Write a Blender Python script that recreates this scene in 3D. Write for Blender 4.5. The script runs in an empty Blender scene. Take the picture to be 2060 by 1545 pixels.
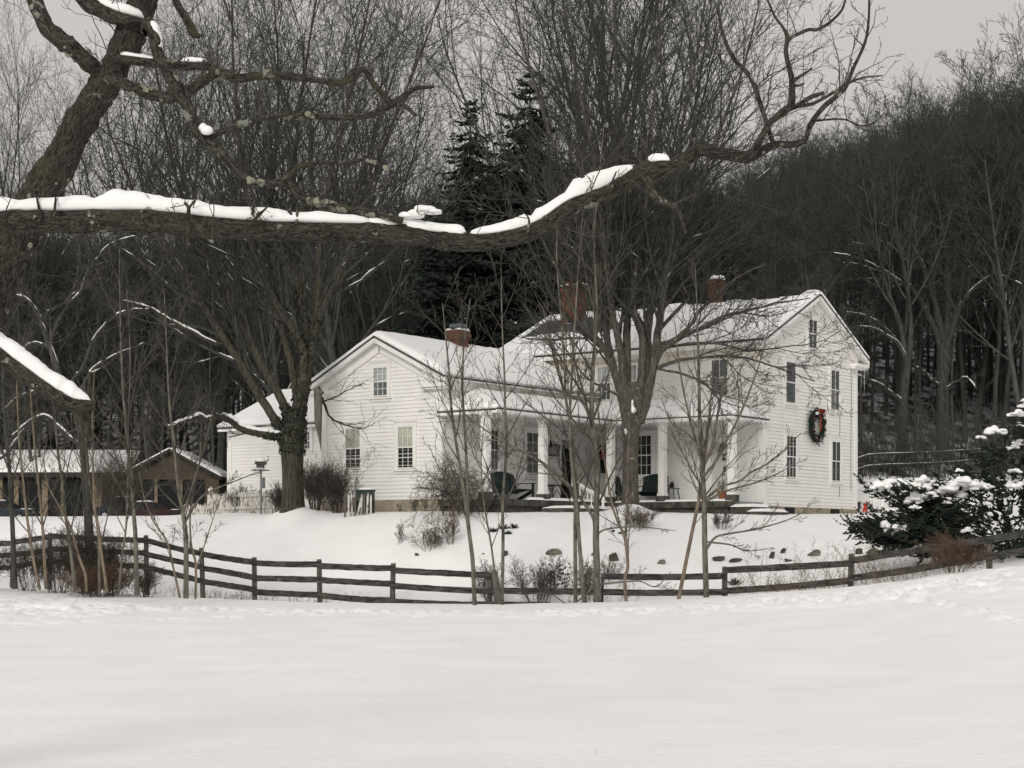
import bpy, math, random
import numpy as np
from mathutils import Vector

SC = bpy.context.scene
COL = SC.collection
rnd = random.Random(7)
F, HZ, CX, EYE = 3440.0, 1095.0, 1030.0, 1.6      # focal length in photo pixels, horizon row, centre column, eye height
R = math.radians

def P(px, py, d):
    return np.array([(px - CX) * d / F, d, EYE + (HZ - py) * d / F])

# ---------------------------------------------------------------- objects
def tag(o, label=None, cat=None, group=None, kind=None):
    if label: o['label'] = label
    if cat: o['category'] = cat
    if group: o['group'] = group
    if kind: o['kind'] = kind
    return o

ORG = {}
def thing(name, loc, label, cat, group=None, kind=None):
    o = bpy.data.objects.new(name, None)
    o.empty_display_size = 0.3
    o.location = tuple(float(v) for v in loc)
    COL.objects.link(o)
    ORG[o] = np.array(o.location, dtype=float)
    return tag(o, label, cat, group, kind)

def raw_mesh(name, V, faces, smooth=True):
    me = bpy.data.meshes.new(name)
    V = np.asarray(V, dtype=np.float32).reshape(-1, 3)
    if isinstance(faces, np.ndarray):
        k = faces.shape[1]; nf = len(faces)
        tot = np.full(nf, k, dtype=np.int32); idx = faces.reshape(-1).astype(np.int32)
    else:
        tot = np.array([len(f) for f in faces], dtype=np.int32)
        idx = np.fromiter((i for f in faces for i in f), dtype=np.int32)
        nf = len(faces)
    me.vertices.add(len(V)); me.vertices.foreach_set('co', V.reshape(-1))
    me.loops.add(len(idx)); me.loops.foreach_set('vertex_index', idx)
    me.polygons.add(nf)
    st = np.zeros(nf, dtype=np.int32)
    if nf > 1: st[1:] = np.cumsum(tot)[:-1]
    me.polygons.foreach_set('loop_start', st)
    me.polygons.foreach_set('loop_total', tot)
    me.polygons.foreach_set('use_smooth', np.full(nf, bool(smooth)))
    me.update(calc_edges=True)
    me.validate()
    return me

def mesh_obj(name, V, faces, mat, parent=None, smooth=True, loc=None):
    """V in world coordinates; the object's origin is its thing's origin."""
    V = np.asarray(V, dtype=float).reshape(-1, 3)
    if parent is not None:
        org = ORG[parent]
    else:
        org = np.array(loc if loc is not None else (0, 0, 0), dtype=float)
    me = raw_mesh(name, V - org, faces, smooth)
    me.materials.append(mat)
    o = bpy.data.objects.new(name, me)
    COL.objects.link(o)
    if parent is not None: o.parent = parent
    else: o.location = tuple(org)
    ORG[o] = org
    return o

class MB:
    def __init__(s): s.v = []; s.f = []
    def quad(s, *p):
        n = len(s.v); s.v += [tuple(map(float, q)) for q in p]; s.f.append(tuple(range(n, n + len(p)))); return s
    def mesh(s, V, Fc):
        n = len(s.v); s.v += [tuple(map(float, q)) for q in V]; s.f += [tuple(int(i) + n for i in f) for f in Fc]; return s
    def hexa(s, p):                       # 8 points: bottom ring 0-3, top ring 4-7
        return s.mesh(p, [(0, 3, 2, 1), (4, 5, 6, 7), (0, 1, 5, 4), (1, 2, 6, 5), (2, 3, 7, 6), (3, 0, 4, 7)])
    def bar(s, a, b, w, h, up=(0, 0, 1)):  # box running from a to b; w across, h along up
        a = np.array(a, float); b = np.array(b, float); t = b - a; t /= np.linalg.norm(t)
        up = np.array(up, float); side = np.cross(t, up); n = np.linalg.norm(side)
        if n < 1e-5: side = np.cross(t, (0, 1, 0)); n = np.linalg.norm(side)
        side /= n; up = np.cross(side, t)
        p = []
        for e in (-h / 2, h / 2):
            p += [a - side * w / 2 + up * e, b - side * w / 2 + up * e, b + side * w / 2 + up * e, a + side * w / 2 + up * e]
        return s.hexa(p)
    def box(s, c, x, y, sz):              # centre, two horizontal axes as vectors (half sizes included), half height
        c = np.array(c, float); x = np.array([*x[:2], 0.0]); y = np.array([*y[:2], 0.0]); z = np.array([0, 0, sz])
        return s.hexa([c - x - y - z, c + x - y - z, c + x + y - z, c - x + y - z, c - x - y + z, c + x - y + z, c + x + y + z, c - x + y + z])
    def tube(s, pts, rad, k=8, cap=True):
        V, Fc = tubes([(np.array(pts, float), np.array(rad if hasattr(rad, '__len__') else [rad] * len(pts), float))], k)
        s.mesh(V, Fc.tolist())
        if cap:
            n = len(s.v); m = len(pts)
            s.f.append(tuple(range(n - k, n))); s.f.append(tuple(range(n - m * k + k - 1, n - m * k - 1, -1)))
        return s
    def ball(s, c, r, seed=0, rough=0.0, n=2, flat=1.0):
        V, Fc = ico(n)
        rr = np.random.RandomState(seed)
        ph = rr.rand(6, 3) * 6.28; k = rr.randn(6, 3) * 2.2
        d = sum(np.sin(V @ k[i] + ph[i, 0]) for i in range(6)) / 6.0
        W = V * (1 + rough * d)[:, None]
        r = np.array(r if hasattr(r, '__len__') else (r, r, r))
        W = W * r; W[:, 2] = np.where(W[:, 2] < 0, W[:, 2] * flat, W[:, 2])
        return s.mesh(W + np.array(c), Fc)
    def build(s, name, mat, parent=None, smooth=False, loc=None):
        return mesh_obj(name, np.array(s.v), s.f, mat, parent, smooth, loc)

_ICO = {}
def ico(n):
    if n in _ICO: return _ICO[n]
    import bmesh
    bm = bmesh.new(); bmesh.ops.create_icosphere(bm, subdivisions=n, radius=1.0)
    V = np.array([v.co[:] for v in bm.verts]); Fc = [tuple(v.index for v in f.verts) for f in bm.faces]
    bm.free(); _ICO[n] = (V, Fc); return _ICO[n]

# ---------------------------------------------------------------- tubes and trees
def tubes(brs, k, ref=None, disp=None):
    groups = {}
    for b in brs: groups.setdefault(len(b[0]), []).append(b)
    Vs, Fs, off = [], [], 0
    th = np.arange(k) * 2 * math.pi / k
    for n, bl in groups.items():
        Pt = np.array([b[0] for b in bl], dtype=float); Rd = np.array([b[1] for b in bl], dtype=float)
        T = np.gradient(Pt, axis=1); T /= (np.linalg.norm(T, axis=2, keepdims=True) + 1e-9)
        if ref is None:
            m = np.abs(T.mean(axis=1)); ax = np.argmin(m, axis=1); rf = np.eye(3)[ax][:, None, :]
        else: rf = np.array(ref, float)[None, None, :]
        U = np.cross(T, rf); U /= (np.linalg.norm(U, axis=2, keepdims=True) + 1e-9)
        W = np.cross(T, U)
        rr = Rd[:, :, None] * np.ones(k)
        if disp is not None: rr = rr * disp(n, k)
        ring = Pt[:, :, None, :] + rr[..., None] * (np.cos(th)[None, None, :, None] * U[:, :, None, :] + np.sin(th)[None, None, :, None] * W[:, :, None, :])
        B = len(bl)
        Vs.append(ring.reshape(-1, 3))
        i = np.arange(n - 1)[:, None] * k + np.arange(k)[None, :]
        j = np.arange(n - 1)[:, None] * k + (np.arange(k)[None, :] + 1) % k
        q = np.stack([i, j, j + k, i + k], axis=-1).reshape(-1, 4)
        q = (q[None] + (np.arange(B) * n * k)[:, None, None]).reshape(-1, 4) + off
        Fs.append(q); off += B * n * k
    return np.concatenate(Vs), np.concatenate(Fs)

def _norm(d):
    n = math.sqrt(d[0] * d[0] + d[1] * d[1] + d[2] * d[2]) + 1e-9
    return (d[0] / n, d[1] / n, d[2] / n)

def side_dir(rng, d, ang, az):
    d = _norm(d)
    ref = (0.0, 0.0, 1.0) if abs(d[2]) < 0.9 else (1.0, 0.0, 0.0)
    u = _norm((d[1] * ref[2] - d[2] * ref[1], d[2] * ref[0] - d[0] * ref[2], d[0] * ref[1] - d[1] * ref[0]))
    w = (d[1] * u[2] - d[2] * u[1], d[2] * u[0] - d[0] * u[2], d[0] * u[1] - d[1] * u[0])
    ca, sa = math.cos(ang), math.sin(ang); cz, sz = math.cos(az), math.sin(az)
    return tuple(d[i] * ca + sa * (cz * u[i] + sz * w[i]) for i in range(3))

def grow(out, rng, p, d, L, r0, lev, S):
    n = S['seg'][lev]; wan = S['wan'][lev]; up = S['up'][lev]; r1 = max(r0 * S.get('tip', 0.3), S['rmin'])
    pts = [tuple(p)]; rad = [r0]; st = L / n
    x, y, z = p
    for i in range(n):
        d = _norm((d[0] + rng.gauss(0, wan), d[1] + rng.gauss(0, wan), d[2] + rng.gauss(0, wan) + up))
        x += d[0] * st; y += d[1] * st; z += d[2] * st
        pts.append((x, y, z)); rad.append(r0 + (r1 - r0) * (i + 1) / n)
    out.append((lev, pts, rad))
    spawn(out, rng, pts, rad, L, lev, S)

def spawn(out, rng, pts, rad, L, lev, S, k=None, start=None):
    if lev + 1 >= len(S['seg']): return
    k = S['n'][lev] if k is None else k
    k = max(0, int(round(k * rng.uniform(0.75, 1.25))))
    start = S['start'][lev] if start is None else start
    az = rng.random() * 6.28; n = len(pts) - 1
    for j in range(k):
        t = start + (0.99 - start) * (j + rng.random()) / k
        q = t * n; i = min(int(q), n - 1); f = q - i
        a, b = pts[i], pts[i + 1]
        pos = tuple(a[m] + (b[m] - a[m]) * f for m in range(3))
        dd = tuple(b[m] - a[m] for m in range(3)); r = rad[i] + (rad[i + 1] - rad[i]) * f
        az += 2.4 + rng.uniform(-0.5, 0.5)
        ang = R(rng.uniform(*S['ang'][lev]))
        cl = L * rng.uniform(*S['len'][lev]) * (1.0 - S.get('shrink', 0.45) * (t - start))
        cr = max(min(r * S.get('rr', 0.6), cl * S.get('slim', 0.018)), S['rmin'])
        grow(out, rng, pos, side_dir(rng, dd, ang, az), cl, cr, lev + 1, S)

def snow_strips(brs, rng, keep=0.6, rmin=0.012, slope=0.85, kx=0.62, add=0.012):
    """ridges of snow lying along the tops of branches"""
    res = []
    for lev, pts, rad in brs:
        run = []
        for i in range(len(pts) - 1):
            a, b = pts[i], pts[i + 1]
            l = math.dist(a, b) + 1e-9
            ok = rad[i] > rmin and abs(b[2] - a[2]) / l < slope and rng.random() < keep
            if ok:
                if not run: run = [i]
                run.append(i + 1)
            if (not ok or i == len(pts) - 2) and run:
                if len(run) >= 2:
                    pp, rr = [], []
                    m = len(run)
                    for q, ix in enumerate(run):
                        r = rad[ix]; w = 1.0 if 0 < q < m - 1 else 0.25
                        pp.append((pts[ix][0], pts[ix][1], pts[ix][2] + r * 0.72)); rr.append((r * kx + add) * w * rng.uniform(0.75, 1.2))
                    if m == 2:
                        pp.insert(1, tuple((pp[0][c] + pp[1][c]) / 2 for c in range(3))); rr.insert(1, rr[0] * 3)
                    res.append((pp, rr))
                run = []
    return res

def branch_obj(name, brs, levs, sides, mat, parent):
    V, Fc, off = [], [], 0
    for lv in levs:
        bl = [(b[1], b[2]) for b in brs if b[0] == lv]
        if not bl: continue
        v, f = tubes(bl, sides[lv] if lv < len(sides) else 3)
        V.append(v); Fc.append(f + off); off += len(v)
    if not V: return None
    return mesh_obj(name, np.concatenate(V), np.concatenate(Fc), mat, parent)

def catmull(pts, m):
    """smooth a polyline of rows (any columns)"""
    A = np.array(pts, float); A = np.vstack([2 * A[0] - A[1], A, 2 * A[-1] - A[-2]])
    out = []
    for i in range(1, len(A) - 2):
        for t in np.arange(m) / m:
            p0, p1, p2, p3 = A[i - 1:i + 3]
            out.append(0.5 * (2 * p1 + (p2 - p0) * t + (2 * p0 - 5 * p1 + 4 * p2 - p3) * t * t + (3 * p1 - p0 - 3 * p2 + p3) * t ** 3))
    out.append(A[-2]); return np.array(out)

# ---------------------------------------------------------------- noise
_prm = np.random.RandomState(3).rand(256, 256)
def vnoise(x, y):
    x = np.asarray(x, float); y = np.asarray(y, float)
    xi = np.floor(x).astype(int); yi = np.floor(y).astype(int); fx = x - xi; fy = y - yi
    fx = fx * fx * (3 - 2 * fx); fy = fy * fy * (3 - 2 * fy)
    g = lambda a, b: _prm[a % 256, b % 256]
    return (g(xi, yi) * (1 - fx) + g(xi + 1, yi) * fx) * (1 - fy) + (g(xi, yi + 1) * (1 - fx) + g(xi + 1, yi + 1) * fx) * fy
def fbm(x, y, o=4):
    s = 0; a = 0.5
    for i in range(o): s = s + a * (vnoise(x, y) - 0.5); x = x * 2.03 + 17; y = y * 2.03 + 31; a *= 0.5
    return s
def sstep(a, b, x):
    t = np.clip((x - a) / (b - a), 0, 1); return t * t * (3 - 2 * t)

# ---------------------------------------------------------------- materials
def mat(name, c0, c1=None, rough=0.8, scale=4.0, detail=6.0, bump=0.0, bscale=None, stretch=(1, 1, 1), lo=0.35, hi=0.65, spec=0.3, dist=0.02, metal=0.0):
    m = bpy.data.materials.new(name); m.use_nodes = True
    nt = m.node_tree; N = nt.nodes; L = nt.links
    b = N['Principled BSDF']; b.inputs['Roughness'].default_value = rough
    b.inputs['Specular IOR Level'].default_value = spec; b.inputs['Metallic'].default_value = metal
    if c1 is None and bump == 0:
        b.inputs['Base Color'].default_value = (*c0, 1); return m
    tc = N.new('ShaderNodeTexCoord'); mp = N.new('ShaderNodeMapping'); mp.inputs['Scale'].default_value = stretch
    L.new(tc.outputs['Object'], mp.inputs['Vector'])
    nz = N.new('ShaderNodeTexNoise'); nz.inputs['Scale'].default_value = scale; nz.inputs['Detail'].default_value = detail
    L.new(mp.outputs['Vector'], nz.inputs['Vector'])
    rp = N.new('ShaderNodeValToRGB'); rp.color_ramp.elements[0].position = lo; rp.color_ramp.elements[1].position = hi
    rp.color_ramp.elements[0].color = (*c0, 1); rp.color_ramp.elements[1].color = (*(c1 or c0), 1)
    L.new(nz.outputs['Fac'], rp.inputs['Fac']); L.new(rp.outputs['Color'], b.inputs['Base Color'])
    if bump:
        n2 = N.new('ShaderNodeTexNoise'); n2.inputs['Scale'].default_value = bscale or scale * 3; n2.inputs['Detail'].default_value = 5
        L.new(mp.outputs['Vector'], n2.inputs['Vector'])
        bp = N.new('ShaderNodeBump'); bp.inputs['Strength'].default_value = bump; bp.inputs['Distance'].default_value = dist
        L.new(n2.outputs['Fac'], bp.inputs['Height']); L.new(bp.outputs['Normal'], b.inputs['Normal'])
    return m

def add_patches(m, color, scale, lo, hi, stretch=(1, 1, 1)):
    """lichen, stains: patches of another colour of the thing itself"""
    nt = m.node_tree; N = nt.nodes; L = nt.links; b = N['Principled BSDF']
    src = b.inputs['Base Color'].links[0].from_socket
    tc = N.new('ShaderNodeTexCoord'); mp = N.new('ShaderNodeMapping'); mp.inputs['Scale'].default_value = stretch
    mp.inputs['Location'].default_value = (3.1, 7.7, 1.3)
    nz = N.new('ShaderNodeTexNoise'); nz.inputs['Scale'].default_value = scale; nz.inputs['Detail'].default_value = 8; nz.inputs['Roughness'].default_value = 0.6
    L.new(tc.outputs['Object'], mp.inputs['Vector']); L.new(mp.outputs['Vector'], nz.inputs['Vector'])
    mr = N.new('ShaderNodeMapRange'); mr.inputs['From Min'].default_value = lo; mr.inputs['From Max'].default_value = hi
    L.new(nz.outputs['Fac'], mr.inputs['Value'])
    mx = N.new('ShaderNodeMix'); mx.data_type = 'RGBA'
    L.new(mr.outputs['Result'], mx.inputs[0]); L.new(src, mx.inputs[6]); mx.inputs[7].default_value = (*color, 1)
    L.new(mx.outputs[2], b.inputs['Base Color'])
    return m

M = {}
M['snow'] = mat('snow', (0.86, 0.855, 0.85), (0.90, 0.895, 0.89), 0.75, 1.2, 4, 0.25, 14, dist=0.02, spec=0.15)
M['snowfield'] = mat('snow field', (0.85, 0.845, 0.84), (0.90, 0.895, 0.89), 0.75, 0.7, 5, 0.6, 9, dist=0.03, spec=0.15)
M['hill'] = mat('leaf litter and thin snow', (0.035, 0.03, 0.025), (0.55, 0.56, 0.58), 0.9, 1.3, 8, 0.4, 6, lo=0.47, hi=0.60, stretch=(1, .28, 1))
M['paint'] = mat('white paint', (0.80, 0.785, 0.76), (0.74, 0.725, 0.70), 0.55, 1.6, 6, lo=0.45, hi=0.75)
M['paint2'] = mat('white trim paint', (0.82, 0.805, 0.78), (0.76, 0.745, 0.72), 0.5, 3, 5)
M['stained'] = add_patches(mat('stained white paint', (0.74, 0.71, 0.65), (0.62, 0.56, 0.45), 0.6, 1.4, 6, stretch=(3, 3, 0.3)), (0.46, 0.37, 0.22), 2.2, 0.55, 0.75, (4, 4, 0.25))
M['shingle'] = mat('grey shingles', (0.035, 0.038, 0.042), (0.085, 0.09, 0.095), 0.85, 6, 4, 0.4, 30)
M['brick'] = None
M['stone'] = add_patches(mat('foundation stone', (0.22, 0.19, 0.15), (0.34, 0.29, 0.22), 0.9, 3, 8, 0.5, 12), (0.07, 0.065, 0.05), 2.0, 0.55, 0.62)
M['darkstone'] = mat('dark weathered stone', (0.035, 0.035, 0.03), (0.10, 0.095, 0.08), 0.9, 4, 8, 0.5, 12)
M['rock'] = mat('field stone', (0.07, 0.065, 0.055), (0.22, 0.20, 0.16), 0.9, 5, 8, 0.5, 14)
M['rockdark'] = mat('dark field stone', (0.03, 0.032, 0.028), (0.085, 0.085, 0.07), 0.9, 5, 8, 0.5, 14)
M['fence'] = add_patches(mat('weathered fence board', (0.022, 0.022, 0.021), (0.105, 0.10, 0.092), 0.85, 3.0, 8, 0.4, 20, stretch=(1, 1, 6), lo=0.4, hi=0.72), (0.17, 0.17, 0.155), 7, 0.62, 0.7)
M['post'] = add_patches(mat('weathered fence post', (0.05, 0.048, 0.042), (0.14, 0.13, 0.115), 0.85, 4, 8, 0.4, 20, stretch=(5, 5, 0.7)), (0.2, 0.2, 0.17), 6, 0.62, 0.7)
M['bark'] = mat('grey bark', (0.024, 0.0245, 0.0215), (0.075, 0.075, 0.066), 0.95, 5, 8, 0.6, 20, stretch=(3, 3, 0.6), dist=0.02)
M['twig'] = mat('twig bark', (0.04, 0.037, 0.03), (0.085, 0.077, 0.063), 0.9, 3, 2)
M['farbark'] = mat('forest bark', (0.036, 0.0375, 0.0345), (0.085, 0.087, 0.080), 0.95, 2, 4, stretch=(2, 2, 0.5))
M['maple'] = add_patches(mat('maple bark', (0.045, 0.042, 0.036), (0.125, 0.115, 0.095), 0.95, 7, 8, 0.8, 24, stretch=(3, 3, 0.5), dist=0.03), (0.27, 0.27, 0.22), 8, 0.62, 0.68)
M['oldbark'] = add_patches(mat('old furrowed bark', (0.03, 0.028, 0.022), (0.11, 0.095, 0.07), 0.95, 6, 8, 1.0, 16, stretch=(4, 4, 0.4), dist=0.05), (0.2, 0.21, 0.17), 7, 0.66, 0.72)
M['sapling'] = add_patches(mat('young smooth bark', (0.075, 0.07, 0.058), (0.17, 0.155, 0.125), 0.9, 6, 6, 0.4, 20, stretch=(2, 2, 0.6)), (0.055, 0.05, 0.042), 3, 0.56, 0.62)
M['saptan'] = mat('tan young bark', (0.12, 0.098, 0.072), (0.22, 0.175, 0.125), 0.9, 6, 6, 0.4, 20, stretch=(2, 2, 0.6))
M['saptwig'] = mat('sapling twig', (0.05, 0.046, 0.038), (0.10, 0.09, 0.072), 0.9, 3, 2)
M['fgbark'] = None
M['lichen'] = mat('pale lichen', (0.09, 0.095, 0.08), (0.30, 0.30, 0.22), 0.95, 22, 8, 0.8, 60)
M['brush'] = mat('brown brush', (0.085, 0.068, 0.052), (0.17, 0.135, 0.105), 0.95, 4, 3)
M['darkbrush'] = mat('dark brush', (0.04, 0.036, 0.03), (0.095, 0.083, 0.066), 0.95, 4, 3)
M['needle'] = mat('dark evergreen foliage', (0.010, 0.017, 0.013), (0.028, 0.042, 0.030), 0.8, 3, 4)
M['spruce'] = mat('spruce foliage', (0.010, 0.014, 0.011), (0.024, 0.033, 0.026), 0.85, 2, 4)
M['ivy'] = mat('ivy leaf', (0.010, 0.014, 0.009), (0.025, 0.033, 0.020), 0.6, 6, 3)
M['weed'] = mat('dry weed', (0.10, 0.072, 0.05), (0.21, 0.155, 0.11), 0.95, 5, 3)
M['rust'] = mat('rusty dry growth', (0.07, 0.047, 0.033), (0.15, 0.10, 0.07), 0.95, 5, 3)
M['dark'] = mat('dark interior', (0.008, 0.009, 0.010))
M['blind'] = mat('cream roller blind', (0.66, 0.63, 0.54), (0.74, 0.71, 0.62), 0.8, 2, 3)
M['paleblind'] = mat('pale grey blind', (0.60, 0.61, 0.60), (0.70, 0.71, 0.70), 0.8, 2, 3)
M['curtain'] = mat('grey curtain', (0.10, 0.12, 0.125), (0.24, 0.265, 0.27), 0.9, 7, 3, stretch=(1, 1, 0.08))
M['lightcurtain'] = mat('light curtain', (0.34, 0.345, 0.33), (0.52, 0.52, 0.49), 0.9, 7, 3, stretch=(1, 1, 0.08))
M['green'] = mat('dark green painted wood', (0.010, 0.022, 0.020), (0.018, 0.036, 0.032), 0.5, 6, 4)
M['black'] = mat('black iron', (0.012, 0.012, 0.012), (0.03, 0.03, 0.03), 0.5, 12, 3)
M['red'] = mat('red ribbon', (0.42, 0.035, 0.015), (0.62, 0.07, 0.03), 0.5, 12, 3)
M['darkred'] = mat('dark red ribbon', (0.17, 0.035, 0.014), (0.30, 0.06, 0.022), 0.6, 18, 3)
M['terracotta'] = mat('terracotta', (0.23, 0.06, 0.03), (0.30, 0.09, 0.045), 0.8, 6, 4)
M['wood'] = mat('brown plank wood', (0.05, 0.038, 0.027), (0.10, 0.077, 0.055), 0.85, 3, 6, stretch=(1, 1, 8))
M['tan'] = mat('tan painted boards', (0.17, 0.135, 0.09), (0.25, 0.20, 0.14), 0.85, 2, 5)
M['brownroof'] = mat('dark roof edge', (0.02, 0.018, 0.016), (0.045, 0.04, 0.035), 0.9, 4, 4)
M['greymetal'] = mat('grey metal', (0.22, 0.23, 0.24), (0.34, 0.35, 0.36), 0.4, 8, 3, metal=0.6)
M['bluemetal'] = mat('blue grey metal', (0.10, 0.14, 0.16), (0.17, 0.21, 0.23), 0.5, 8, 3, metal=0.3)
M['greywood'] = mat('grey driftwood', (0.075, 0.07, 0.062), (0.15, 0.14, 0.125), 0.9, 5, 6, 0.4, 18, stretch=(3, 3, 0.5))
M['chippedpaint'] = add_patches(mat('chipped white paint', (0.66, 0.64, 0.60), (0.52, 0.50, 0.46), 0.8, 5, 5), (0.16, 0.14, 0.11), 6, 0.52, 0.58, (3, 3, 0.6))
M['door'] = mat('pale grey door paint', (0.60, 0.59, 0.56), (0.52, 0.51, 0.48), 0.5, 3, 4)
M['porchfloor'] = mat('grey porch floor paint', (0.22, 0.25, 0.26), (0.30, 0.33, 0.34), 0.6, 3, 4)
M['carred'] = mat('dark red car paint', (0.02, 0.008, 0.007), (0.034, 0.011, 0.01), 0.6, 3, 3, spec=0.25)
M['cardark'] = mat('dark blue car paint', (0.012, 0.018, 0.024), (0.02, 0.028, 0.035), 0.6, 3, 3, spec=0.2)
M['rubber'] = mat('tyre rubber', (0.012, 0.012, 0.012))
M['twigvine'] = mat('grapevine', (0.07, 0.055, 0.04), (0.15, 0.12, 0.09), 0.9, 8, 3)
M['deadleaf'] = mat('dead brown leaf', (0.07, 0.035, 0.025), (0.14, 0.075, 0.05), 0.9, 8, 3)

def limb_bark():
    """furrowed bark laid along the stem (UV: round the stem, along it)"""
    m = add_patches(mat('rough foreground bark', (0.012, 0.011, 0.009), (0.115, 0.103, 0.083), 0.95, 1.0, 10, lo=0.42, hi=0.68), (0.055, 0.056, 0.03), 4, 0.56, 0.68)
    m = add_patches(m, (0.21, 0.22, 0.19), 7, 0.635, 0.66)
    nt = m.node_tree; N = nt.nodes; L = nt.links
    mp = next(n for n in N if n.type == 'MAPPING' and n.inputs['Location'].default_value[0] == 0); tc = mp.inputs[0].links[0].from_node
    L.new(tc.outputs['UV'], mp.inputs['Vector']); mp.inputs['Scale'].default_value = (62, 21, 1)
    nz = mp.outputs[0].links[0].to_node; nz.inputs['Roughness'].default_value = 0.62; nz.inputs['Distortion'].default_value = 1.4
    bp = N.new('ShaderNodeBump'); bp.inputs['Strength'].default_value = 1.0; bp.inputs['Distance'].default_value = 0.012
    L.new(nz.outputs['Fac'], bp.inputs['Height']); L.new(bp.outputs['Normal'], N['Principled BSDF'].inputs['Normal'])
    return m
M['fgbark'] = limb_bark()

def glass_mat():
    m = bpy.data.materials.new('window glass'); m.use_nodes = True
    nt = m.node_tree; N = nt.nodes; L = nt.links
    for n in list(N): N.remove(n)
    o = N.new('ShaderNodeOutputMaterial'); mx = N.new('ShaderNodeMixShader'); t = N.new('ShaderNodeBsdfTransparent'); g = N.new('ShaderNodeBsdfGlossy')
    t.inputs['Color'].default_value = (0.94, 0.96, 0.96, 1); g.inputs['Roughness'].default_value = 0.04
    fr = N.new('ShaderNodeFresnel'); fr.inputs['IOR'].default_value = 1.6
    nz = N.new('ShaderNodeTexNoise'); nz.inputs['Scale'].default_value = 2.5
    bp = N.new('ShaderNodeBump'); bp.inputs['Strength'].default_value = 0.06
    L.new(nz.outputs['Fac'], bp.inputs['Height']); L.new(bp.outputs['Normal'], g.inputs['Normal'])
    L.new(fr.outputs['Fac'], mx.inputs['Fac']); L.new(t.outputs[0], mx.inputs[1]); L.new(g.outputs[0], mx.inputs[2]); L.new(mx.outputs[0], o.inputs['Surface'])
    return m
M['glass'] = glass_mat()

def ice_mat():
    m = mat('ice', (0.75, 0.78, 0.80), rough=0.15, spec=0.5)
    m.node_tree.nodes['Principled BSDF'].inputs['Transmission Weight'].default_value = 0.6
    return m
M['ice'] = ice_mat()

def brick_mat():
    m = bpy.data.materials.new('chimney brick'); m.use_nodes = True
    nt = m.node_tree; N = nt.nodes; L = nt.links; b = N['Principled BSDF']; b.inputs['Roughness'].default_value = 0.9
    tc = N.new('ShaderNodeTexCoord'); sp = N.new('ShaderNodeSeparateXYZ'); cb = N.new('ShaderNodeCombineXYZ'); ad = N.new('ShaderNodeMath'); ad.operation = 'ADD'
    L.new(tc.outputs['Object'], sp.inputs[0]); L.new(sp.outputs[0], ad.inputs[0]); L.new(sp.outputs[1], ad.inputs[1])
    L.new(ad.outputs[0], cb.inputs[0]); L.new(sp.outputs[2], cb.inputs[1])
    bk = N.new('ShaderNodeTexBrick'); bk.inputs['Scale'].default_value = 1.0; bk.inputs['Brick Width'].default_value = 0.22; bk.inputs['Row Height'].default_value = 0.075; bk.inputs['Mortar Size'].default_value = 0.008
    bk.inputs['Color1'].default_value = (0.10, 0.032, 0.017, 1); bk.inputs['Color2'].default_value = (0.165, 0.052, 0.026, 1); bk.inputs['Mortar'].default_value = (0.11, 0.08, 0.06, 1)
    L.new(cb.outputs[0], bk.inputs['Vector']); L.new(bk.outputs['Color'], b.inputs['Base Color'])
    bp = N.new('ShaderNodeBump'); bp.inputs['Strength'].default_value = 0.5; bp.inputs['Distance'].default_value = 0.01
    L.new(bk.outputs['Fac'], bp.inputs['Height']); bp.invert = True; L.new(bp.outputs['Normal'], b.inputs['Normal'])
    return m
M['brick'] = brick_mat()

# ---------------------------------------------------------------- camera, sky, light
cam = bpy.data.cameras.new('camera'); cam.lens = 36.0 * F / 2060.0; cam.sensor_width = 36.0
cam.shift_y = (HZ - 772.5) / 2060.0; cam.clip_end = 2000; cam.clip_start = 0.1
co = bpy.data.objects.new('camera', cam); co.location = (0, 0, EYE); co.rotation_euler = (R(90), 0, 0); COL.objects.link(co); SC.camera = co

W = bpy.data.worlds.new('World'); SC.world = W; W.use_nodes = True
nt = W.node_tree; N = nt.nodes; L = nt.links; bg = N['Background']
SUN_EL, SUN_AZ = R(23), R(-166)           # behind the camera, to its left
sky = N.new('ShaderNodeTexSky'); sky.sky_type = 'NISHITA'; sky.sun_disc = False; sky.sun_elevation = SUN_EL; sky.sun_rotation = SUN_AZ
sky.dust_density = 4.0; sky.air_density = 1.0
hs = N.new('ShaderNodeHueSaturation'); hs.inputs['Saturation'].default_value = 0.06
tc = N.new('ShaderNodeTexCoord'); sp = N.new('ShaderNodeSeparateXYZ'); mr = N.new('ShaderNodeMapRange')
mr.inputs['From Min'].default_value = 0.0; mr.inputs['From Max'].default_value = 0.8
mr.inputs['To Min'].default_value = 0.72; mr.inputs['To Max'].default_value = 1.2
vm = N.new('ShaderNodeMix'); vm.data_type = 'RGBA'; vm.inputs[0].default_value = 0.85; vm.inputs[7].default_value = (7.45, 7.13, 6.92, 1)   # overcast layer over the sky
ml = N.new('ShaderNodeVectorMath'); ml.operation = 'SCALE'
L.new(tc.outputs['Generated'], sp.inputs[0]); L.new(sp.outputs[2], mr.inputs['Value'])
L.new(sky.outputs[0], hs.inputs['Color']); L.new(hs.outputs[0], vm.inputs[6]); L.new(vm.outputs[2], ml.inputs[0]); L.new(mr.outputs['Result'], ml.inputs['Scale'])
L.new(ml.outputs[0], bg.inputs['Color']); bg.inputs['Strength'].default_value = 0.1
sl = bpy.data.lights.new('sun', 'SUN'); sl.energy = 1.6; sl.angle = R(20); sl.color = (1.0, 0.965, 0.885)
so = bpy.data.objects.new('sun', sl); COL.objects.link(so); so.location = (-20, -20, 40)
sd = Vector((math.sin(SUN_AZ) * math.cos(SUN_EL), math.cos(SUN_AZ) * math.cos(SUN_EL), math.sin(SUN_EL)))
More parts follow.
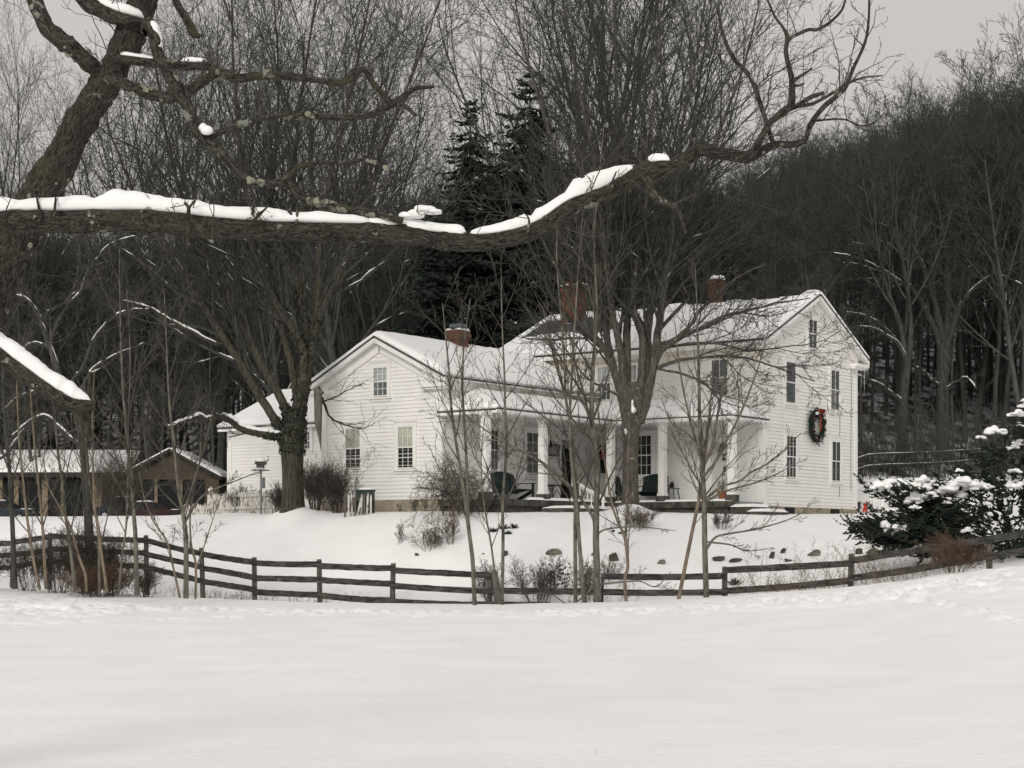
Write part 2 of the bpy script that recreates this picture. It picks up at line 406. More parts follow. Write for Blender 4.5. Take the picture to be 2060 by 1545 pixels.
so.rotation_euler = (-sd).to_track_quat('-Z', 'Y').to_euler()
SC.view_settings.view_transform = 'Standard'; SC.view_settings.look = 'None'; SC.view_settings.exposure = -0.08; SC.view_settings.gamma = 1.0
SC.cycles.max_bounces = 6; SC.cycles.transparent_max_bounces = 12
# ================================================================ terrain
FP = np.array([(-900, 58), (-300, 54), (25, 52), (100, 51.5), (295, 50), (407, 49), (512, 47.5), (643, 46), (790, 45), (985, 44.5), (1212, 44), (1458, 43), (1712, 41), (1990, 39), (2150, 38), (2700, 34), (3500, 30)], float)
CY = np.array([(-900, 1165), (-300, 1170), (0, 1180), (400, 1201), (640, 1214), (1000, 1217), (1250, 1212), (1400, 1206), (1700, 1184), (1820, 1170), (1900, 1157), (2060, 1141), (2400, 1118), (3500, 1090)], float)
BE = np.array([(-900, 66), (0, 64), (300, 61), (600, 54.5), (900, 52), (1200, 52.5), (1500, 54.2), (1760, 57), (2060, 57), (3500, 56)], float)
HS = np.array([(-900, 118), (0, 118), (470, 116), (900, 86), (1500, 70), (1750, 62), (2060, 63), (3500, 60)], float)
MOUNDS = []
def ground(X, Y, detail=True):
    X = np.asarray(X, float); Y = np.asarray(Y, float)
    px = np.clip(CX + F * X / np.maximum(Y, 9.0), -900, 3500)
    fd = np.interp(px, FP[:, 0], FP[:, 1]); cd = fd - 2.2
    zc = EYE - (np.interp(px, CY[:, 0], CY[:, 1]) - HZ) * cd / F
    be = np.interp(px, BE[:, 0], BE[:, 1]); hs = np.interp(px, HS[:, 0], HS[:, 1])
    u = np.clip(Y / cd, 0, 1)
    z = zc * (0.55 * u ** 2 + 0.45 * u ** 3)
    z = z - 0.28 * sstep(cd + 0.1, cd + 1.6, Y)
    zf = zc - 0.28
    t = np.clip((Y - fd - 0.2) / (be - fd - 0.2), 0, 1)
    bank = 0.55 * (1 - (1 - t) ** 1.6) + 0.45 * (t * t * (3 - 2 * t))
    z = np.where(Y > fd + 0.2, zf + (2.55 - zf) * bank, z)
    z = z + np.where(Y > be, np.minimum(Y - be, 8) * 0.03 + np.clip(Y - be - 8, 0, 60) * 0.012, 0)
    h = np.clip(Y - hs, 0, None)
    z = z + 0.21 * (np.sqrt(h * h + 36) - 6) * (1 - 0.25 * sstep(80, 260, h))
    if detail:
        z = z + 0.17 * fbm(X * 0.11, Y * 0.08, 3) * sstep(0, 10, Y) + 0.05 * fbm(X * 0.5, Y * 0.4, 3) * sstep(38, 48, Y) + 0.9 * fbm(X * 0.06, Y * 0.06, 3) * sstep(8, 30, h)
        # wind ripples
        z = z + 0.03 * fbm(X * 0.5, Y * 0.9, 4) * sstep(4, 12, Y) + 0.010 * fbm(X * 1.2, Y * 3.0, 3)
        # trodden tracks
        d1 = np.interp(px, [-200, 0, 120, 300, 900, 1500, 1800, 2060], [40, 38.5, 39.5, 40, 37.5, 36.5, 35, 33.5])
        w1 = np.interp(px, [-200, 0, 150, 300, 900, 1300, 1600, 2060], [5, 5, 4.5, 1.2, 1.4, 1.6, 1.9, 2.4])
        m = np.exp(-((Y - d1) / w1) ** 2)
        d2 = np.interp(px, [1500, 1780, 1900, 2060, 2300], [37, 35.0, 30, 25.5, 20]); m2 = np.exp(-((Y - d2) / 0.9) ** 2) * (px > 1500)
        d3 = np.interp(px, [-300, 0, 300, 560, 800], [30, 32, 34.5, 37.5, 38]); m3 = 0.5 * np.exp(-((Y - d3) / 0.5) ** 2) * (px < 800)
        m = np.maximum(np.maximum(m, m2), m3)
        lump = np.abs(fbm(X * 2.4, Y * 1.5, 4)) * 2 - 0.3
        z = z - m * (0.03 + 0.42 * lump)
        # two thin straight drag marks
        for (pa, ya, pb, yb) in ((265, 1395, 470, 1342), (300, 1390, 520, 1352), (650, 1295, 790, 1278), (850, 1300, 1010, 1286), (1690, 1533, 1900, 1522)):
            da = (EYE - 0.05) * F / (ya - HZ); db = (EYE - 0.05) * F / (yb - HZ); xa = (pa - CX) * da / F; xb = (pb - CX) * db / F
            ln = math.hypot(xb - xa, db - da); tx, ty = (xb - xa) / ln, (db - da) / ln
            al = (X - xa) * tx + (Y - da) * ty; ac = -(X - xa) * ty + (Y - da) * tx
            z = z - 0.02 * np.exp(-(ac / 0.12) ** 2) * sstep(-0.5, 0.6, al) * (1 - sstep(ln - 0.6, ln + 0.5, al)) * (0.5 + vnoise(al * 1.3, ac))
        # lawn dimples
        z = z + 0.06 * np.minimum(fbm(X * 1.5, Y * 1.5, 3), 0) * sstep(fd + 1, fd + 4, Y) * (1 - sstep(70, 90, Y))
        for (mx, my, mh, mr) in MOUNDS:
            z = z + mh * np.exp(-((X - mx) ** 2 + (Y - my) ** 2) / mr ** 2)
    return z
def gz(x, y): return float(ground(np.array([x]), np.array([y]))[0])
def at(px, d): x = (px - CX) * d / F; return np.array([x, d, gz(x, d)])

for px, d, h, r in ((590, 54.2, 0.26, 0.95), (1268, 53.5, 0.30, 0.6), (1285, 52.2, 0.12, 0.8), (868, 48.6, 0.1, 0.7)):
    MOUNDS.append(((px - CX) * d / F, d, h, r))

def build_ground():
    ys = np.concatenate([np.arange(-40, 6, 3.0), np.arange(6, 20, 0.35), np.arange(20, 47, 0.13), np.arange(47, 66, 0.25), np.arange(66, 110, 1.0), np.arange(110, 330, 4.0)])
    qf = np.linspace(-0.36, 0.36, 430)
    q = np.concatenate([-np.geomspace(1.9, 0.37, 22), qf, np.geomspace(0.37, 1.9, 22)])
    Y = np.repeat(ys[:, None], len(q), 1); X = q[None, :] * (np.abs(Y) + 3)
    Z = ground(X, Y)
    V = np.stack([X, Y, Z], -1).reshape(-1, 3); nq = len(q)
    i = (np.arange(len(ys) - 1)[:, None] * nq + np.arange(nq - 1)[None, :])
    Fc = np.stack([i, i + 1, i + nq + 1, i + nq], -1).reshape(-1, 4)
    cen = V[Fc].mean(1); px = np.clip(CX + F * cen[:, 0] / np.maximum(cen[:, 1], 9), -900, 3500)
    wood = cen[:, 1] > np.interp(px, HS[:, 0], HS[:, 1]) + np.interp(px, [600, 1500], [7, 13])
    for nm, sel, mt in (('snow_ground', ~wood, M['snowfield']), ('wooded_hillside', wood, M['hill'])):
        f = Fc[sel]; u, inv = np.unique(f, return_inverse=True)
        o = mesh_obj(nm, V[u], inv.reshape(-1, 4).astype(np.int32), mt); tag(o, kind='structure')
build_ground()

# ================================================================ farmhouse
UD = np.array([-0.812, 0.5835, 0.0]); VD = np.array([0.5835, 0.812, 0.0]); UD /= np.linalg.norm(UD); VD /= np.linalg.norm(VD)
CO = np.array([505 * 57 / F, 57.0, 0.0])
def H(s, t, z): return CO + UD * s + VD * t + np.array([0, 0, z])
def s_of(px, t):     # along the main front direction, for a plane t = const
    o = CO + VD * t; k = (px - CX) / F; return (o[0] - k * o[1]) / (k * UD[1] - UD[0])
def t_of(px, s):
    o = CO + UD * s; k = (px - CX) / F; return (o[0] - k * o[1]) / (k * VD[1] - VD[0])
def z_of(py, s, t): return EYE + (HZ - py) * H(s, t, 0)[1] / F

house = thing('farmhouse', H(5, -1, 2.5), 'white clapboard farmhouse with snowy roofs, three brick chimneys and an L shaped porch', 'house')
SW, WW, TW = 6.75, 5.0, -8.75                # wing's right wall, its width, its gable plane
ML, MD = 10.9, 7.4                           # main block length and depth
ZB = 2.88                                    # bottom of the siding
EV, RG = 8.42, 10.38                         # main eave and ridge
WEV, WRG = 6.88, 8.32
rng = random.Random(11)

def clap(O, D, Nn, spans, z0, z1, course=0.122, material='paint', name='wall', off=0.0):
    """clapboards: spans(z) gives the x-interval of the wall at height z"""
    b = MB(); z = z0
    while z < z1 - 0.01:
        zt = min(z + course, z1)
        a0, c0 = spans(z); a1, c1 = spans(zt)
        if c0 - a0 > 0.03:
            if c1 - a1 < 0.02: m = (a1 + c1) / 2; a1, c1 = m - .01, m + .01
            jo = 0.030 + rng.uniform(-.003, .003) + off; ji = 0.006 + off; dz = rng.uniform(-.004, .004)
            p = lambda x, zz, o: O + D * x + Nn * o + np.array([0, 0, zz])
            b.quad(p(a0, z + dz, jo), p(c0, z + dz, jo), p(c1, zt, ji), p(a1, zt, ji))
            b.quad(p(a0, z + dz, -0.02), p(c0, z + dz, -0.02), p(c0, z + dz, jo), p(a0, z + dz, jo))
        z = zt
    pts = []
    for zz in np.linspace(z0, z1, 9):
        pts.append((spans(zz), zz))
    for k in range(8):
        (a0, c0), za = pts[k]; (a1, c1), zb = pts[k + 1]
        b.quad(O + D * a0 - Nn * .03 + [0, 0, za], O + D * c0 - Nn * .03 + [0, 0, za], O + D * c1 - Nn * .03 + [0, 0, zb], O + D * a1 - Nn * .03 + [0, 0, zb])
    return b.build(name, M[material], house)

Oz = np.zeros(3)
# main block: front (normal -V), right gable (normal -U), back, left gable
clap(H(0, 0, 0), UD, -VD, lambda z: (0.0, ML), ZB, EV - 0.05)
slope_m = (RG - EV) / (MD / 2 + 0.42)
gz_m = EV + slope_m * 0.42
def gable_main(z):
    if z < gz_m: return (0.0, MD)
    k = (z - gz_m) / slope_m; return (k, MD - k)
clap(H(0, 0, 0), VD, -UD, gable_main, ZB - 0.02, RG - 0.08)
clap(H(ML, 0, 0), VD, UD, gable_main, ZB - 0.02, RG - 0.08)
clap(H(0, MD, 0), UD, VD, lambda z: (0.0, ML), ZB, EV - 0.05)
# wing
slope_w = (WRG - WEV) / (WW / 2 + 0.38); gz_w = WEV + slope_w * 0.38
def gable_wing(z):
    if z < gz_w: return (0.0, WW)
    k = (z - gz_w) / slope_w; return (k, WW - k)
clap(H(SW, TW, 0), UD, -VD, gable_wing, 3.02, WRG - 0.08)
clap(H(SW, TW, 0), VD, -UD, lambda z: (0.0, -TW), 6.35, WEV + 0.05)
clap(H(SW + WW, TW, 0), VD, UD, lambda z: (0.0, -TW), 3.0, WEV + 0.05)
# smooth boarded walls inside the porch
b = MB()
b.quad(H(0.1, -.03, 2.95), H(SW, -.03, 2.95), H(SW, -.03, 5.95), H(0.1, -.03, 5.95))
b.quad(H(SW - .03, TW + .1, 2.95), H(SW - .03, -.03, 2.95), H(SW - .03, -.03, 6.4), H(SW - .03, TW + .1, 6.4))
for k in range(16):                                # thin board joints
    s = 0.4 + k * 0.4
    b.bar(H(s, -.034, 2.97), H(s, -.034, 5.8), .012, .006, -VD)
b.build('porch_wall', M['paint2'], house)
# rear ell on the far left
ET, ES0, ES1, EEV, ERG = -5.2, SW + WW, 19.7, 5.98, 7.5
clap(H(ES0, ET, 0), UD, -VD, lambda z: (0.0, ES1 - ES0), 2.75, EEV)
def gable_ell(z):
    sl = (ERG - EEV) / 3.3
    if z < EEV + .05: return (0.0, 6.0)
    k = (z - EEV - .05) / sl; return (k, 6.0 - k)
clap(H(ES1, ET, 0), VD, UD, gable_ell, 2.75, ERG - .1)

# ---- roofs as height fields over (s, t)
def hf_roof(s0, s1, t0, t1, zf, hole=None, st=0.14, mask=None, snow=0.17, thick=0.07, seed=0, edge_open=()):
    ns = max(3, int(round((s1 - s0) / st)) + 1); n_t = max(3, int(round((t1 - t0) / st)) + 1)
    S = np.linspace(s0, s1, ns)[:, None] * np.ones(n_t)[None]; T = np.ones(ns)[:, None] * np.linspace(t0, t1, n_t)[None]
    Z = zf(S, T)
    ok = np.ones((ns, n_t), bool) if mask is None else mask(S, T)
    def sheet(zz, name, material, bottom, sel):
        pos = CO + S[..., None] * UD + T[..., None] * VD; pos[..., 2] = zz
        pb = pos.copy(); pb[..., 2] = bottom
        V = np.concatenate([pos.reshape(-1, 3), pb.reshape(-1, 3)]); nn = ns * n_t
        i = np.arange(ns - 1)[:, None] * n_t + np.arange(n_t - 1)[None]
        c = sel[:-1, :-1] & sel[1:, :-1] & sel[:-1, 1:] & sel[1:, 1:]
        fs = []
        for a, bb in zip(*np.nonzero(c)):
            k = i[a, bb]; fs.append((k, k + 1, k + n_t + 1, k + n_t)); fs.append((k + nn, k + n_t + nn, k + n_t + 1 + nn, k + 1 + nn))
            if a == 0 or not c[a - 1, bb]: fs.append((k, k + nn, k + 1 + nn, k + 1))
            if a == ns - 2 or not c[a + 1, bb]: fs.append((k + n_t, k + n_t + 1, k + n_t + 1 + nn, k + n_t + nn))
            if bb == 0 or not c[a, bb - 1]: fs.append((k, k + n_t, k + n_t + nn, k + nn))
            if bb == n_t - 2 or not c[a, bb + 1]: fs.append((k + 1, k + 1 + nn, k + n_t + 1 + nn, k + n_t + 1))
        u, inv = np.unique(np.concatenate([np.array(f) for f in fs]), return_inverse=True)
        fs2 = np.array(inv).reshape(-1, 4).astype(np.int32)
        o = mesh_obj(name, V[u], fs2, M[material], house, smooth=(name != 'roof'))
        return o
    sheet(Z, 'roof', 'shingle', Z - thick, ok)
    # distance to the border of the sheet (in cells) for rounding of the snow
    d = np.full((ns, n_t), 9.0)
    sel = ok.copy()
    if hole is not None: sel &= ~hole(S, T)
    for k in range(1, 4):
        e = sel.copy()
        for a in range(-k, k + 1):
            for c2 in (-k, k):
                for (da, db) in ((a, c2), (c2, a)):
                    sh = np.zeros_like(sel)
                    x0, x1 = max(0, da), ns + min(0, da); y0, y1 = max(0, db), n_t + min(0, db)
                    sh[x0 - da:x1 - da, y0 - db:y1 - db] = sel[x0:x1, y0:y1]
                    e &= sh
        d = np.where(~e & (d > 8), k - 1, d)
    dd = np.minimum(d, 3) / 3.0
    fall = np.sqrt(np.clip(1 - (1 - dd) ** 2, 0, 1))
    hgt = 0.03 + (snow - 0.03) * (0.45 + 0.55 * fall) + 0.07 * fbm(S * 0.8 + seed, T * 0.8, 3) + 0.02 * fbm(S * 4 + seed, T * 4, 2)
    sheet(Z + np.maximum(hgt, 0.03), 'roof_snow', 'snow', Z + 0.004, sel)

def zmain(S, T): return RG - np.abs(T - MD / 2) * slope_m
def hole_main(S, T):
    n = fbm(S * 0.9, T * 0.9, 3)
    a = (S > 7.0 + 0.7 * (MD / 2 - T) * 0 + n * 2.0) & (S < 10.95 + n * 0.6) & (T > 1.55 + n * 1.0) & (T < 3.3) & ((S - 7.0) * 0.75 + (T - 1.4) * 0.0 > (T - 1.5) * 1.2 - 0.6)
    ridge = (np.abs(T - MD / 2 + 0.12) < 0.13 + n * 0.5) & (S < 9) & (S > 0.4)
    return a | ridge
hf_roof(-0.34, ML + 0.34, -0.42, MD + 0.42, zmain, hole_main, st=0.13, seed=1)
def zwing(S, T): return WRG - np.abs(S - SW - WW / 2) * slope_w
hf_roof(SW - 0.38, SW + WW + 0.38, TW - 0.34, 0.0, zwing, None, st=0.15, snow=0.2, seed=5)
def zell(S, T): return ERG - np.abs(T - ET - 3.0) * (ERG - EEV) / 3.3
hf_roof(ES0 + 0.02, ES1 + 0.3, ET - 0.3, ET + 6.3, zell, None, st=0.2, snow=0.2, seed=9)

# porch roof
PE, PT = 4.35, -2.45            # eave lines in s (wing side) and t (main side)
PZ = 5.76
def zporch(S, T):
    za = PZ + (S - PE) / (SW - PE) * 0.80; za = np.minimum(za, PZ + (T - (TW - 0.25)) / 2.1 * 0.80)
    zb = PZ + (T - PT) / (-PT) * 0.80; zb = np.minimum(zb, PZ + (S + 0.25) / 2.0 * 0.80)
    z = np.where(T < PT, za, np.where(S < PE, zb, np.maximum(za, zb)))
    return z
def mporch(S, T):
    return ((S >= PE - 1e-3) | (T >= PT - 1e-3))
_s = 0.1
hf_roof(-0.25, SW - 0.02, TW - 0.25, -0.02, zporch, None, st=0.10, mask=mporch, snow=0.15, thick=0.05, seed=14)

# ---- trim: fascias, friezes, rakes, returns, corner boards
b = MB()
b.bar(H(-0.34, -0.40, EV - 0.14), H(ML + 0.34, -0.40, EV - 0.14), 0.04, 0.14)           # main front fascia
b.quad(H(-0.34, -0.42, EV - 0.20), H(ML + 0.34, -0.42, EV - 0.20), H(ML + 0.34, 0.0, EV - 0.20), H(-0.34, 0.0, EV - 0.20))
b.bar(H(-0.34, MD + 0.40, EV - 0.14), H(ML + 0.34, MD + 0.40, EV - 0.14), 0.04, 0.14)
b.build('fascia', M['paint2'], house)
b = MB(); b.bar(H(-0.03, -0.05, EV - 0.38), H(ML, -0.05, EV - 0.38), 0.05, 0.34); b.bar(H(-0.03, -0.09, EV - 0.25), H(ML, -0.09, EV - 0.25), 0.05, 0.09)
b.build('frieze_board', M['stained'], house)
b = MB(); b.bar(H(SW - .05, TW, WEV - 0.20), H(SW - .05, -4.6, WEV - 0.20), 0.05, 0.34); b.build('frieze_board', M['paint2'], house)
b = MB(); b.bar(H(SW - .05, -4.59, WEV - 0.20), H(SW - .05, 0, WEV - 0.20), 0.05, 0.34); b.build('frieze_board', M['stained'], house)
b = MB(); b.bar(H(SW - .36, TW - .3, WEV - 0.02), H(SW - .36, 0, WEV - 0.02), 0.04, 0.15)
b.quad(H(SW - .38, TW - .3, WEV - 0.09), H(SW - .38, 0, WEV - 0.09), H(SW, 0, WEV - 0.09), H(SW, TW - .3, WEV - 0.09))
b.build('fascia', M['paint2'], house)
def gable_trim(O, D, Nn, width, ev, rg, ov, retlen, name='rake_board'):
    """raking cornice with returns; O at the wall corner, D along the wall, Nn outwards"""
    b = MB(); sl = (rg - ev) / (width / 2 + ov)
    for sg in (0, 1):
        x0 = -ov if sg == 0 else width + ov; xm = width / 2
        e = lambda x, z, n: O + D * x + Nn * n + np.array([0, 0, z])
        upv = np.array([0, 0, 1.0])
        b.bar(e(x0, ev - .13, .30), e(xm, rg - .13, .30), .06, .16, upv)        # outer raking board
        b.bar(e(x0, ev - .17, .22), e(xm, rg - .17, .22), .10, .09, upv)
        b.quad(e(x0, ev - .12, .32), e(xm, rg - .12, .32), e(xm, rg - .12, 0), e(x0, ev - .12, 0))     # soffit
        xi = 0.0 if sg == 0 else width
        b.bar(e(xi, ev + sl * ov - .34, .05), e(xm, rg - .34, .05), .06, .30, upv)   # frieze under the rake
        b.bar(e(xi, ev + sl * ov - .22, .10), e(xm, rg - .22, .10), .08, .09, upv)
        # cornice return
        xr = x0 + retlen if sg == 0 else x0 - retlen
        b.bar(e(x0, ev - .27, .16), e(xr, ev - .27, .16), .34, .12)
        b.bar(e(x0, ev - .36, .12), e(xr, ev - .36, .12), .24, .07)
    return b.build(name, M['paint2'], house)
gable_trim(H(0, 0, 0), VD, -UD, MD, EV, RG, 0.42, 1.05)
gable_trim(H(SW, TW, 0), UD, -VD, WW, WEV, WRG, 0.38, 1.0)
for (s, t, z0, z1, d1, d2) in ((0, 0, ZB - .02, EV - .2, UD, VD), (0, MD, ZB - .02, EV - .2, UD, -VD), (SW, TW, 3.0, WEV - .2, UD, VD), (SW + WW, TW, 3.0, WEV - .2, -UD, VD), (ES1, ET, 2.75, EEV, -UD, VD)):
    b = MB()
    for a, c in ((d1, d2), (d2, d1)):
        p = H(s, t, (z0 + z1) / 2) + a * .09 - c * .02
        b.box(p, a * .115, c * .022, (z1 - z0) / 2)
    b.build('corner_board', M['paint2'], house)
b = MB(); b.bar(H(ES0, ET - .28, EEV - .08), H(ES1 + .28, ET - .28, EEV - .08), .04, .16); b.build('fascia', M['paint2'], house)

# ---- foundation
for p0, p1, hh in ((H(SW - .0, TW + .03, 2.72), H(SW + WW, TW + .03, 2.72), .62), (H(0.05, .1, 2.6), H(0.05, MD, 2.6), .56), (H(ES0, ET + .08, 2.45), H(ES1, ET + .08, 2.45), .62)):
    b = MB(); b.bar(p0, p1, .2, hh); b.build('foundation', M['stone'], house)
for t in (1.5, 5.1): b = MB(); b.box(H(-.06, t + .35, 2.62), UD * .02, VD * .34, .24); b.build('cellar_opening', M['dark'], house)

# ---- windows
def window(O, D, Nn, x, z0, w, h, nx, ny, upper='curtain', lower='curtain', split=0.5, shade=None, mats=None):
    """double hung sash window; parts: casing, then glass, blind or curtain, muntins as its sub-parts"""
    e = lambda xx, zz, n: O + D * xx + Nn * n + np.array([0, 0, zz])
    def rect(b, xa, xb, za, zb, n0, n1):
        b.hexa([e(xa, za, n0), e(xb, za, n0), e(xb, za, n1), e(xa, za, n1), e(xa, zb, n0), e(xb, zb, n0), e(xb, zb, n1), e(xa, zb, n1)])
    xa, xb, za, zb = x - w / 2, x + w / 2, z0, z0 + h; c = 0.115
    b = MB()
    rect(b, xa - c, xa, za - .02, zb + .002, .0, .07); rect(b, xb, xb + c, za - .02, zb + .002, .0, .07)
    rect(b, xa - c - .02, xb + c + .02, zb + .002, zb + .13, .0, .075); rect(b, xa - c - .03, xb + c + .03, zb + .13, zb + .155, .0, .11)
    rect(b, xa - c - .03, xb + c + .03, za - .075, za - .02, .0, .12); rect(b, xa - c, xb + c, za - .16, za - .075, .0, .06)
    cas = b.build('window', M['paint2'], house)
    b = MB(); rect(b, xa, xb, za - .02, zb, .022, .026); b.build('interior', M['dark'], cas)
    zm = za + h * split
    b = MB()
    for (z0_, z1_, n) in ((za, zm + .02, .050), (zm - .02, zb, .060)):
        rect(b, xa, xa + .035, z0_, z1_, n - .012, n + .012); rect(b, xb - .035, xb, z0_, z1_, n - .012, n + .012)
        rect(b, xa + .035, xb - .035, z0_, z0_ + .04, n - .012, n + .012); rect(b, xa + .035, xb - .035, z1_ - .04, z1_, n - .012, n + .012)
        for k in range(1, nx): xx = xa + w * k / nx; rect(b, xx - .008, xx + .008, z0_ + .04, z1_ - .04, n - .009, n + .009)
        for k in range(1, ny): zz = z0_ + (z1_ - z0_) * k / ny; rect(b, xa + .035, xb - .035, zz - .008, zz + .008, n - .008, n + .008)
    b.build('sash', M['paint2'], cas)
    b = MB()
    g0, g1 = (xa + .02, xb - .02) if np.cross(D, (0, 0, 1)) @ Nn > 0 else (xb - .02, xa + .02)
    b.quad(e(g0, za + .02, .049), e(g1, za + .02, .049), e(g1, zm, .049), e(g0, zm, .049))
    b.quad(e(g0, zm, .058), e(g1, zm, .058), e(g1, zb - .02, .058), e(g0, zb - .02, .058))
    b.build('pane', M['glass'], cas)
    def hang(z0_, z1_, mt, nm, folds):
        b = MB(); n = 25
        for k in range(n - 1):
            p = []
            for q in (k, k + 1):
                xx = xa + .02 + (w - .04) * q / (n - 1); o = .034 + (.006 * math.sin(q * 1.9 + x * 3) if folds else 0)
                p.append((xx, o))
            b.quad(e(p[0][0], z0_, p[0][1]), e(p[1][0], z0_, p[1][1]), e(p[1][0], z1_, p[1][1]), e(p[0][0], z1_, p[0][1]))
        b.build(nm, M[mt], cas)
    if lower: hang(za, zm, lower, 'curtain', True)
    if upper: hang(zm, zb, upper, 'blind' if 'blind' in upper else 'curtain', 'blind' not in upper)
    return cas

def win_px(plane, x0, x1, y0, y1, **k):
    kind, c = plane
    if kind == 't':          # wall t = c, runs along U, faces -V
        sa, sb = s_of(x0, c), s_of(x1, c); s = (sa + sb) / 2; w = abs(sa - sb)
        zb, za = z_of(y0, s, c), z_of(y1, s, c)
        return window(H(0, c, 0), UD, -VD, s, za, w, zb - za, **k)
    ta, tb = t_of(x0, c), t_of(x1, c); t = (ta + tb) / 2; w = abs(ta - tb)
    zb, za = z_of(y0, c, t), z_of(y1, c, t)
    return window(H(c, 0, 0), VD, -UD, t, za, w, zb - za, **k)

Wg = ('t', TW)
win_px(Wg, 752.5, 782, 738, 798, nx=3, ny=2, upper='paleblind', lower='curtain')
win_px(Wg, 696.5, 728, 861, 944, nx=3, ny=2, upper='blind', lower=None)
win_px(Wg, 801.5, 834, 857, 943, nx=3, ny=2, upper='blind', lower=None)
Mg = ('s', 0.0)
win_px(Mg, 1624, 1641, 642, 702, nx=2, ny=1, upper=None, lower='curtain')
win_px(Mg, 1578, 1598, 727, 812, nx=1, ny=1, upper='curtain', lower='curtain')
win_px(Mg, 1668.5, 1686, 744, 826, nx=2, ny=1, upper='curtain', lower='lightcurtain')
win_px(Mg, 1579, 1599, 876, 962, nx=3, ny=2, upper=None, lower='curtain')
win_px(Mg, 1670.5, 1688, 887, 969, nx=2, ny=1, upper='curtain', lower='curtain')
Mf = ('t', 0.0)
win_px(Mf, 1203, 1231, 735, 806, nx=3, ny=2, upper='paleblind', lower='curtain')
win_px(Mf, 1259, 1284, 731, 802, nx=3, ny=2, upper='paleblind', lower=None)
win_px(Mf, 1432, 1467, 722, 797, nx=2, ny=1, upper='curtain', lower='lightcurtain')
win_px(('t', -.035), 1281, 1313, 875, 957, nx=3, ny=2, upper=None, lower=None)
Ww = ('s', SW - .035)
win_px(Ww, 984, 1000, 864, 947, nx=2, ny=2, upper=None, lower='curtain')
win_px(Ww, 1056, 1081, 869, 954, nx=2, ny=2, upper='curtain', lower='curtain')
win_px(('t', ET), 610, 626, 868, 905, nx=3, ny=2, upper=None, lower=None)

# ---- doors
def door(O, D, Nn, x, z0, w, h, material, glass=None):
    e = lambda xx, zz, n: O + D * xx + Nn * n + np.array([0, 0, zz])
    def rect(b, xa, xb, za, zb, n0, n1):
        b.hexa([e(xa, za, n0), e(xb, za, n0), e(xb, za, n1), e(xa, za, n1), e(xa, zb, n0), e(xb, zb, n0), e(xb, zb, n1), e(xa, zb, n1)])
    b = MB(); xa, xb, zb = x - w / 2, x + w / 2, z0 + h
    rect(b, xa - .12, xa, z0, zb, 0, .06); rect(b, xb, xb + .12, z0, zb, 0, .06); rect(b, xa - .14, xb + .14, zb, zb + .16, 0, .065); rect(b, xa - .16, xb + .16, zb + .16, zb + .19, 0, .1)
    b.build('door_frame', M['paint2'], house)
    b = MB(); rect(b, xa, xb, z0, zb, .01, .035)
    if glass != 'full':
        pan = ((.1, .45), (.55, .9))
        for (a, c) in pan: rect(b, xa + w * a, xa + w * c, z0 + h * .08, z0 + h * .40, .035, .045)
        if glass is None:
            for (a, c) in pan: rect(b, xa + w * a, xa + w * c, z0 + h * .48, z0 + h * .93, .035, .045)
    d = b.build('door', M[material], house)
    if glass == 'half':
        b = MB(); rect(b, xa + w * .14, xb - w * .14, z0 + h * .5, z0 + h * .95, .036, .040); b.build('window', M['dark'], d)
    b = MB(); b.ball(e(xa + .09, z0 + h * .46, .075), .035, n=1); b.tube([e(xa + .09, z0 + h * .46, .03), e(xa + .09, z0 + h * .46, .07)], .015, 6)
    b.build('handle', M['black'], d)
    b = MB(); b.box(e(xa + .09, z0 + h * .56, .045), D * .03, Nn * .01, .07); b.build('lock_plate', M['black'], d)
    return d
zt = lambda px, py, s, t: z_of(py, s, t)
s_d = (s_of(1433, -.035) + s_of(1464, -.035)) / 2; door(H(0, -.035, 0), UD, -VD, s_d, 3.02, abs(s_of(1433, 0) - s_of(1464, 0)), z_of(890, s_d, 0) - 3.02, 'door')
s_r = (s_of(1202, -.035) + s_of(1229, -.035)) / 2; door(H(0, -.035, 0), UD, -VD, s_r, 3.02, .80, z_of(890, s_r, 0) - 3.02, 'door', 'half')
t_d = (t_of(1127, SW - .035) + t_of(1147, SW - .035)) / 2
dd_ = door(H(SW - .035, 0, 0), VD, -UD, t_d, 3.05, abs(t_of(1127, SW - .035) - t_of(1147, SW - .035)), z_of(886, SW, t_d) - 3.05, 'dark', 'full')
b = MB(); b.box(H(SW - .065, t_d, 3.06), UD * .03, VD * .45, .04); b.build('threshold', M['porchfloor'], house)

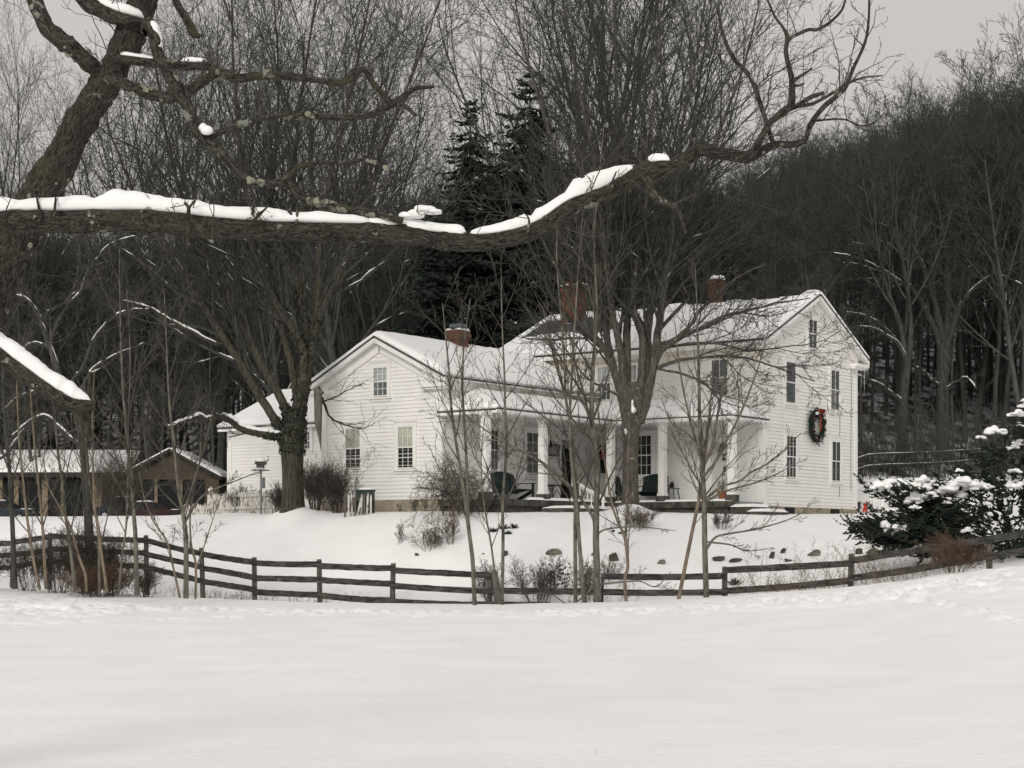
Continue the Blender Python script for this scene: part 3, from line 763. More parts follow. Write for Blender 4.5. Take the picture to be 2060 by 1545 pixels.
# ---- chimneys
def chimney(s, t, w, dpt, z0, z1, cap, flare=True, snow=True):
    b = MB(); hw, hd = w / 2, dpt / 2
    b.box(H(s, t, (z0 + z1 - .32) / 2), UD * hw, VD * hd, (z1 - .32 - z0) / 2)
    for k, (e, za, zb) in enumerate(((.035, z1 - .32, z1 - .22), (.07, z1 - .22, z1 - .12), (.045 if flare else .0, z1 - .12, z1))):
        b.box(H(s, t, (za + zb) / 2), UD * (hw + e), VD * (hd + e), (zb - za) / 2)
    c = b.build('chimney', M['brick'], house)
    if cap == 'pots':
        b = MB()
        for q in (-.28, .28): b.tube([H(s + q * w, t, z1 - .02), H(s + q * w, t, z1 + .18)], [.15, .13], 10)
        b.build('chimney_pot', M['terracotta'], c)
    if cap == 'hood':
        b = MB(); b.tube([H(s, t, z1 - .01), H(s, t, z1 + .1)], [.14, .14], 10); b.build('chimney_pot', M['terracotta'], c)
        b = MB(); b.box(H(s, t, z1 + .21), UD * .22, VD * .22, .012)
        for a in (-1, 1):
            for q in (-1, 1): b.bar(H(s + a * .22, t + q * .2, z1), H(s + a * .22, t + q * .2, z1 + .2), .02, .02)
        for a in (-1, 1): b.bar(H(s + a * .23, t - .2, z1 + .15), H(s + a * .23, t + .2, z1 + .15), .01, .09)
        b.bar(H(s - .22, t - .21, z1 + .15), H(s + .22, t - .21, z1 + .15), .01, .09)
        b.build('cap', M['bluemetal'], c)
    b = MB(); r = np.random.RandomState(int(s * 10))
    pts = [(x, y) for x in np.linspace(-hw, hw, 6) for y in (-hd * .8, 0, hd * .8)]
    for (x, y) in pts:
        if cap in ('pots', 'hood') and abs(x) < hw * .55 and r.rand() < .7: continue
        q = r.uniform(.7, 1.2); b.ball(H(s + x, t + y, z1 + .0), (.11 * q, .11 * q, .08 * q * (1.5 if cap is None else 1)), int(r.rand() * 99), .3, 2, .3)
    b.build('snow', M['snow'], c, True)
s_c = 10.0
chimney(s_of(1155, MD / 2 - .5), MD / 2 - .5, .74, .52, 9.6, z_of(577, 10.0, MD / 2 - .5), 'pots')
chimney(s_of(1440, MD / 2), MD / 2, .40, .36, 10.1, z_of(562, 3.9, MD / 2), None)
chimney(SW + WW / 2 - .15, t_of(922, SW + WW / 2 - .15), .46, .56, 7.9, z_of(668, SW + WW / 2, -4.5), 'hood')

# ---- porch: deck, posts, beam, ceiling, steps
DZ = 3.0
b = MB()
def slab(s0, s1, t0, t1, z0, z1): b.hexa([H(s0, t0, z0), H(s1, t0, z0), H(s1, t1, z0), H(s0, t1, z0), H(s0, t0, z1), H(s1, t0, z1), H(s1, t1, z1), H(s0, t1, z1)])
slab(4.5, SW - .05, TW - .05, -2.31, DZ - .16, DZ); slab(-.02, SW - .05, -2.3, -.04, DZ - .16, DZ)
b.build('porch_floor', M['porchfloor'], house)
b = MB()
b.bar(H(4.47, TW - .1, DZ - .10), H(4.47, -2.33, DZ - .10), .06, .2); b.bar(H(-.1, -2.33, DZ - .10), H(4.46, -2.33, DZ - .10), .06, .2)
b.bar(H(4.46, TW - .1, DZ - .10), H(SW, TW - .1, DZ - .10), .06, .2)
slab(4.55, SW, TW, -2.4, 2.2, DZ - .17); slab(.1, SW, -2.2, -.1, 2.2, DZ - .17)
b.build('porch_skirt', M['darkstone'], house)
posts = [(t_of(977, 4.62), 's'), (t_of(1092, 4.62), 's'), (t_of(1193, 4.62), 's')]
post_sp = [(4.62, posts[0][0]), (4.62, posts[1][0]), (4.62, -2.18), (s_of(1333, -2.18), -2.18), (s_of(1473, -2.18), -2.18)]
for (s, t) in post_sp:
    b = MB(); b.box(H(s, t, 4.37), UD * .11, VD * .11, 1.18)
    b.box(H(s, t, 5.60), UD * .15, VD * .15, .05); b.box(H(s, t, 5.50), UD * .13, VD * .13, .025); b.box(H(s, t, 3.24), UD * .135, VD * .135, .05)
    p = b.build('porch_post', M['paint2'], house)
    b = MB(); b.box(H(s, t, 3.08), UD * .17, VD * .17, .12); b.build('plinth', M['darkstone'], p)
b = MB()
b.bar(H(4.62, TW - .1, 5.73), H(4.62, -2.05, 5.73), .2, .22); b.bar(H(-.05, -2.18, 5.73), H(4.515, -2.18, 5.73), .2, .22)
b.bar(H(4.62, TW, 5.73), H(SW, TW, 5.73), .2, .22); b.bar(H(.05, -2.075, 5.73), H(.05, 0, 5.73), .2, .22)
b.bar(H(PE + .03, TW - .22, PZ - .08), H(PE + .03, PT + .03, PZ - .08), .03, .11); b.bar(H(-.22, PT + .03, PZ - .08), H(PE, PT + .03, PZ - .08), .03, .11)
b.bar(H(PE + .05, TW - .23, PZ - .08), H(SW, TW - .23, PZ - .08), .03, .11); b.bar(H(-.23, PT + .05, PZ - .08), H(-.23, -.02, PZ - .08), .03, .11)
b.quad(H(PE, TW - .24, PZ - .1), H(SW, TW - .24, PZ - .1), H(SW, 0, PZ - .1), H(PE, 0, PZ - .1)); b.quad(H(-.24, PT, PZ - .11), H(PE + .01, PT, PZ - .11), H(PE + .01, 0, PZ - .11), H(-.24, 0, PZ - .11))
b.build('porch_beam', M['paint2'], house)
# end board that closes the porch on the right
b = MB(); b.box(H(.06, -.06, 4.4), UD * .10, VD * .04, 1.4); b.build('porch_wall', M['paint2'], house)

def snow_slab(name, quad, h, parent, seed=0, n=(26, 9)):
    """a rounded blanket of snow on the quadrilateral quad (4 world points)"""
    q = [np.array(p, float) for p in quad]; V = []
    for i in range(n[0]):
        for j in range(n[1]):
            u, v = i / (n[0] - 1), j / (n[1] - 1)
            p = q[0] * (1 - u) * (1 - v) + q[1] * u * (1 - v) + q[2] * u * v + q[3] * (1 - u) * v
            e = min(min(u, 1 - u) * n[0] / 3.0, min(v, 1 - v) * n[1] / 2.2, 1.0)
            hh = h * (0.12 + 0.88 * math.sqrt(max(0, 1 - (1 - e) ** 2))) + 0.25 * h * float(fbm(u * 6 + seed, v * 4, 3)) * e
            V.append(p + np.array([0, 0, max(hh, 0.004)]))
    fs = [(i * n[1] + j, (i + 1) * n[1] + j, (i + 1) * n[1] + j + 1, i * n[1] + j + 1) for i in range(n[0] - 1) for j in range(n[1] - 1)]
    V = np.array(V); nn = len(V); base = V.copy(); base[:, 2] -= 0; 
    for i in range(n[0]):
        for j in range(n[1]):
            u, v = i / (n[0] - 1), j / (n[1] - 1)
            base[i * n[1] + j] = q[0] * (1 - u) * (1 - v) + q[1] * u * (1 - v) + q[2] * u * v + q[3] * (1 - u) * v
    edge = [i * n[1] for i in range(n[0])] + [(n[0] - 1) * n[1] + j for j in range(1, n[1])] + [i * n[1] + n[1] - 1 for i in range(n[0] - 2, -1, -1)] + [j for j in range(n[1] - 2, 0, -1)]
    fs += [(a, a + nn, c + nn, c) for a, c in zip(edge, edge[1:] + edge[:1])]
    return mesh_obj(name, np.concatenate([V, base]), fs, M['snow'], parent)
snow_slab('porch_snow', [H(4.42, -7.2, DZ + .004), H(4.42, -2.5, DZ + .004), H(4.95, -2.6, DZ + .004), H(4.8, -7.0, DZ + .004)], .09, house, 1, (40, 6))
snow_slab('porch_snow', [H(4.40, -2.36, DZ + .004), H(-.08, -2.36, DZ + .004), H(-.08, -2.0, DZ + .004), H(4.40, -2.02, DZ + .004)], .07, house, 2, (40, 6))
# stone steps: one below the wing side, one below the right end
def stone_step(s0, s1, t0, t1, z0, z1, seed):
    bb = MB(); bb.hexa([H(s0, t0, z0), H(s1, t0, z0), H(s1, t1, z0), H(s0, t1, z0), H(s0, t0, z1), H(s1, t0, z1), H(s1, t1, z1), H(s0, t1, z1)])
    st = bb.build('step', M['darkstone'], house)
    snow_slab('snow', [H(s0, t0, z1 + .004), H(s1, t0, z1 + .004), H(s1, t1, z1 + .004), H(s0, t1, z1 + .004)], .10, st, seed, (30, 8))
stone_step(3.55, 4.40, -6.6, -3.0, 2.4, 2.74, 3)
stone_step(-.75, -.12, -2.5, -.9, 2.4, 2.80, 4); stone_step(-1.25, -.77, -2.6, -.6, 2.4, 2.64, 5)
# handrail of the steps, wrapped in garland
ra, rb, rc = H(3.1, -3.4, 2.5), H(4.05, -2.65, 2.5), None
zra = z_of(1000, 3.1, -3.4); zrb = z_of(966, 4.05, -2.65)
pa = np.array([(1213 - CX) * 55.9 / F, 55.9, 0]); pb = np.array([(1152 - CX) * 57.6 / F, 57.6, 0])
za = EYE + (HZ - 1001) * 55.9 / F; zb_ = EYE + (HZ - 966) * 57.6 / F
b = MB(); b.bar(pa + [0, 0, 2.4], pa + [0, 0, za], .08, .08); b.bar(pb + [0, 0, 2.4], pb + [0, 0, zb_ + .05], .08, .08)
b.bar(pa + [0, 0, za - .06], pb + [0, 0, zb_ - .06], .07, .07); b.bar(pa + [0, 0, za - .5], pb + [0, 0, zb_ - .45], .05, .05)
for k in np.linspace(.12, .88, 7): b.bar(pa + (pb - pa) * k + [0, 0, za - .5 + (zb_ - za + .05) * k], pa + (pb - pa) * k + [0, 0, za - .08 + (zb_ - za) * k], .03, .03)
hr = b.build('handrail', M['paint2'], house)
b = MB(); k = np.linspace(-.05, 1.0, 14); b.tube([pa + (pb - pa) * q + np.array([0, 0, za - .01 + (zb_ - za) * q]) for q in k], [.05 + .015 * math.sin(9 * q) for q in k], 8); b.build('snow', M['snow'], hr, True)

# ---- lantern, vents and small fittings on the walls
t_l = t_of(1109, SW - .05); zl = z_of(905, SW, t_l)
b = MB()
for a in (-1, 1):
    for q in (-1, 1): b.bar(H(SW - .19 + a * .11, t_l + q * .13, zl - .19), H(SW - .19 + a * .11, t_l + q * .13, zl + .12), .022, .022)
b.box(H(SW - .19, t_l, zl - .20), UD * .13, VD * .15, .02); b.box(H(SW - .19, t_l, zl + .13), UD * .14, VD * .16, .02); b.box(H(SW - .19, t_l, zl + .17), UD * .08, VD * .09, .03)
b.tube([H(SW - .19, t_l, zl + .19), H(SW - .19, t_l, zl + .26), H(SW - .03, t_l, zl + .26)], .015, 6); b.box(H(SW - .045, t_l, zl + .2), UD * .012, VD * .06, .12)
lan = b.build('lantern', M['black'], house)
b = MB(); b.box(H(SW - .19, t_l, zl - .03), UD * .10, VD * .12, .15); b.build('pane', M['glass'], lan)
b = MB(); b.tube([H(SW - .19, t_l, zl - .18), H(SW - .19, t_l, zl + .0)], [.02, .012], 6); b.build('candle', M['blind'], lan)
b = MB(); s_b = s_of(1231, -.05); b.box(H(s_b, -.08, z_of(900, s_b, 0)), UD * .045, VD * .03, .06); b.build('doorbell', M['black'], house)
# conductor wire and stain lines down the gable
b = MB()
for px, y0, y1 in ((1689, 765, 1000), (1712, 735, 985)):
    t = t_of(px, -.03)
    b.tube([H(-.035, t + .02 * math.sin(k), z_of(y0 + (y1 - y0) * k / 6, 0, t)) for k in range(7)], .008, 5)
b.build('wire', M['twigvine'], house)
# icicles
ri = random.Random(4)
def icicle(p, l, r):
    b = MB(); b.tube([p, p - np.array([0, 0, l * .4]), p - np.array([0, 0, l])], [r, r * .65, .003], 6); return b
for k in range(9):
    t = MD + .38 + ri.uniform(-.05, .05); s = -.30 + k * .085
    icicle(H(s, t, EV - .19), ri.uniform(.35, 1.25) if k < 4 else ri.uniform(.2, .5), ri.uniform(.015, .03)).build('icicle', M['ice'], house, True)
for k in range(26):
    t = -6.5 + k * .22 + ri.uniform(-.08, .08); icicle(H(SW - .37, t, WEV - .08), ri.uniform(.06, .22), .012).build('icicle', M['ice'], house, True)
for k in range(22):
    s = 2.6 + k * .085 + ri.uniform(-.03, .03); icicle(H(s, PT + .03, PZ - .13), ri.uniform(.06, .26), .01).build('icicle', M['ice'], house, True)
# ================================================================ trees
def pnoise(a, l, m, oct_=3, sa=1.0, sl=1.0):
    """value noise periodic in a (m cells round the stem)"""
    s = 0; amp = 0.5
    for o in range(oct_):
        mm = int(m * 2 ** o); x = a * mm; y = l * (2 ** o)
        xi = np.floor(x).astype(int); yi = np.floor(y).astype(int); fx = x - xi; fy = y - yi
        fx = fx * fx * (3 - 2 * fx); fy = fy * fy * (3 - 2 * fy)
        g = lambda p, q: _prm[(p % mm + 13 * o) % 256, (q + 57 * o) % 256]
        s = s + amp * ((g(xi, yi) * (1 - fx) + g(xi + 1, yi) * fx) * (1 - fy) + (g(xi, yi + 1) * (1 - fx) + g(xi + 1, yi + 1) * fx) * fy - .5); amp *= .5
    return s

UVS = {}
def set_uv(o, B):
    la = o.data.uv_layers.new(name='UVMap'); la.data.foreach_set('uv', UVS[id(B)].astype(np.float32).reshape(-1))
def bark_tube(path, step, k, furrow=0.10, cell=0.035, lcell=0.16, seed=0, ref=(0, 1, 0), lump=0.12):
    """path rows x,y,z,r: a stem with furrowed bark as real relief"""
    A = catmull(path, 10)
    seg = np.linalg.norm(np.diff(A[:, :3], axis=0), axis=1); L = np.concatenate([[0], np.cumsum(seg)])
    n = max(6, int(L[-1] / step)); l = np.linspace(0, L[-1], n)
    B = np.stack([np.interp(l, L, A[:, c]) for c in range(4)], 1)
    th = np.arange(k) / k
    T = np.gradient(B[:, :3], axis=0); T /= np.linalg.norm(T, axis=1, keepdims=True)
    U = np.cross(T, np.array(ref, float)); U /= np.linalg.norm(U, axis=1, keepdims=True); Wd = np.cross(T, U)
    m = max(5, int(2 * math.pi * B[:, 3].mean() / cell))
    tt = th[None, :] * np.ones((n, 1)); ll = l[:, None] * np.ones((1, k))
    warp = 0.5 * pnoise(tt, ll / .22 + seed, 4, 2) / m * 4
    f = pnoise((tt + warp + seed * .37) % 1.0, ll / lcell + seed * 7, m, 3)
    ridge = 1 - np.abs(f) * 4.0
    lumps = pnoise(tt, ll / .3 + seed * 3, 3, 3)
    lumps = lumps + .35 * pnoise(tt, ll / .07 + seed, 7, 3)
    r = B[:, 3][:, None] * (1 + furrow * (0.4 - ridge) * 0.6 + lump * lumps * 2)
    V = B[:, None, :3] + r[..., None] * (np.cos(th * 2 * math.pi)[None, :, None] * U[:, None] + np.sin(th * 2 * math.pi)[None, :, None] * Wd[:, None])
    i = np.arange(n - 1)[:, None] * k + np.arange(k)[None]; j = np.arange(n - 1)[:, None] * k + (np.arange(k)[None] + 1) % k
    Fc = np.stack([i, j, j + k, i + k], -1).reshape(-1, 4)
    rm = B[:, 3].mean() * 6.283; uu = np.arange(k) / k * rm + seed * 3.3; u2 = uu + rm / k; o = np.ones((n - 1, 1))
    UV = np.stack([np.stack([o * uu, l[:-1, None] + 0 * o * uu], -1), np.stack([o * u2, l[:-1, None] + 0 * o * uu], -1), np.stack([o * u2, l[1:, None] + 0 * o * uu], -1), np.stack([o * uu, l[1:, None] + 0 * o * uu], -1)], 2).reshape(-1, 2)
    UVS[id(B)] = UV
    return V.reshape(-1, 3), Fc, B

def join(parts):
    V, Fc, o = [], [], 0
    for v, f in parts: V.append(v); Fc.append(np.asarray(f) + o); o += len(v)
    return np.concatenate(V), np.concatenate(Fc)

def ridge_snow(B, u0, u1, h, wk=0.9, seed=0, lean=0.0, n=None, prof=None):
    """a thick rounded ridge of snow along the top of the stem B between the fractions u0, u1"""
    n = n or max(10, int(len(B) * (u1 - u0) / 2)); k = 12
    V = []
    for i in range(n):
        u = u0 + (u1 - u0) * i / (n - 1); q = u * (len(B) - 1); a = int(min(q, len(B) - 2)); f = q - a
        p = B[a, :3] * (1 - f) + B[a + 1, :3] * f; r = B[a, 3] * (1 - f) + B[a + 1, 3] * f
        t = B[a + 1, :3] - B[a, :3]; t = t / np.linalg.norm(t)
        sd = np.cross(t, (0, 0, 1.0)); sd /= np.linalg.norm(sd) + 1e-9
        upv = np.cross(sd, t)
        e = min(i, n - 1 - i) / max(3.0, min(n * .22, 9 if prof is None else 14)); e = min(1, e); e = math.sqrt(1 - (1 - e) ** 2)
        h_ = h if prof is None else float(np.interp(p[0] * F / p[1] + CX, prof[0], prof[1]))
        hh = h_ * (1 + 1.1 * float(fbm(u * (16 if prof is None else 30) + seed, 3.3, 4))) * (0.03 + .97 * e); ww = r * wk * (0.25 + .75 * e) * (1 + .8 * float(fbm(u * 34 + seed, 8.1, 3)))
        base = p + upv * r * 0.74
        for j in range(k):
            a2 = j / k * 2 * math.pi; c, s = math.cos(a2), math.sin(a2)
            V.append(base + sd * ww * c + (np.array([0, 0, 1.0]) * .5 + upv * .5) * (hh * s if s > 0 else r * .30 * s) )
    i = np.arange(n - 1)[:, None] * k + np.arange(k)[None]; j = np.arange(n - 1)[:, None] * k + (np.arange(k)[None] + 1) % k
    Fc = np.stack([i, j, j + k, i + k], -1).reshape(-1, 4)
    return np.array(V), Fc

def broken_ridge(B, u0, u1, h, wk, seed, n=14):
    """the same, in uneven pieces with bare gaps"""
    g = random.Random(seed * 7 + 1); out = []; u = u0
    while u < u1 - .03:
        l = g.uniform(.10, .34); e = min(u1, u + l); out.append(ridge_snow(B, u, e, h * g.uniform(.4, 1.0), wk * g.uniform(.7, 1.05), seed + u, n=n)); u = e + g.uniform(.0, .09)
    return out

def flakes(B, cnt, r, seed, top=0.3):
    """crusts of lichen: irregular discs seated on the stem"""
    g = np.random.RandomState(seed); mb = MB()
    for c in range(cnt):
        a = g.randint(1, len(B) - 2); p = B[a, :3]; rad = B[a, 3]; t = B[a + 1, :3] - B[a - 1, :3]; t /= np.linalg.norm(t)
        ang = g.uniform(0, 6.28); ref = np.array([0, 1.0, 0]); u = np.cross(t, ref); u /= np.linalg.norm(u); w = np.cross(t, u)
        cl = g.randint(2, 6)
        for q in range(cl):
            an = ang + g.uniform(-.5, .5); nn = u * math.cos(an) + w * math.sin(an)
            if nn[1] > .5: nn[1] *= -1; nn /= np.linalg.norm(nn)
            rr = r * g.uniform(.4, 1.1); m = 9; x = np.cross(nn, t); cpt = p + t * g.uniform(-2.2, 2.2) * r + nn * (rad * 1.04)
            V = [cpt + nn * rr * .28]
            for k in range(m):
                d = rr * g.uniform(.6, 1.15); a2 = k / m * 6.283
                V.append(cpt + (t * math.cos(a2) + x * math.sin(a2)) * d + nn * g.uniform(-.15, .22) * rr)
            mb.mesh(V, [(0, 1 + k, 1 + (k + 1) % m) for k in range(m)])
    return mb

# ---------------------------------------------------------------- the near tree with the long limb
D0 = 10.2
FG = [  # px, py, width in px, depth
 ('trunk', [(-520, 1720, 170, 10.6), (-400, 1420, 140, 10.6), (-250, 1070, 122, 10.6), (-80, 720, 104, 10.6), (20, 500, 88, 10.6), (83, 390, 76, 10.6), (147, 272, 68, 10.5), (200, 187, 62, 10.4), (250, 95, 60, 10.3), (280, 20, 58, 10.3), (310, -80, 54, 10.3), (350, -220, 48, 10.3)]),
 ('limb', [(-420, 1450, 110, 10.5), (-380, 1000, 92, 10.1), (-300, 640, 80, 9.9), (-170, 480, 70, 9.7), (0, 445, 60, 9.6), (150, 441, 58, 9.6), (300, 441, 58, 9.65), (440, 456, 56, 9.7), (560, 461, 52, 9.75), (640, 463, 52, 9.8), (750, 466, 48, 9.9), (830, 474, 44, 9.95), (900, 482, 42, 10.0), (960, 485, 42, 10.0), (1040, 473, 43, 10.05), (1100, 449, 44, 10.1), (1150, 414, 43, 10.1), (1210, 390, 42, 10.15), (1262, 362, 42, 10.2), (1310, 342, 44, 10.2), (1350, 336, 36, 10.2), (1384, 316, 30, 10.25), (1412, 302, 26, 10.25), (1450, 308, 26, 10.3), (1500, 316, 26, 10.3), (1530, 306, 18, 10.3), (1558, 291, 16, 10.3), (1588, 291, 15, 10.3), (1622, 283, 13, 10.3)]),
 ('limb', [(-320, 700, 60, 9.4), (-180, 610, 56, 9.3), (-80, 650, 54, 9.3), (0, 712, 50, 9.3), (41, 743, 48, 9.3), (95, 782, 46, 9.3), (143, 810, 42, 9.3), (178, 815, 30, 9.3), (194, 816, 22, 9.3)]),
 ('limb', [(160, 800, 34, 9.3), (170, 838, 30, 9.35), (178, 870, 22, 9.4), (184, 890, 10, 9.4)]),
 ('limb', [(205, 160, 36, 10.4), (190, 136, 36, 10.3), (146, 98, 36, 10.2), (102, 65, 37, 10.2), (85, 37, 34, 10.2), (68, 0, 31, 10.2), (40, -60, 28, 10.2)]),
 ('limb', [(150, -40, 30, 10.2), (170, 0, 31, 10.2), (217, 27, 33, 10.2), (258, 41, 33, 10.2), (289, 51, 30, 10.25), (300, 62, 26, 10.2)]),
 ('limb', [(298, 48, 28, 10.2), (308, 60, 24, 10.1), (316, 102, 23, 10.1), (333, 143, 22, 10.05), (355, 172, 24, 10.0), (367, 190, 26, 10), (384, 238, 24, 10), (404, 272, 22, 10), (432, 295, 20, 10), (455, 318, 19, 10), (480, 346, 18, 10), (503, 363, 18, 10), (540, 369, 18, 10), (578, 370, 18, 10), (612, 398, 17, 10), (660, 412, 16, 9.95), (705, 422, 15, 9.9), (770, 432, 14, 9.85), (810, 445, 16, 9.85)]),
 ('limb', [(200, 150, 30, 10.4), (225, 156, 28, 10.3), (272, 178, 24, 10.2), (326, 194, 24, 10.2), (366, 188, 24, 10.1), (408, 164, 20, 10.1), (442, 146, 22, 10.1), (476, 158, 21, 10.1), (530, 151, 18, 10.1), (605, 156, 15, 10.15), (685, 167, 15, 10.2), (715, 147, 13, 10.2), (732, 139, 12, 10.2), (752, 170, 12, 10.25), (772, 192, 12, 10.25), (790, 207, 14, 10.25), (815, 190, 11, 10.3), (840, 177, 9, 10.3), (874, 175, 5, 10.3)]),
 ('limb', [(225, 120, 22, 10.3), (255, 119, 20, 10.2), (306, 126, 19, 10.2), (374, 132, 19, 10.2), (420, 133, 18, 10.2), (446, 148, 16, 10.15)]),
 ('limb', [(398, 270, 18, 10), (425, 272, 15, 10), (460, 258, 14, 10), (493, 248, 13, 10), (544, 235, 13, 10), (600, 233, 13, 10.05), (680, 235, 13, 10.1), (729, 234, 13, 10.1), (777, 218, 12, 10.2), (797, 208, 12, 10.25)]),
 ('limb', [(797, 210, 12, 10.25), (815, 213, 10, 10.2), (838, 234, 5, 10.2)]),
 ('limb', [(565, 368, 15, 10), (585, 350, 11, 10), (610, 332, 10, 9.95), (650, 326, 9, 9.95), (700, 328, 8, 9.95), (740, 322, 7, 9.9), (790, 345, 4, 9.9)]),
 ('limb', [(345, -40, 16, 10.4), (353, 0, 16, 10.4), (377, 41, 18, 10.4), (390, 66, 18, 10.4), (402, 74, 10, 10.4)]),
 ('limb', [(1470, 316, 18, 10.3), (1505, 316, 18, 10.25), (1534, 271, 15, 10.2), (1548, 248, 15, 10.2), (1576, 225, 15, 10.2), (1592, 210, 15, 10.2), (1593, 180, 13, 10.2), (1592, 155, 12, 10.2), (1581, 106, 10, 10.2), (1584, 75, 10, 10.2), (1575, 55, 6, 10.2), (1559, 33, 5, 10.2), (1540, -10, 4, 10.2)]),
 ('limb', [(1583, 84, 9, 10.2), (1594, 74, 8, 10.2), (1626, 60, 7, 10.2), (1643, 60, 7, 10.2), (1668, 46, 6, 10.2), (1693, 21, 5, 10.2), (1702, -6, 4, 10.2)]),
 ('limb', [(1600, 292, 13, 10.3), (1620, 280, 12, 10.3), (1630, 250, 11, 10.3), (1659, 213, 11, 10.3), (1697, 180, 10, 10.3), (1718, 134, 8, 10.35), (1739, 88, 7, 10.35), (1747, 46, 6, 10.4), (1749, -10, 5, 10.4)]),
 ('limb', [(1580, 222, 13, 10.2), (1605, 212, 11, 10.15), (1630, 196, 9, 10.1), (1656, 187, 8, 10.1)]),
 ('limb', [(1596, 216, 9, 10.2), (1643, 205, 7, 10.25), (1701, 171, 6, 10.3), (1734, 157, 4, 10.3), (1776, 152, 2.5, 10.3)]),
 ('limb', [(1560, 296, 10, 10.3), (1555, 288, 9, 10.3), (1530, 209, 10, 10.4), (1509, 154, 10, 10.4), (1476, 117, 9, 10.4), (1455, 70, 7, 10.45), (1445, 20, 5, 10.5)]),
 ('limb', [(1632, 245, 5, 10.3), (1647, 242, 5, 10.3), (1697, 240, 4, 10.3), (1730, 253, 3.5, 10.3), (1760, 246, 3, 10.3), (1779, 226, 2, 10.3)]),
 ('limb', [(1300, 350, 20, 10.2), (1310, 385, 18, 10.1), (1335, 405, 15, 10.05), (1362, 420, 10, 10), (1380, 470, 5, 10)]),
 ('limb', [(1184, 398, 12, 10.1), (1178, 375, 11, 10.1), (1170, 350, 9, 10.1), (1172, 322, 6, 10.1), (1160, 290, 4, 10.1)]),
 ('limb', [(838, 440, 12, 9.95), (850, 425, 9, 9.9), (864, 420, 5, 9.9), (880, 428, 4, 9.9)]),
 ('limb', [(82, 440, 9, 9.5), (79, 422, 7, 9.5), (74, 398, 4, 9.5)]), ('limb', [(108, 452, 7, 9.45), (110, 425, 6, 9.45), (112, 396, 3.5, 9.5)]), ('limb', [(186, 425, 13, 9.6), (188, 405, 10, 9.6), (183, 388, 4, 9.6)]),
 ('limb', [(376, 445, 11, 9.55), (380, 420, 8, 9.5), (371, 407, 5, 9.5)]), ('limb', [(379, 420, 7, 9.5), (388, 408, 5, 9.5), (393, 402, 3, 9.5)]), ('limb', [(378, 455, 11, 9.5), (377, 480, 8, 9.5), (376, 504, 3, 9.5)]), ('limb', [(395, 455, 13, 9.5), (412, 470, 12, 9.45), (430, 488, 7, 9.45)]),
 ('limb', [(500, 450, 9, 9.7), (509, 425, 7, 9.65), (507, 398, 5, 9.65), (503, 370, 2.5, 9.65)]), ('limb', [(500, 455, 8, 9.65), (522, 432, 6, 9.6), (542, 412, 3, 9.6)]), ('limb', [(592, 452, 11, 9.75), (586, 432, 8, 9.7), (570, 410, 4, 9.7)]), ('limb', [(596, 452, 8, 9.7), (598, 430, 6, 9.7), (597, 415, 4, 9.7)]), ('limb', [(305, 432, 9, 9.6), (304, 418, 8, 9.6), (303, 410, 5, 9.6)]),
 ('limb', [(1060, 470, 7, 10), (1064, 440, 4, 9.95), (1045, 420, 2.5, 9.95)]), ('limb', [(1215, 390, 8, 10.1), (1228, 372, 5, 10.05), (1240, 345, 3, 10)]), ('limb', [(1400, 305, 9, 10.2), (1395, 285, 6, 10.2), (1380, 268, 3, 10.2)]), ('limb', [(1593, 165, 9, 10.2), (1612, 152, 6, 10.2), (1634, 138, 3, 10.2)]), ('limb', [(1593, 172, 8, 10.2), (1608, 172, 5, 10.2), (1618, 168, 3, 10.2)]),
 ('limb', [(1295, 345, 18, 10.2), (1290, 322, 15, 10.2), (1296, 300, 10, 10.2), (1310, 262, 6, 10.2)]),
]
fg = thing('gnarled_tree', P(-520, 1660, 10.6), 'near leaning tree with rough lichened bark and a long snow topped limb across the picture', 'tree')
fgB = []
tr, lm = [], []
for i, (nm, pts) in enumerate(FG):
    path = [(*P(a, b_, d), w * (.92 if i == 1 else .86 if i in (2, 3) else 1) * d / F / 2) for a, b_, w, d in pts]
    big = max(p[2] for p in pts)
    v, f, B = bark_tube(path, 0.009 if big > 26 else 0.014, 44 if big > 40 else (26 if big > 18 else 12), furrow=.34 if big > 26 else .22, cell=.026, lcell=.12, seed=i * 1.7, lump=.20 if big > 26 else .22)
    fgB.append(B)
    set_uv(mesh_obj('trunk' if nm == 'trunk' else ('limb' if big > 26 else 'branch'), v, f, M['fgbark'], fg), B)
# twigs
rt = random.Random(21); out = []
STW = dict(seg=[5, 4, 3], wan=[.16, .22, .25], up=[.05, .05, .03], n=[3, 2, 0], start=[.25, .3, 0], ang=[(25, 60), (25, 60)], len=[(.35, .7), (.3, .6)], rmin=.0016, rr=.6, slim=.014, tip=.4)
for i, B in enumerate(fgB):
    stp = max(1, min(6, len(B) // 6)); pts = [tuple(b[:3]) for b in B[::stp]]; rad = [b[3] for b in B[::stp]]
    L = float(np.linalg.norm(np.diff(B[:, :3], axis=0), axis=1).sum())
    for q in range(int(L * (5 if i in (0,) else 9 if i > 12 else 6))):
        a = rt.randint(1, len(pts) - 2)
        if i == 0 and pts[a][2] < 3.0: continue
        if i == 1 and pts[a][0] < -3.2: continue
        t = np.array(pts[a + 1]) - np.array(pts[a - 1]); az = rt.uniform(0, 6.28)
        d = side_dir(rt, tuple(t), R(rt.uniform(35, 75)), az)
        if d[2] < -.3: d = (d[0], d[1], -d[2])
        l = rt.uniform(.06, .45) if i != 0 else rt.uniform(.1, .5)
        grow(out, rt, pts[a], d, l, min(rad[a] * .5, rt.uniform(.0022, .0055)), 0, STW)
branch_obj('twigs', out, (0, 1, 2), [5, 4, 3], M['twig'], fg)
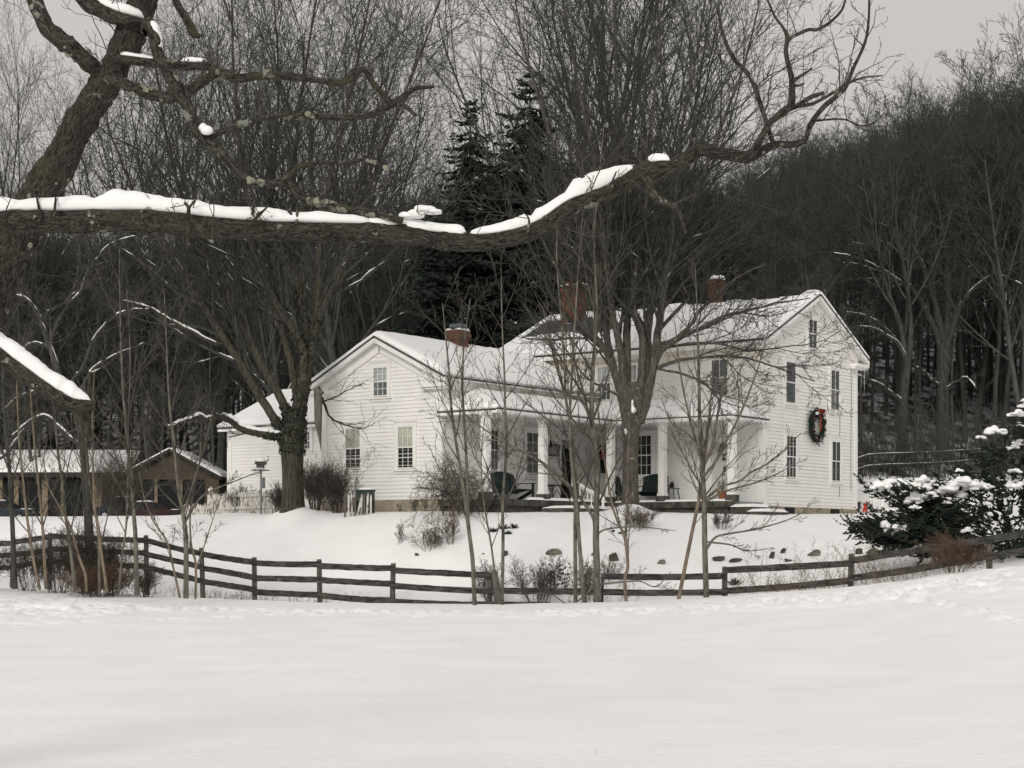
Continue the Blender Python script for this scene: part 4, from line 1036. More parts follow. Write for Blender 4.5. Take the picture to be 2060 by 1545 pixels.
# snow lying on it
sn = []
def px_u(B, px): 
    k = np.nonzero(B[:, 0] * F / B[:, 1] + CX > px)[0]; return (k[0] / (len(B) - 1)) if len(k) else 1.0
Lb = fgB[1]
start = np.argmax(Lb[:, 2] > P(0, 520, 9.6)[2]) / (len(Lb) - 1)
sn.append(ridge_snow(Lb, px_u(Lb, -200), px_u(Lb, 752), .1, .98, 1, n=260, prof=([-200, 0, 40, 120, 175, 192, 230, 330, 390, 420, 480, 560, 590, 640, 690, 752], [.07, .075, .05, .056, .075, .058, .10, .098, .096, .074, .066, .074, .056, .066, .052, .035])))
for (a, c, h, wk, sd) in ((735, 866, .05, .85, 5), (836, 936, .062, .85, 6), (1304, 1352, .045, .8, 11)):
    sn.append(ridge_snow(Lb, px_u(Lb, a), px_u(Lb, c), h, wk, sd))
sn.append(ridge_snow(Lb, px_u(Lb, 944), px_u(Lb, 1290), .06, .88, 31, n=110, prof=([944, 1000, 1062, 1076, 1090, 1120, 1148, 1165, 1210, 1250, 1290], [.05, .06, .062, .035, .062, .06, .045, .085, .078, .06, .03]))); sn.append(ridge_snow(fgB[2], .38, .98, .062, .95, 21, n=70)); sn.append(ridge_snow(fgB[5], .35, .85, .05, .9, 22)); sn.append(ridge_snow(fgB[8], .12, .42, .022, .8, 23)); sn.append(ridge_snow(fgB[8], .62, .85, .028, .9, 24))
mbz = MB(); q_ = P(852, 424, 9.9); mbz.ball(q_ + [0, 0, .004], (.062, .045, .030), 3, .5, 3, .6); mbz.ball(q_ + [.055, 0, -.008], (.055, .035, .018), 4, .5, 3, .6); mbz.ball(q_ + [-.05, 0, -.022], (.05, .04, .03), 5, .5, 3, .6); mbz.ball(q_ + [-.1, 0, -.035], (.05, .04, .025), 6, .5, 3, .6); mbz.ball(P(416, 262, 9.95), (.034, .03, .03), 8, .3, 2); mbz.ball(P(409, 256, 9.95), (.024, .03, .026), 9, .3, 2); mbz.build('snow', M['snow'], fg, True); sn.append(ridge_snow(fgB[6], .04, .12, .03, .8, 27))
mesh_obj('snow', *join(sn), M['snow'], fg)
mb = MB()
for i, c, r in ((0, 30, .024), (1, 40, .011), (2, 10, .012), (4, 9, .026), (5, 5, .026), (6, 13, .026), (7, 10, .024), (8, 5, .02), (9, 5, .02), (11, 3, .015)):
    mb.mesh(*(lambda m: (m.v, m.f))(flakes(fgB[i], c, r, 40 + i)))
mb.build('lichen', M['lichen'], fg, True)

# ---------------------------------------------------------------- traced trees
def traced(name, label, cat, group, stems, d, S, mats, base, sides=(12, 8, 5, 4, 3, 3), snow=None, seed=0, extra=None, dspread=1.0, lev0=0):
    """stems: (level, [(px,py,w)...], spawn count, depth drift); first stem is the trunk"""
    rg = random.Random(seed)
    root = thing(name, base, label, cat, group)
    trunk, crown = [], []
    for lv, pts, cnt, drift in stems:
        n = len(pts); rows = []
        for i, (a, b_, w) in enumerate(pts):
            dd = d + drift * (i / max(1, n - 1)) ** 1.3
            rows.append((*P(a, b_, dd), max(w * dd / F / 2, S['rmin'])))
        A = catmull(rows, 5)
        jit = 0.008 * np.random.RandomState(seed + len(trunk)).randn(len(A), 3) * (0.0 if lv == 0 else 1.0)
        A[:, :3] += jit
        P3 = [tuple(r[:3]) for r in A]; rd = [r[3] for r in A]
        (trunk).append((lv, P3, rd))
        if cnt:
            L = float(np.linalg.norm(np.diff(A[:, :3], axis=0), axis=1).sum())
            spawn(crown, rg, P3, rd, L, lv, S, cnt, S['start'][lv])
    big = [(b[1], b[2]) for b in trunk]
    v, f = tubes([b for b in big], 12 if max(big[0][1]) > .1 else 8)
    mesh_obj('trunk', v, f, mats[0], root)
    br = [b for b in crown if b[0] <= 2]; tw = [b for b in crown if b[0] > 2]
    branch_obj('crown', crown, range(1, 7), sides, mats[1], root)
    if snow:
        ss = snow_strips([b for b in trunk if b[0] >= 1] + [b for b in crown if b[0] <= 3], rg, *snow)
        if ss:
            v, f = tubes(ss, 5); mesh_obj('snow', v, f, M['snow'], root)
    return root, trunk, crown

SBIG = dict(seg=[8, 8, 7, 5, 4, 3], wan=[.06, .10, .12, .15, .18, .2], up=[.05, .05, .055, .05, .04, .03], n=[0, 11, 8, 4, 2, 0], start=[.3, .22, .15, .15, .2, 0],
            ang=[(20, 40), (20, 42), (22, 48), (25, 52), (25, 55)], len=[(.5, .8), (.26, .48), (.36, .66), (.36, .66), (.4, .7)], rmin=.0058, rr=.58, slim=.014, tip=.25, shrink=.45)
MAPLE = [
 (0, [(1268, 1030, 44), (1268, 1005, 36), (1268, 960, 32), (1269, 905, 31), (1269, 868, 36), (1272, 830, 44), (1274, 790, 42), (1276, 770, 26)], 0, 0),
 (1, [(1264, 840, 26), (1252, 790, 20), (1244, 771, 15), (1229, 728, 13), (1203, 684, 11), (1180, 666, 9), (1162, 643, 8), (1145, 600, 7), (1120, 540, 6), (1085, 470, 4)], 11, -1.0),
 (1, [(1264, 850, 26), (1250, 795, 18), (1235, 742, 15), (1223, 690, 14), (1215, 643, 13), (1203, 610, 12), (1188, 550, 11), (1168, 470, 10), (1138, 370, 8), (1098, 240, 7), (1058, 110, 5), (1030, -30, 3)], 16, 0.5),
 (1, [(1268, 840, 24), (1258, 795, 18), (1249, 713, 15), (1238, 655, 14), (1229, 611, 13), (1222, 540, 12), (1210, 440, 10), (1190, 300, 8), (1160, 150, 6), (1130, -20, 4)], 16, -1.5),
 (1, [(1270, 840, 24), (1262, 786, 18), (1261, 684, 16), (1261, 626, 15), (1258, 560, 13), (1262, 450, 11), (1250, 330, 9), (1240, 180, 7), (1235, -20, 4)], 16, 1.5),
 (1, [(1278, 840, 24), (1285, 800, 18), (1291, 742, 16), (1293, 684, 15), (1280, 643, 13), (1272, 600, 12), (1284, 500, 11), (1300, 400, 9), (1310, 250, 7), (1325, 100, 5), (1332, -60, 3)], 16, -0.6),
 (1, [(1282, 840, 24), (1298, 770, 18), (1302, 684, 16), (1308, 626, 14), (1315, 570, 13), (1330, 480, 11), (1350, 380, 9), (1370, 260, 7), (1400, 120, 5), (1422, -20, 3)], 16, 1.0),
 (1, [(1284, 850, 26), (1302, 795, 20), (1314, 742, 17), (1322, 684, 16), (1331, 620, 14), (1340, 560, 12), (1370, 470, 10), (1410, 360, 8), (1460, 230, 6), (1500, 120, 5), (1530, -10, 3)], 16, -1.0),
 (1, [(1312, 750, 11), (1331, 707, 10), (1366, 681, 9), (1410, 661, 8), (1453, 637, 7), (1500, 626, 6), (1560, 610, 4), (1630, 600, 2)], 9, -2.0),
 (1, [(1322, 693, 9), (1354, 684, 8), (1389, 655, 8), (1407, 626, 7), (1439, 597, 6), (1480, 560, 4), (1540, 530, 3)], 6, -0.8),
 (1, [(1316, 742, 8), (1366, 725, 7), (1410, 719, 6), (1460, 716, 5), (1510, 722, 4), (1570, 742, 3), (1640, 768, 2)], 8, -2.2),
 (1, [(1325, 742, 5), (1380, 754, 4.5), (1420, 775, 4), (1450, 805, 2.5), (1490, 820, 2)], 4, -2.4),
 (1, [(1338, 700, 6), (1400, 690, 5), (1450, 692, 5), (1500, 705, 4), (1560, 700, 3), (1640, 690, 2), (1690, 668, 1.5)], 7, -2.6),
 (1, [(1252, 800, 6), (1215, 780, 5), (1180, 760, 4), (1150, 720, 3), (1130, 690, 2)], 4, -1.5),
]
maple, mtrunk, _c = traced('maple_tree', 'grey maple with many upright stems in front of the porch, roots in a snow mound', 'tree', None, MAPLE, 53.6, SBIG, (M['maple'], M['bark']), at(1268, 53.6), snow=(.06, .02, .7), seed=5)
mb = MB(); q = P(1257, 872, 53.2); mb.tube([P(1262, 888, 53.5), P(1257, 880, 53.2), P(1253, 884, 53.05)], [.16, .12, .09], 10)
mb.build('broken_stub', M['maple'], maple)
mb = MB(); mb.ball(P(1258, 868, 53.18), (.045, .05, .09), 3, .6, 3); mb.ball(P(1272, 815, 53.15), (.04, .05, .20), 5, .5, 3); mb.ball(P(1276, 826, 53.15), (.06, .06, .10), 6, .3, 2); mb.build('snow', M['snow'], maple, True)

OLD = [
 (0, [(590, 1034, 62), (590, 1015, 47), (589, 960, 43), (588, 915, 46), (588, 880, 50), (592, 850, 44), (598, 820, 34)], 0, 0),
 (1, [(575, 880, 24), (552, 843, 18), (530, 809, 17), (499, 758, 16), (479, 724, 15), (452, 683, 14), (421, 635, 12), (384, 571, 11), (357, 533, 9), (323, 486, 8), (290, 430, 7), (250, 340, 5), (215, 250, 3)], 16, -1.0),
 (1, [(588, 880, 24), (580, 840, 19), (557, 785, 17), (530, 741, 16), (503, 683, 14), (476, 632, 13), (452, 574, 12), (421, 520, 11), (401, 482, 9), (370, 410, 8), (340, 300, 6), (320, 180, 5), (300, 40, 3)], 17, 0.8),
 (1, [(596, 860, 30), (602, 810, 26), (610, 760, 22), (611, 707, 17), (590, 663, 15), (559, 615, 14), (532, 561, 12), (510, 500, 11), (495, 400, 9), (480, 280, 7), (470, 130, 5), (465, -20, 3)], 17, -0.6),
 (1, [(602, 830, 26), (616, 760, 20), (618, 700, 16), (612, 640, 15), (598, 560, 13), (590, 480, 11), (590, 380, 9), (600, 250, 7), (620, 100, 5), (640, -20, 3)], 17, 1.2),
 (1, [(608, 800, 22), (624, 720, 16), (639, 656, 13), (652, 615, 12), (680, 561, 10), (697, 520, 9), (722, 440, 8), (760, 330, 6), (800, 220, 5), (850, 100, 4), (885, 0, 2)], 17, -1.2),
 (1, [(606, 810, 18), (626, 700, 14), (640, 600, 12), (642, 500, 10), (660, 380, 8), (690, 250, 6), (720, 120, 5), (745, -10, 3)], 16, 0.3),
 (1, [(600, 820, 16), (585, 730, 14), (560, 640, 12), (540, 540, 10), (545, 430, 8), (555, 300, 6), (560, 150, 5), (550, -10, 3)], 16, 1.6),
 (1, [(590, 874, 22), (560, 877, 18), (530, 873, 16), (505, 869, 15), (480, 859, 14), (462, 846, 13), (440, 839, 13), (415, 843, 11), (400, 837, 11), (385, 843, 9), (360, 851, 7), (340, 858, 5), (306, 846, 4)], 9, -1.8),
 (1, [(452, 690, 7), (430, 690, 7), (385, 666, 7), (345, 646, 6), (305, 621, 5), (270, 611, 4), (242, 603, 3)], 5, -0.6),
 (1, [(484, 728, 5), (455, 718, 4), (428, 711, 3)], 1, -0.4),
 (3, [(648, 800, 6), (665, 840, 4), (700, 856, 3), (730, 862, 2), (755, 850, 1.4)], 8, -1.0),
 (3, [(640, 812, 4), (672, 800, 3), (705, 782, 2), (735, 770, 1.2)], 7, -0.8),
]
old, otrunk, _c = traced('old_tree', 'thick ivy covered old tree beside the wing, with a snow topped branch reaching left', 'tree', None, OLD, 54.2, SBIG, (M['oldbark'], M['bark']), at(590, 54.2), snow=(.16, .02, .8), seed=9)
sn = []
for idx, u0, u1, h, wk in ((8, .02, .50, .11, 1.1), (8, .52, .95, .07, 1.2), (9, .12, .98, .05, 1.0), (10, .2, .95, .05, 1.1), (1, .30, .5, .035, .6), (1, .55, .75, .03, .55), (2, .25, .42, .035, .55), (2, .5, .66, .03, .5)):
    lv, pp, rr_ = otrunk[idx]; B = np.array([(*p, r) for p, r in zip(pp, rr_)]); sn += (broken_ridge(B, u0, u1, h, wk, idx) if idx < 8 else [ridge_snow(B, u0, u1, h, wk, idx, n=30)])
mesh_obj('snow', *join(sn), M['snow'], old)
# ivy leaves over the fork and up the stems
ri_ = np.random.RandomState(4); mb = MB()
def leaf(c, nn, sz):
    a = np.cross(nn, ri_.randn(3)); a /= np.linalg.norm(a) + 1e-9; b_ = np.cross(nn, a)
    mb.quad(c - a * sz * .5, c + b_ * sz * .45, c + a * sz * .6, c - b_ * sz * .45)
for idx, u0, u1, cnt in ((0, .5, 1.0, 800), (3, .0, .36, 460), (4, .0, .42, 420), (5, .0, .25, 300), (8, .0, .16, 260), (1, .0, .08, 200), (2, 0, .12, 260)):
    lv, pp, rr_ = otrunk[idx]
    for q in range(cnt):
        u = ri_.uniform(u0, u1) * (len(pp) - 1); a = int(min(u, len(pp) - 2)); p = np.array(pp[a]) * (1 - (u - a)) + np.array(pp[a + 1]) * (u - a)
        nn = ri_.randn(3); t = np.array(pp[a + 1]) - np.array(pp[a]); t /= np.linalg.norm(t); nn -= t * nn.dot(t); nn /= np.linalg.norm(nn)
        leaf(p + nn * rr_[a] * ri_.uniform(1.0, 1.2) + t * ri_.uniform(-.1, .1), nn + ri_.randn(3) * .5, ri_.uniform(.06, .10))
mb.build('ivy', M['ivy'], old)
# broken grey limb hanging at the corner of the house
mb = MB(); mb.tube([P(639, 783, 53.6), P(640, 800, 53.55), P(640, 850, 53.5), P(643, 875, 53.5), P(646, 906, 53.5)], [.13, .135, .12, .06, .01], 9); mb.tube([P(640, 788, 53.55), P(650, 790, 53.4)], [.07, .05], 7)
mb.build('broken_limb', M['greywood'], old)

APPLE = [
 (0, [(184, 1190, 22), (178, 1050, 18), (172, 950, 17), (165, 880, 17), (150, 820, 17), (130, 782, 18), (112, 745, 13)], 0, 0),
 (1, [(130, 782, 14), (100, 700, 11), (84, 655, 10), (72, 625, 8), (50, 600, 6), (12, 588, 3)], 5, -.5),
 (1, [(84, 660, 8), (95, 630, 7), (130, 610, 5), (150, 575, 4), (160, 520, 3)], 5, .5),
 (1, [(97, 695, 8), (115, 650, 7), (140, 610, 6), (162, 588, 6), (178, 545, 5), (212, 500, 4), (245, 482, 3), (290, 470, 2)], 6, -.8),
 (1, [(150, 820, 8), (170, 770, 7), (190, 740, 6), (230, 715, 4), (290, 690, 3)], 5, .6),
 (1, [(165, 900, 10), (120, 862, 9), (92, 838, 8), (58, 850, 6), (20, 882, 4)], 4, -.4),
 (1, [(140, 800, 8), (92, 788, 7), (60, 790, 6), (35, 802, 5), (0, 832, 4)], 4, .3),
 (1, [(100, 700, 8), (70, 690, 6), (48, 702, 5), (10, 722, 3)], 3, .2),
 (1, [(120, 862, 8), (75, 842, 8), (48, 868, 7), (20, 905, 6), (-15, 935, 5)], 2, .7),
 (1, [(130, 782, 9), (165, 740, 7), (185, 690, 6), (215, 650, 5), (255, 625, 4), (300, 622, 3)], 5, -.3)]
ap, atr, _c = traced('apple_tree', 'crooked dark tree with snow lined branches low at the left behind the saplings', 'tree', None, APPLE, 47.5, dict(SBIG, n=[0, 7, 5, 4, 0, 0]), (M['bark'], M['twig']), at(184, 47.5), snow=(.5, .014, .8), seed=23)
sn = []
for idx, u0, u1, h, wk in ((1, .1, .95, .04, .8), (3, .25, .95, .045, .9), (5, .1, .95, .06, 1.0), (6, .1, .95, .05, 1.0), (7, .2, .95, .05, 1.0), (8, .3, .95, .10, 1.3), (9, .4, .95, .045, 1.0), (4, .4, .9, .04, .9)):
    lv, pp, rr_ = atr[idx]; B = np.array([(*p, r) for p, r in zip(pp, rr_)]); sn += broken_ridge(B, u0, u1, h * .8, wk, idx)
mesh_obj('snow', *join(sn), M['snow'], ap)

# ---------------------------------------------------------------- saplings along the fence
SSAP = dict(seg=[8, 6, 5, 4, 3], wan=[.04, .06, .10, .12, .14], up=[.02, .05, .05, .04, .03], n=[14, 5, 2, 1, 0], start=[.22, .2, .2, .2, 0],
            ang=[(22, 45), (22, 42), (25, 45), (25, 45)], len=[(.14, .34), (.3, .6), (.35, .65), (.4, .6)], rmin=.0042, rr=.55, slim=.011, tip=.3, shrink=.55)
GL, GR = 'young saplings on the left of the field edge', 'young saplings before the porch along the field edge'
SAP = [
 (GL, 'tan sapling furthest left, close beside a second pale stem, behind the snow field', 43.5, 'saptan', [(0, [(80, 1186, 7), (70, 1140, 6), (60, 1080, 6), (52, 1020, 5), (45, 950, 4.5), (38, 880, 4), (34, 780, 2.5), (30, 690, 1.5)], 13, 0)]),
 (GL, 'pale slim straight sapling just right of the furthest left tan one', 43.8, 'saptan', [(0, [(93, 1185, 7), (88, 1100, 6), (84, 1040, 5.5), (78, 980, 5), (70, 900, 4), (62, 800, 3), (58, 700, 1.5)], 13, 0)]),
 (GL, 'thick dark trunked young tree at the left edge of the picture', 46, 'bark', [(0, [(30, 1185, 12), (26, 1080, 10), (22, 1000, 9), (18, 930, 8), (10, 850, 7), (6, 740, 5), (15, 620, 3)], 16, 0)]),
 (GL, 'grey sapling leaning left before the dark bramble thicket', 44, 'sapling', [(0, [(152, 1190, 9), (146, 1136, 8), (140, 1090, 7), (131, 1030, 6.5), (126, 973, 6), (117, 915, 5), (110, 830, 4), (105, 740, 2.5), (100, 640, 1.5)], 16, 0)]),
 (GL, 'tan sapling bent sharply to the left before the thicket', 43.5, 'saptan', [(0, [(174, 1190, 6), (172, 1157, 6), (163, 1132, 5.5), (152, 1097, 5), (140, 1055, 4), (112, 1006, 3), (95, 970, 2), (88, 920, 1.4)], 9, 0)]),
 (GL, 'thin upright sapling in the middle of the thicket', 43.8, 'sapling', [(0, [(200, 1190, 6), (198, 1078, 5), (187, 1008, 4.5), (177, 950, 4), (172, 860, 3), (170, 760, 1.6)], 13, 0)]),
 (GL, 'pale tan sapling at the right side of the thicket', 43.2, 'saptan', [(0, [(216, 1192, 7), (205, 1120, 6), (199, 1066, 5.5), (190, 1020, 5), (188, 960, 4), (186, 850, 3), (190, 740, 1.6)], 13, 0)]),
 (GL, 'very thin sapling leaning right between the thicket and the fence post', 43.2, 'sapling', [(0, [(239, 1194, 5), (245, 1125, 4.5), (254, 1055, 4), (257, 973, 3.5), (258, 860, 3), (262, 720, 2.2), (255, 580, 1.5)], 13, 0)]),
 (GL, 'stout grey sapling just left of the fence post where the rails turn down', 43, 'sapling', [(0, [(275, 1198, 10), (273, 1090, 9), (268, 1020, 8), (263, 950, 7), (257, 892, 6), (247, 780, 5), (242, 640, 3), (240, 500, 1.6)], 20, 0)]),
 (GL, 'small tan sapling leaning to the left beside the stout forked one', 42.5, 'saptan', [(0, [(362, 1203, 5), (350, 1148, 4.5), (336, 1090, 4), (308, 1048, 3), (290, 1000, 2), (280, 950, 1.4)], 9, 0)]),
 (GL, 'stout grey sapling crossing the left fence rails, with wide spreading branches', 42.3, 'sapling', [(0, [(374, 1204, 11), (374, 1090, 10), (368, 1031, 8), (359, 985, 7), (350, 892, 6), (340, 800, 4.5), (335, 690, 3), (330, 580, 1.6)], 20, 0), (0, [(372, 1050, 6), (400, 1005, 4.5), (430, 985, 3.5), (480, 965, 2.5), (530, 945, 1.5)], 8, -.6), (0, [(370, 1030, 5), (392, 960, 4), (410, 900, 3), (430, 820, 1.6)], 8, .4)]),
 (GL, 'slender tan sapling against the fence post right of the stout forked one', 42.5, 'saptan', [(0, [(393, 1205, 5), (394, 1136, 5), (384, 1090, 4), (384, 1020, 3), (398, 950, 2), (405, 890, 1.4)], 10, 0), (0, [(392, 1150, 3), (410, 1100, 2.5), (425, 1055, 2), (440, 1010, 1.4)], 6, -.3)]),
 (GR, 'twin stemmed sapling left of the porch, before the weeping bush', 42, 'sapling', [(0, [(955, 1222, 9), (951, 1131, 8.5), (944, 1073, 8), (938, 1023, 8), (928, 954, 6.5), (914, 869, 5.5), (907, 808, 5), (904, 760, 4.5), (898, 690, 3), (890, 610, 1.6)], 18, 0), (0, [(942, 1045, 6), (939, 935, 5.5), (932, 818, 5), (930, 760, 4.5), (934, 690, 3), (946, 600, 1.6)], 14, .4)]),
 (GR, 'straight slim sapling in line with the green porch glider', 42, 'sapling', [(0, [(1010, 1222, 7), (1012, 1087, 6.5), (1011, 1029, 6), (1012, 993, 6), (1019, 896, 5.5), (1016, 818, 5), (1015, 760, 4), (1010, 650, 3), (1008, 540, 1.6)], 20, 0)]),
 (GR, 'thin crooked sapling just left of the straight slim one, dividing low down', 42.2, 'sapling', [(0, [(999, 1190, 4), (990, 1110, 4), (980, 1050, 3.5), (972, 1000, 3), (968, 920, 2.2), (975, 840, 1.5)], 12, 0)]),
 (GR, 'left stem of the close pair of grey saplings beside the stout brown one', 42, 'sapling', [(0, [(1158, 1220, 8), (1157, 1100, 7.5), (1157, 1040, 7), (1159, 974, 7), (1151, 876, 6), (1138, 800, 5.5), (1136, 740, 5), (1130, 650, 4), (1120, 520, 2.6), (1125, 390, 1.6)], 16, 0)]),
 (GR, 'right stem of the close pair of grey saplings, leaning against its neighbour', 41.8, 'sapling', [(0, [(1176, 1220, 9), (1165, 1087, 8), (1160, 1015, 8), (1150, 930, 7), (1146, 850, 6), (1150, 760, 5), (1157, 640, 4), (1165, 520, 2.6), (1175, 400, 1.6)], 16, 0)]),
 (GR, 'stout brown young tree before the porch steps, with long arching low limbs', 42, 'sapling', [(0, [(1202, 1222, 15), (1201, 1146, 13.5), (1199, 1087, 13), (1200, 1012, 12), (1202, 935, 11), (1194, 876, 11), (1190, 838, 10), (1192, 760, 8), (1196, 690, 7), (1200, 600, 6), (1195, 480, 4), (1205, 360, 2.5), (1215, 250, 1.5)], 17, 0),
      (0, [(1197, 1062, 7), (1190, 1035, 6.5), (1151, 983, 6), (1103, 939, 5.5), (1070, 919, 5), (1006, 884, 4), (947, 843, 2.5), (900, 800, 1.6)], 14, -.6), (0, [(1191, 850, 6), (1171, 808, 6), (1141, 793, 5), (1126, 760, 4.5), (1110, 700, 3), (1092, 620, 1.6)], 12, .5), (0, [(1199, 1080, 5), (1215, 1066, 3.5), (1260, 1060, 2.8), (1310, 1062, 2), (1360, 1068, 1.2)], 5, -.6), (0, [(1200, 1165, 4), (1180, 1195, 3.5), (1145, 1215, 3), (1110, 1195, 2)], 3, -.3), (0, [(1204, 1176, 4), (1260, 1170, 3), (1290, 1170, 2.5), (1320, 1180, 2), (1350, 1150, 1.4)], 3, -.2)]),
 (GR, 'forked pale sapling right of the stout brown one, in front of the maple', 42, 'saptan', [(0, [(1260, 1216, 7), (1257, 1163, 6.5), (1263, 1140, 6.5), (1257, 1082, 6), (1244, 1052, 5), (1232, 1017, 4.5), (1222, 960, 4), (1212, 900, 3.2), (1200, 800, 1.8)], 14, 0), (0, [(1258, 1085, 5), (1260, 1030, 4), (1262, 980, 3.5), (1264, 900, 3), (1270, 800, 1.8)], 10, .4)]),
 (GR, 'sapling leaning strongly to the right across the porch edge', 41.5, 'saptan', [(0, [(1364, 1211, 8), (1384, 1111, 7.5), (1401, 1029, 7), (1410, 985, 6), (1418, 930, 5), (1424, 860, 4), (1432, 780, 2.8), (1440, 690, 1.6)], 14, 0)]),
 (GR, 'furthest right stout sapling, its branches spreading over the house gable', 41.3, 'sapling', [(0, [(1421, 1209, 12), (1418, 1102, 11), (1417, 1029, 10.5), (1416, 1000, 10), (1413, 935, 9), (1408, 857, 7.5), (1406, 760, 6), (1404, 690, 5), (1402, 620, 3), (1398, 530, 1.6)], 18, 0),
      (0, [(1417, 935, 6), (1433, 896, 5.5), (1443, 838, 5), (1454, 779, 4.2), (1466, 715, 3), (1482, 640, 1.6)], 10, -.3), (0, [(1415, 960, 6), (1439, 929, 5.5), (1460, 890, 5), (1487, 838, 4.5), (1511, 779, 3.6), (1531, 720, 2.6), (1548, 655, 1.4)], 10, .3),
      (0, [(1420, 1003, 6), (1452, 979, 5), (1487, 968, 4.5), (1511, 950, 4), (1540, 935, 3.5), (1579, 904, 2.8), (1612, 870, 1.4)], 9, -.4), (0, [(1422, 1008, 5), (1460, 988, 4), (1520, 971, 3.2), (1570, 950, 2.2), (1600, 930, 1.2)], 6, .3), (0, [(1419, 1108, 6), (1438, 1082, 4.5), (1464, 1074, 4), (1512, 1066, 3.5), (1579, 1048, 2.5), (1632, 1022, 1.2)], 6, -.7), (0, [(1419, 1090, 4), (1470, 1096, 3), (1500, 1108, 2.4), (1545, 1104, 1.4)], 4, -.7), (0, [(1412, 930, 5), (1395, 870, 4.5), (1378, 800, 4), (1366, 730, 3), (1358, 650, 1.6)], 9, .3), (0, [(1414, 905, 4), (1380, 870, 3), (1350, 850, 2.5), (1330, 800, 1.4)], 6, -.2)]),
]
for k, (grp, lab, d, mt, st) in enumerate(SAP):
    traced('sapling', lab, 'sapling', grp, [(lv, pts, cnt, dr) for lv, pts, cnt, dr in st], d, SSAP, (M[mt], M['saptwig']), at(st[0][1][0][0], d), seed=60 + k, sides=(6, 5, 4, 3, 3))

# ---------------------------------------------------------------- trees standing behind the house
def archetype(seed, height, r0, S, lean=.02, forks=0):
    rg = random.Random(seed); out = []
    grow(out, rg, (0, 0, -0.3), (rg.uniform(-lean, lean), rg.uniform(-lean, lean), 1), height, r0, 0, S)
    return out
SVASE = dict(seg=[9, 9, 7, 6, 4], wan=[.05, .06, .10, .13, .16, .2], up=[.05, .075, .05, .05, .04, .03], n=[12, 10, 7, 4, 0, 0], start=[.16, .25, .18, .15, .2, 0],
             ang=[(20, 46), (20, 40), (22, 46), (25, 50), (25, 50)], len=[(.48, .74), (.28, .5), (.36, .62), (.36, .64), (.4, .7)], rmin=.0075, rr=.62, slim=.016, tip=.22, shrink=.25)
SFOR = dict(seg=[9, 7, 5, 4, 3], wan=[.03, .09, .13, .16, .18], up=[.04, .06, .05, .04, .03], n=[18, 8, 6, 3, 0], start=[.34, .2, .15, .2, 0],
            ang=[(20, 46), (20, 44), (25, 50), (25, 55)], len=[(.18, .36), (.34, .62), (.36, .66), (.4, .7)], rmin=.0085, rr=.55, slim=.016, tip=.2, shrink=.5)
def tree_meshes(br, mats, split=1):
    a = tubes_levels([b for b in br if b[0] < split]); b_ = tubes_levels([b for b in br if b[0] >= split])
    return a, b_
def tubes_levels(brs, sides=(10, 7, 5, 4, 3, 3)):
    V, Fc, o = [], [], 0
    for lv in sorted({b[0] for b in brs}):
        v, f = tubes([(b[1], b[2]) for b in brs if b[0] == lv], sides[lv]); V.append(v); Fc.append(f + o); o += len(v)
    return np.concatenate(V), np.concatenate(Fc)

BIG = []
for k in range(4):
    br = archetype(200 + k, 21.0, .28, SVASE)
    rg = random.Random(k)
    t = raw_mesh('trunk', *tubes_levels([b for b in br if b[0] <= 1])); t.materials.append(M['bark'])
    c = raw_mesh('crown', *tubes_levels([b for b in br if b[0] > 1])); c.materials.append(M['farbark'])
    ss = snow_strips([b for b in br if 1 <= b[0] <= 3], rg, .22, .016, .86, .6, .014)
    s = raw_mesh('snow', *tubes(ss, 4)); s.materials.append(M['snow'])
    ss = snow_strips([b for b in br if 1 <= b[0] <= 3], rg, .5, .022, .74, .7, .022)
    s2 = raw_mesh('snow', *tubes(ss, 4)); s2.materials.append(M['snow'])
    BIG.append((t, c, s, s2))
def put_tree(name, px, d, arch, sc, rot, label, group, snow=1, tilt=0.0):
    p = at(px, d); root = thing(name, p, label, 'tree', group)
    root.rotation_euler = (tilt, 0, rot); root.scale = (sc * .95, sc * .95, sc)
    for nm, me in zip(('trunk', 'crown', 'snow'), (BIG[arch][0], BIG[arch][1], BIG[arch][1 + snow])):
        o = bpy.data.objects.new(nm, me); COL.objects.link(o); o.parent = root
    return root
GB = 'tall bare trees standing behind the house'
tl = [
 (-90, 128, 0, 1.15, .3, 'tall bare tree mostly outside the left edge of the picture'), (40, 127, 1, 1.18, 1.1, 'tall bare tree rising behind the near leaning trunk at far left'), (165, 131, 2, 1.2, 2.2, 'tall bare tree between the leaning trunk and the garage'),
 (300, 129, 3, 1.35, 3.0, 'tall bare tree above the gable of the brown garage'), (445, 124, 0, 1.35, 4.2, 'tall bare tree behind the gap between garage and house'), (690, 82, 1, 1.0, 5.0, 'tall bare tree behind the left gable of the house'),
 (560, 110, 2, 1.15, 4.4, 'tall bare tree behind the ivy covered tree'), (780, 98, 3, .98, .8, 'tall bare tree behind the small chimney of the wing, left of the spruces'), (1010, 92, 0, .62, 1.9, 'short bare tree in front of the dark spruces above the wing roof'),
 (1130, 78, 1, 1.10, 2.7, 'tall bare tree behind the left end of the main roof'), (1215, 96, 2, 1.15, 3.6, 'tall bare tree just behind the double pot chimney'), (1330, 80, 3, 1.12, 5.4, 'tall bare tree behind the middle of the main roof'),
 (1405, 92, 0, .72, .2, 'tall bare tree behind the chimney with a single snow cap'), (1490, 96, 1, .52, 2.5, 'bare tree over the right half of the main roof'), (890, 98, 2, .72, .9, 'small bare tree left of the lower spruce')]
for px, d, a, sc, rot, lab in tl: put_tree('bare_tree', px, d, a, sc, rot, lab, GB)
GD = 'big bare trees with snow lined branches right of the house'
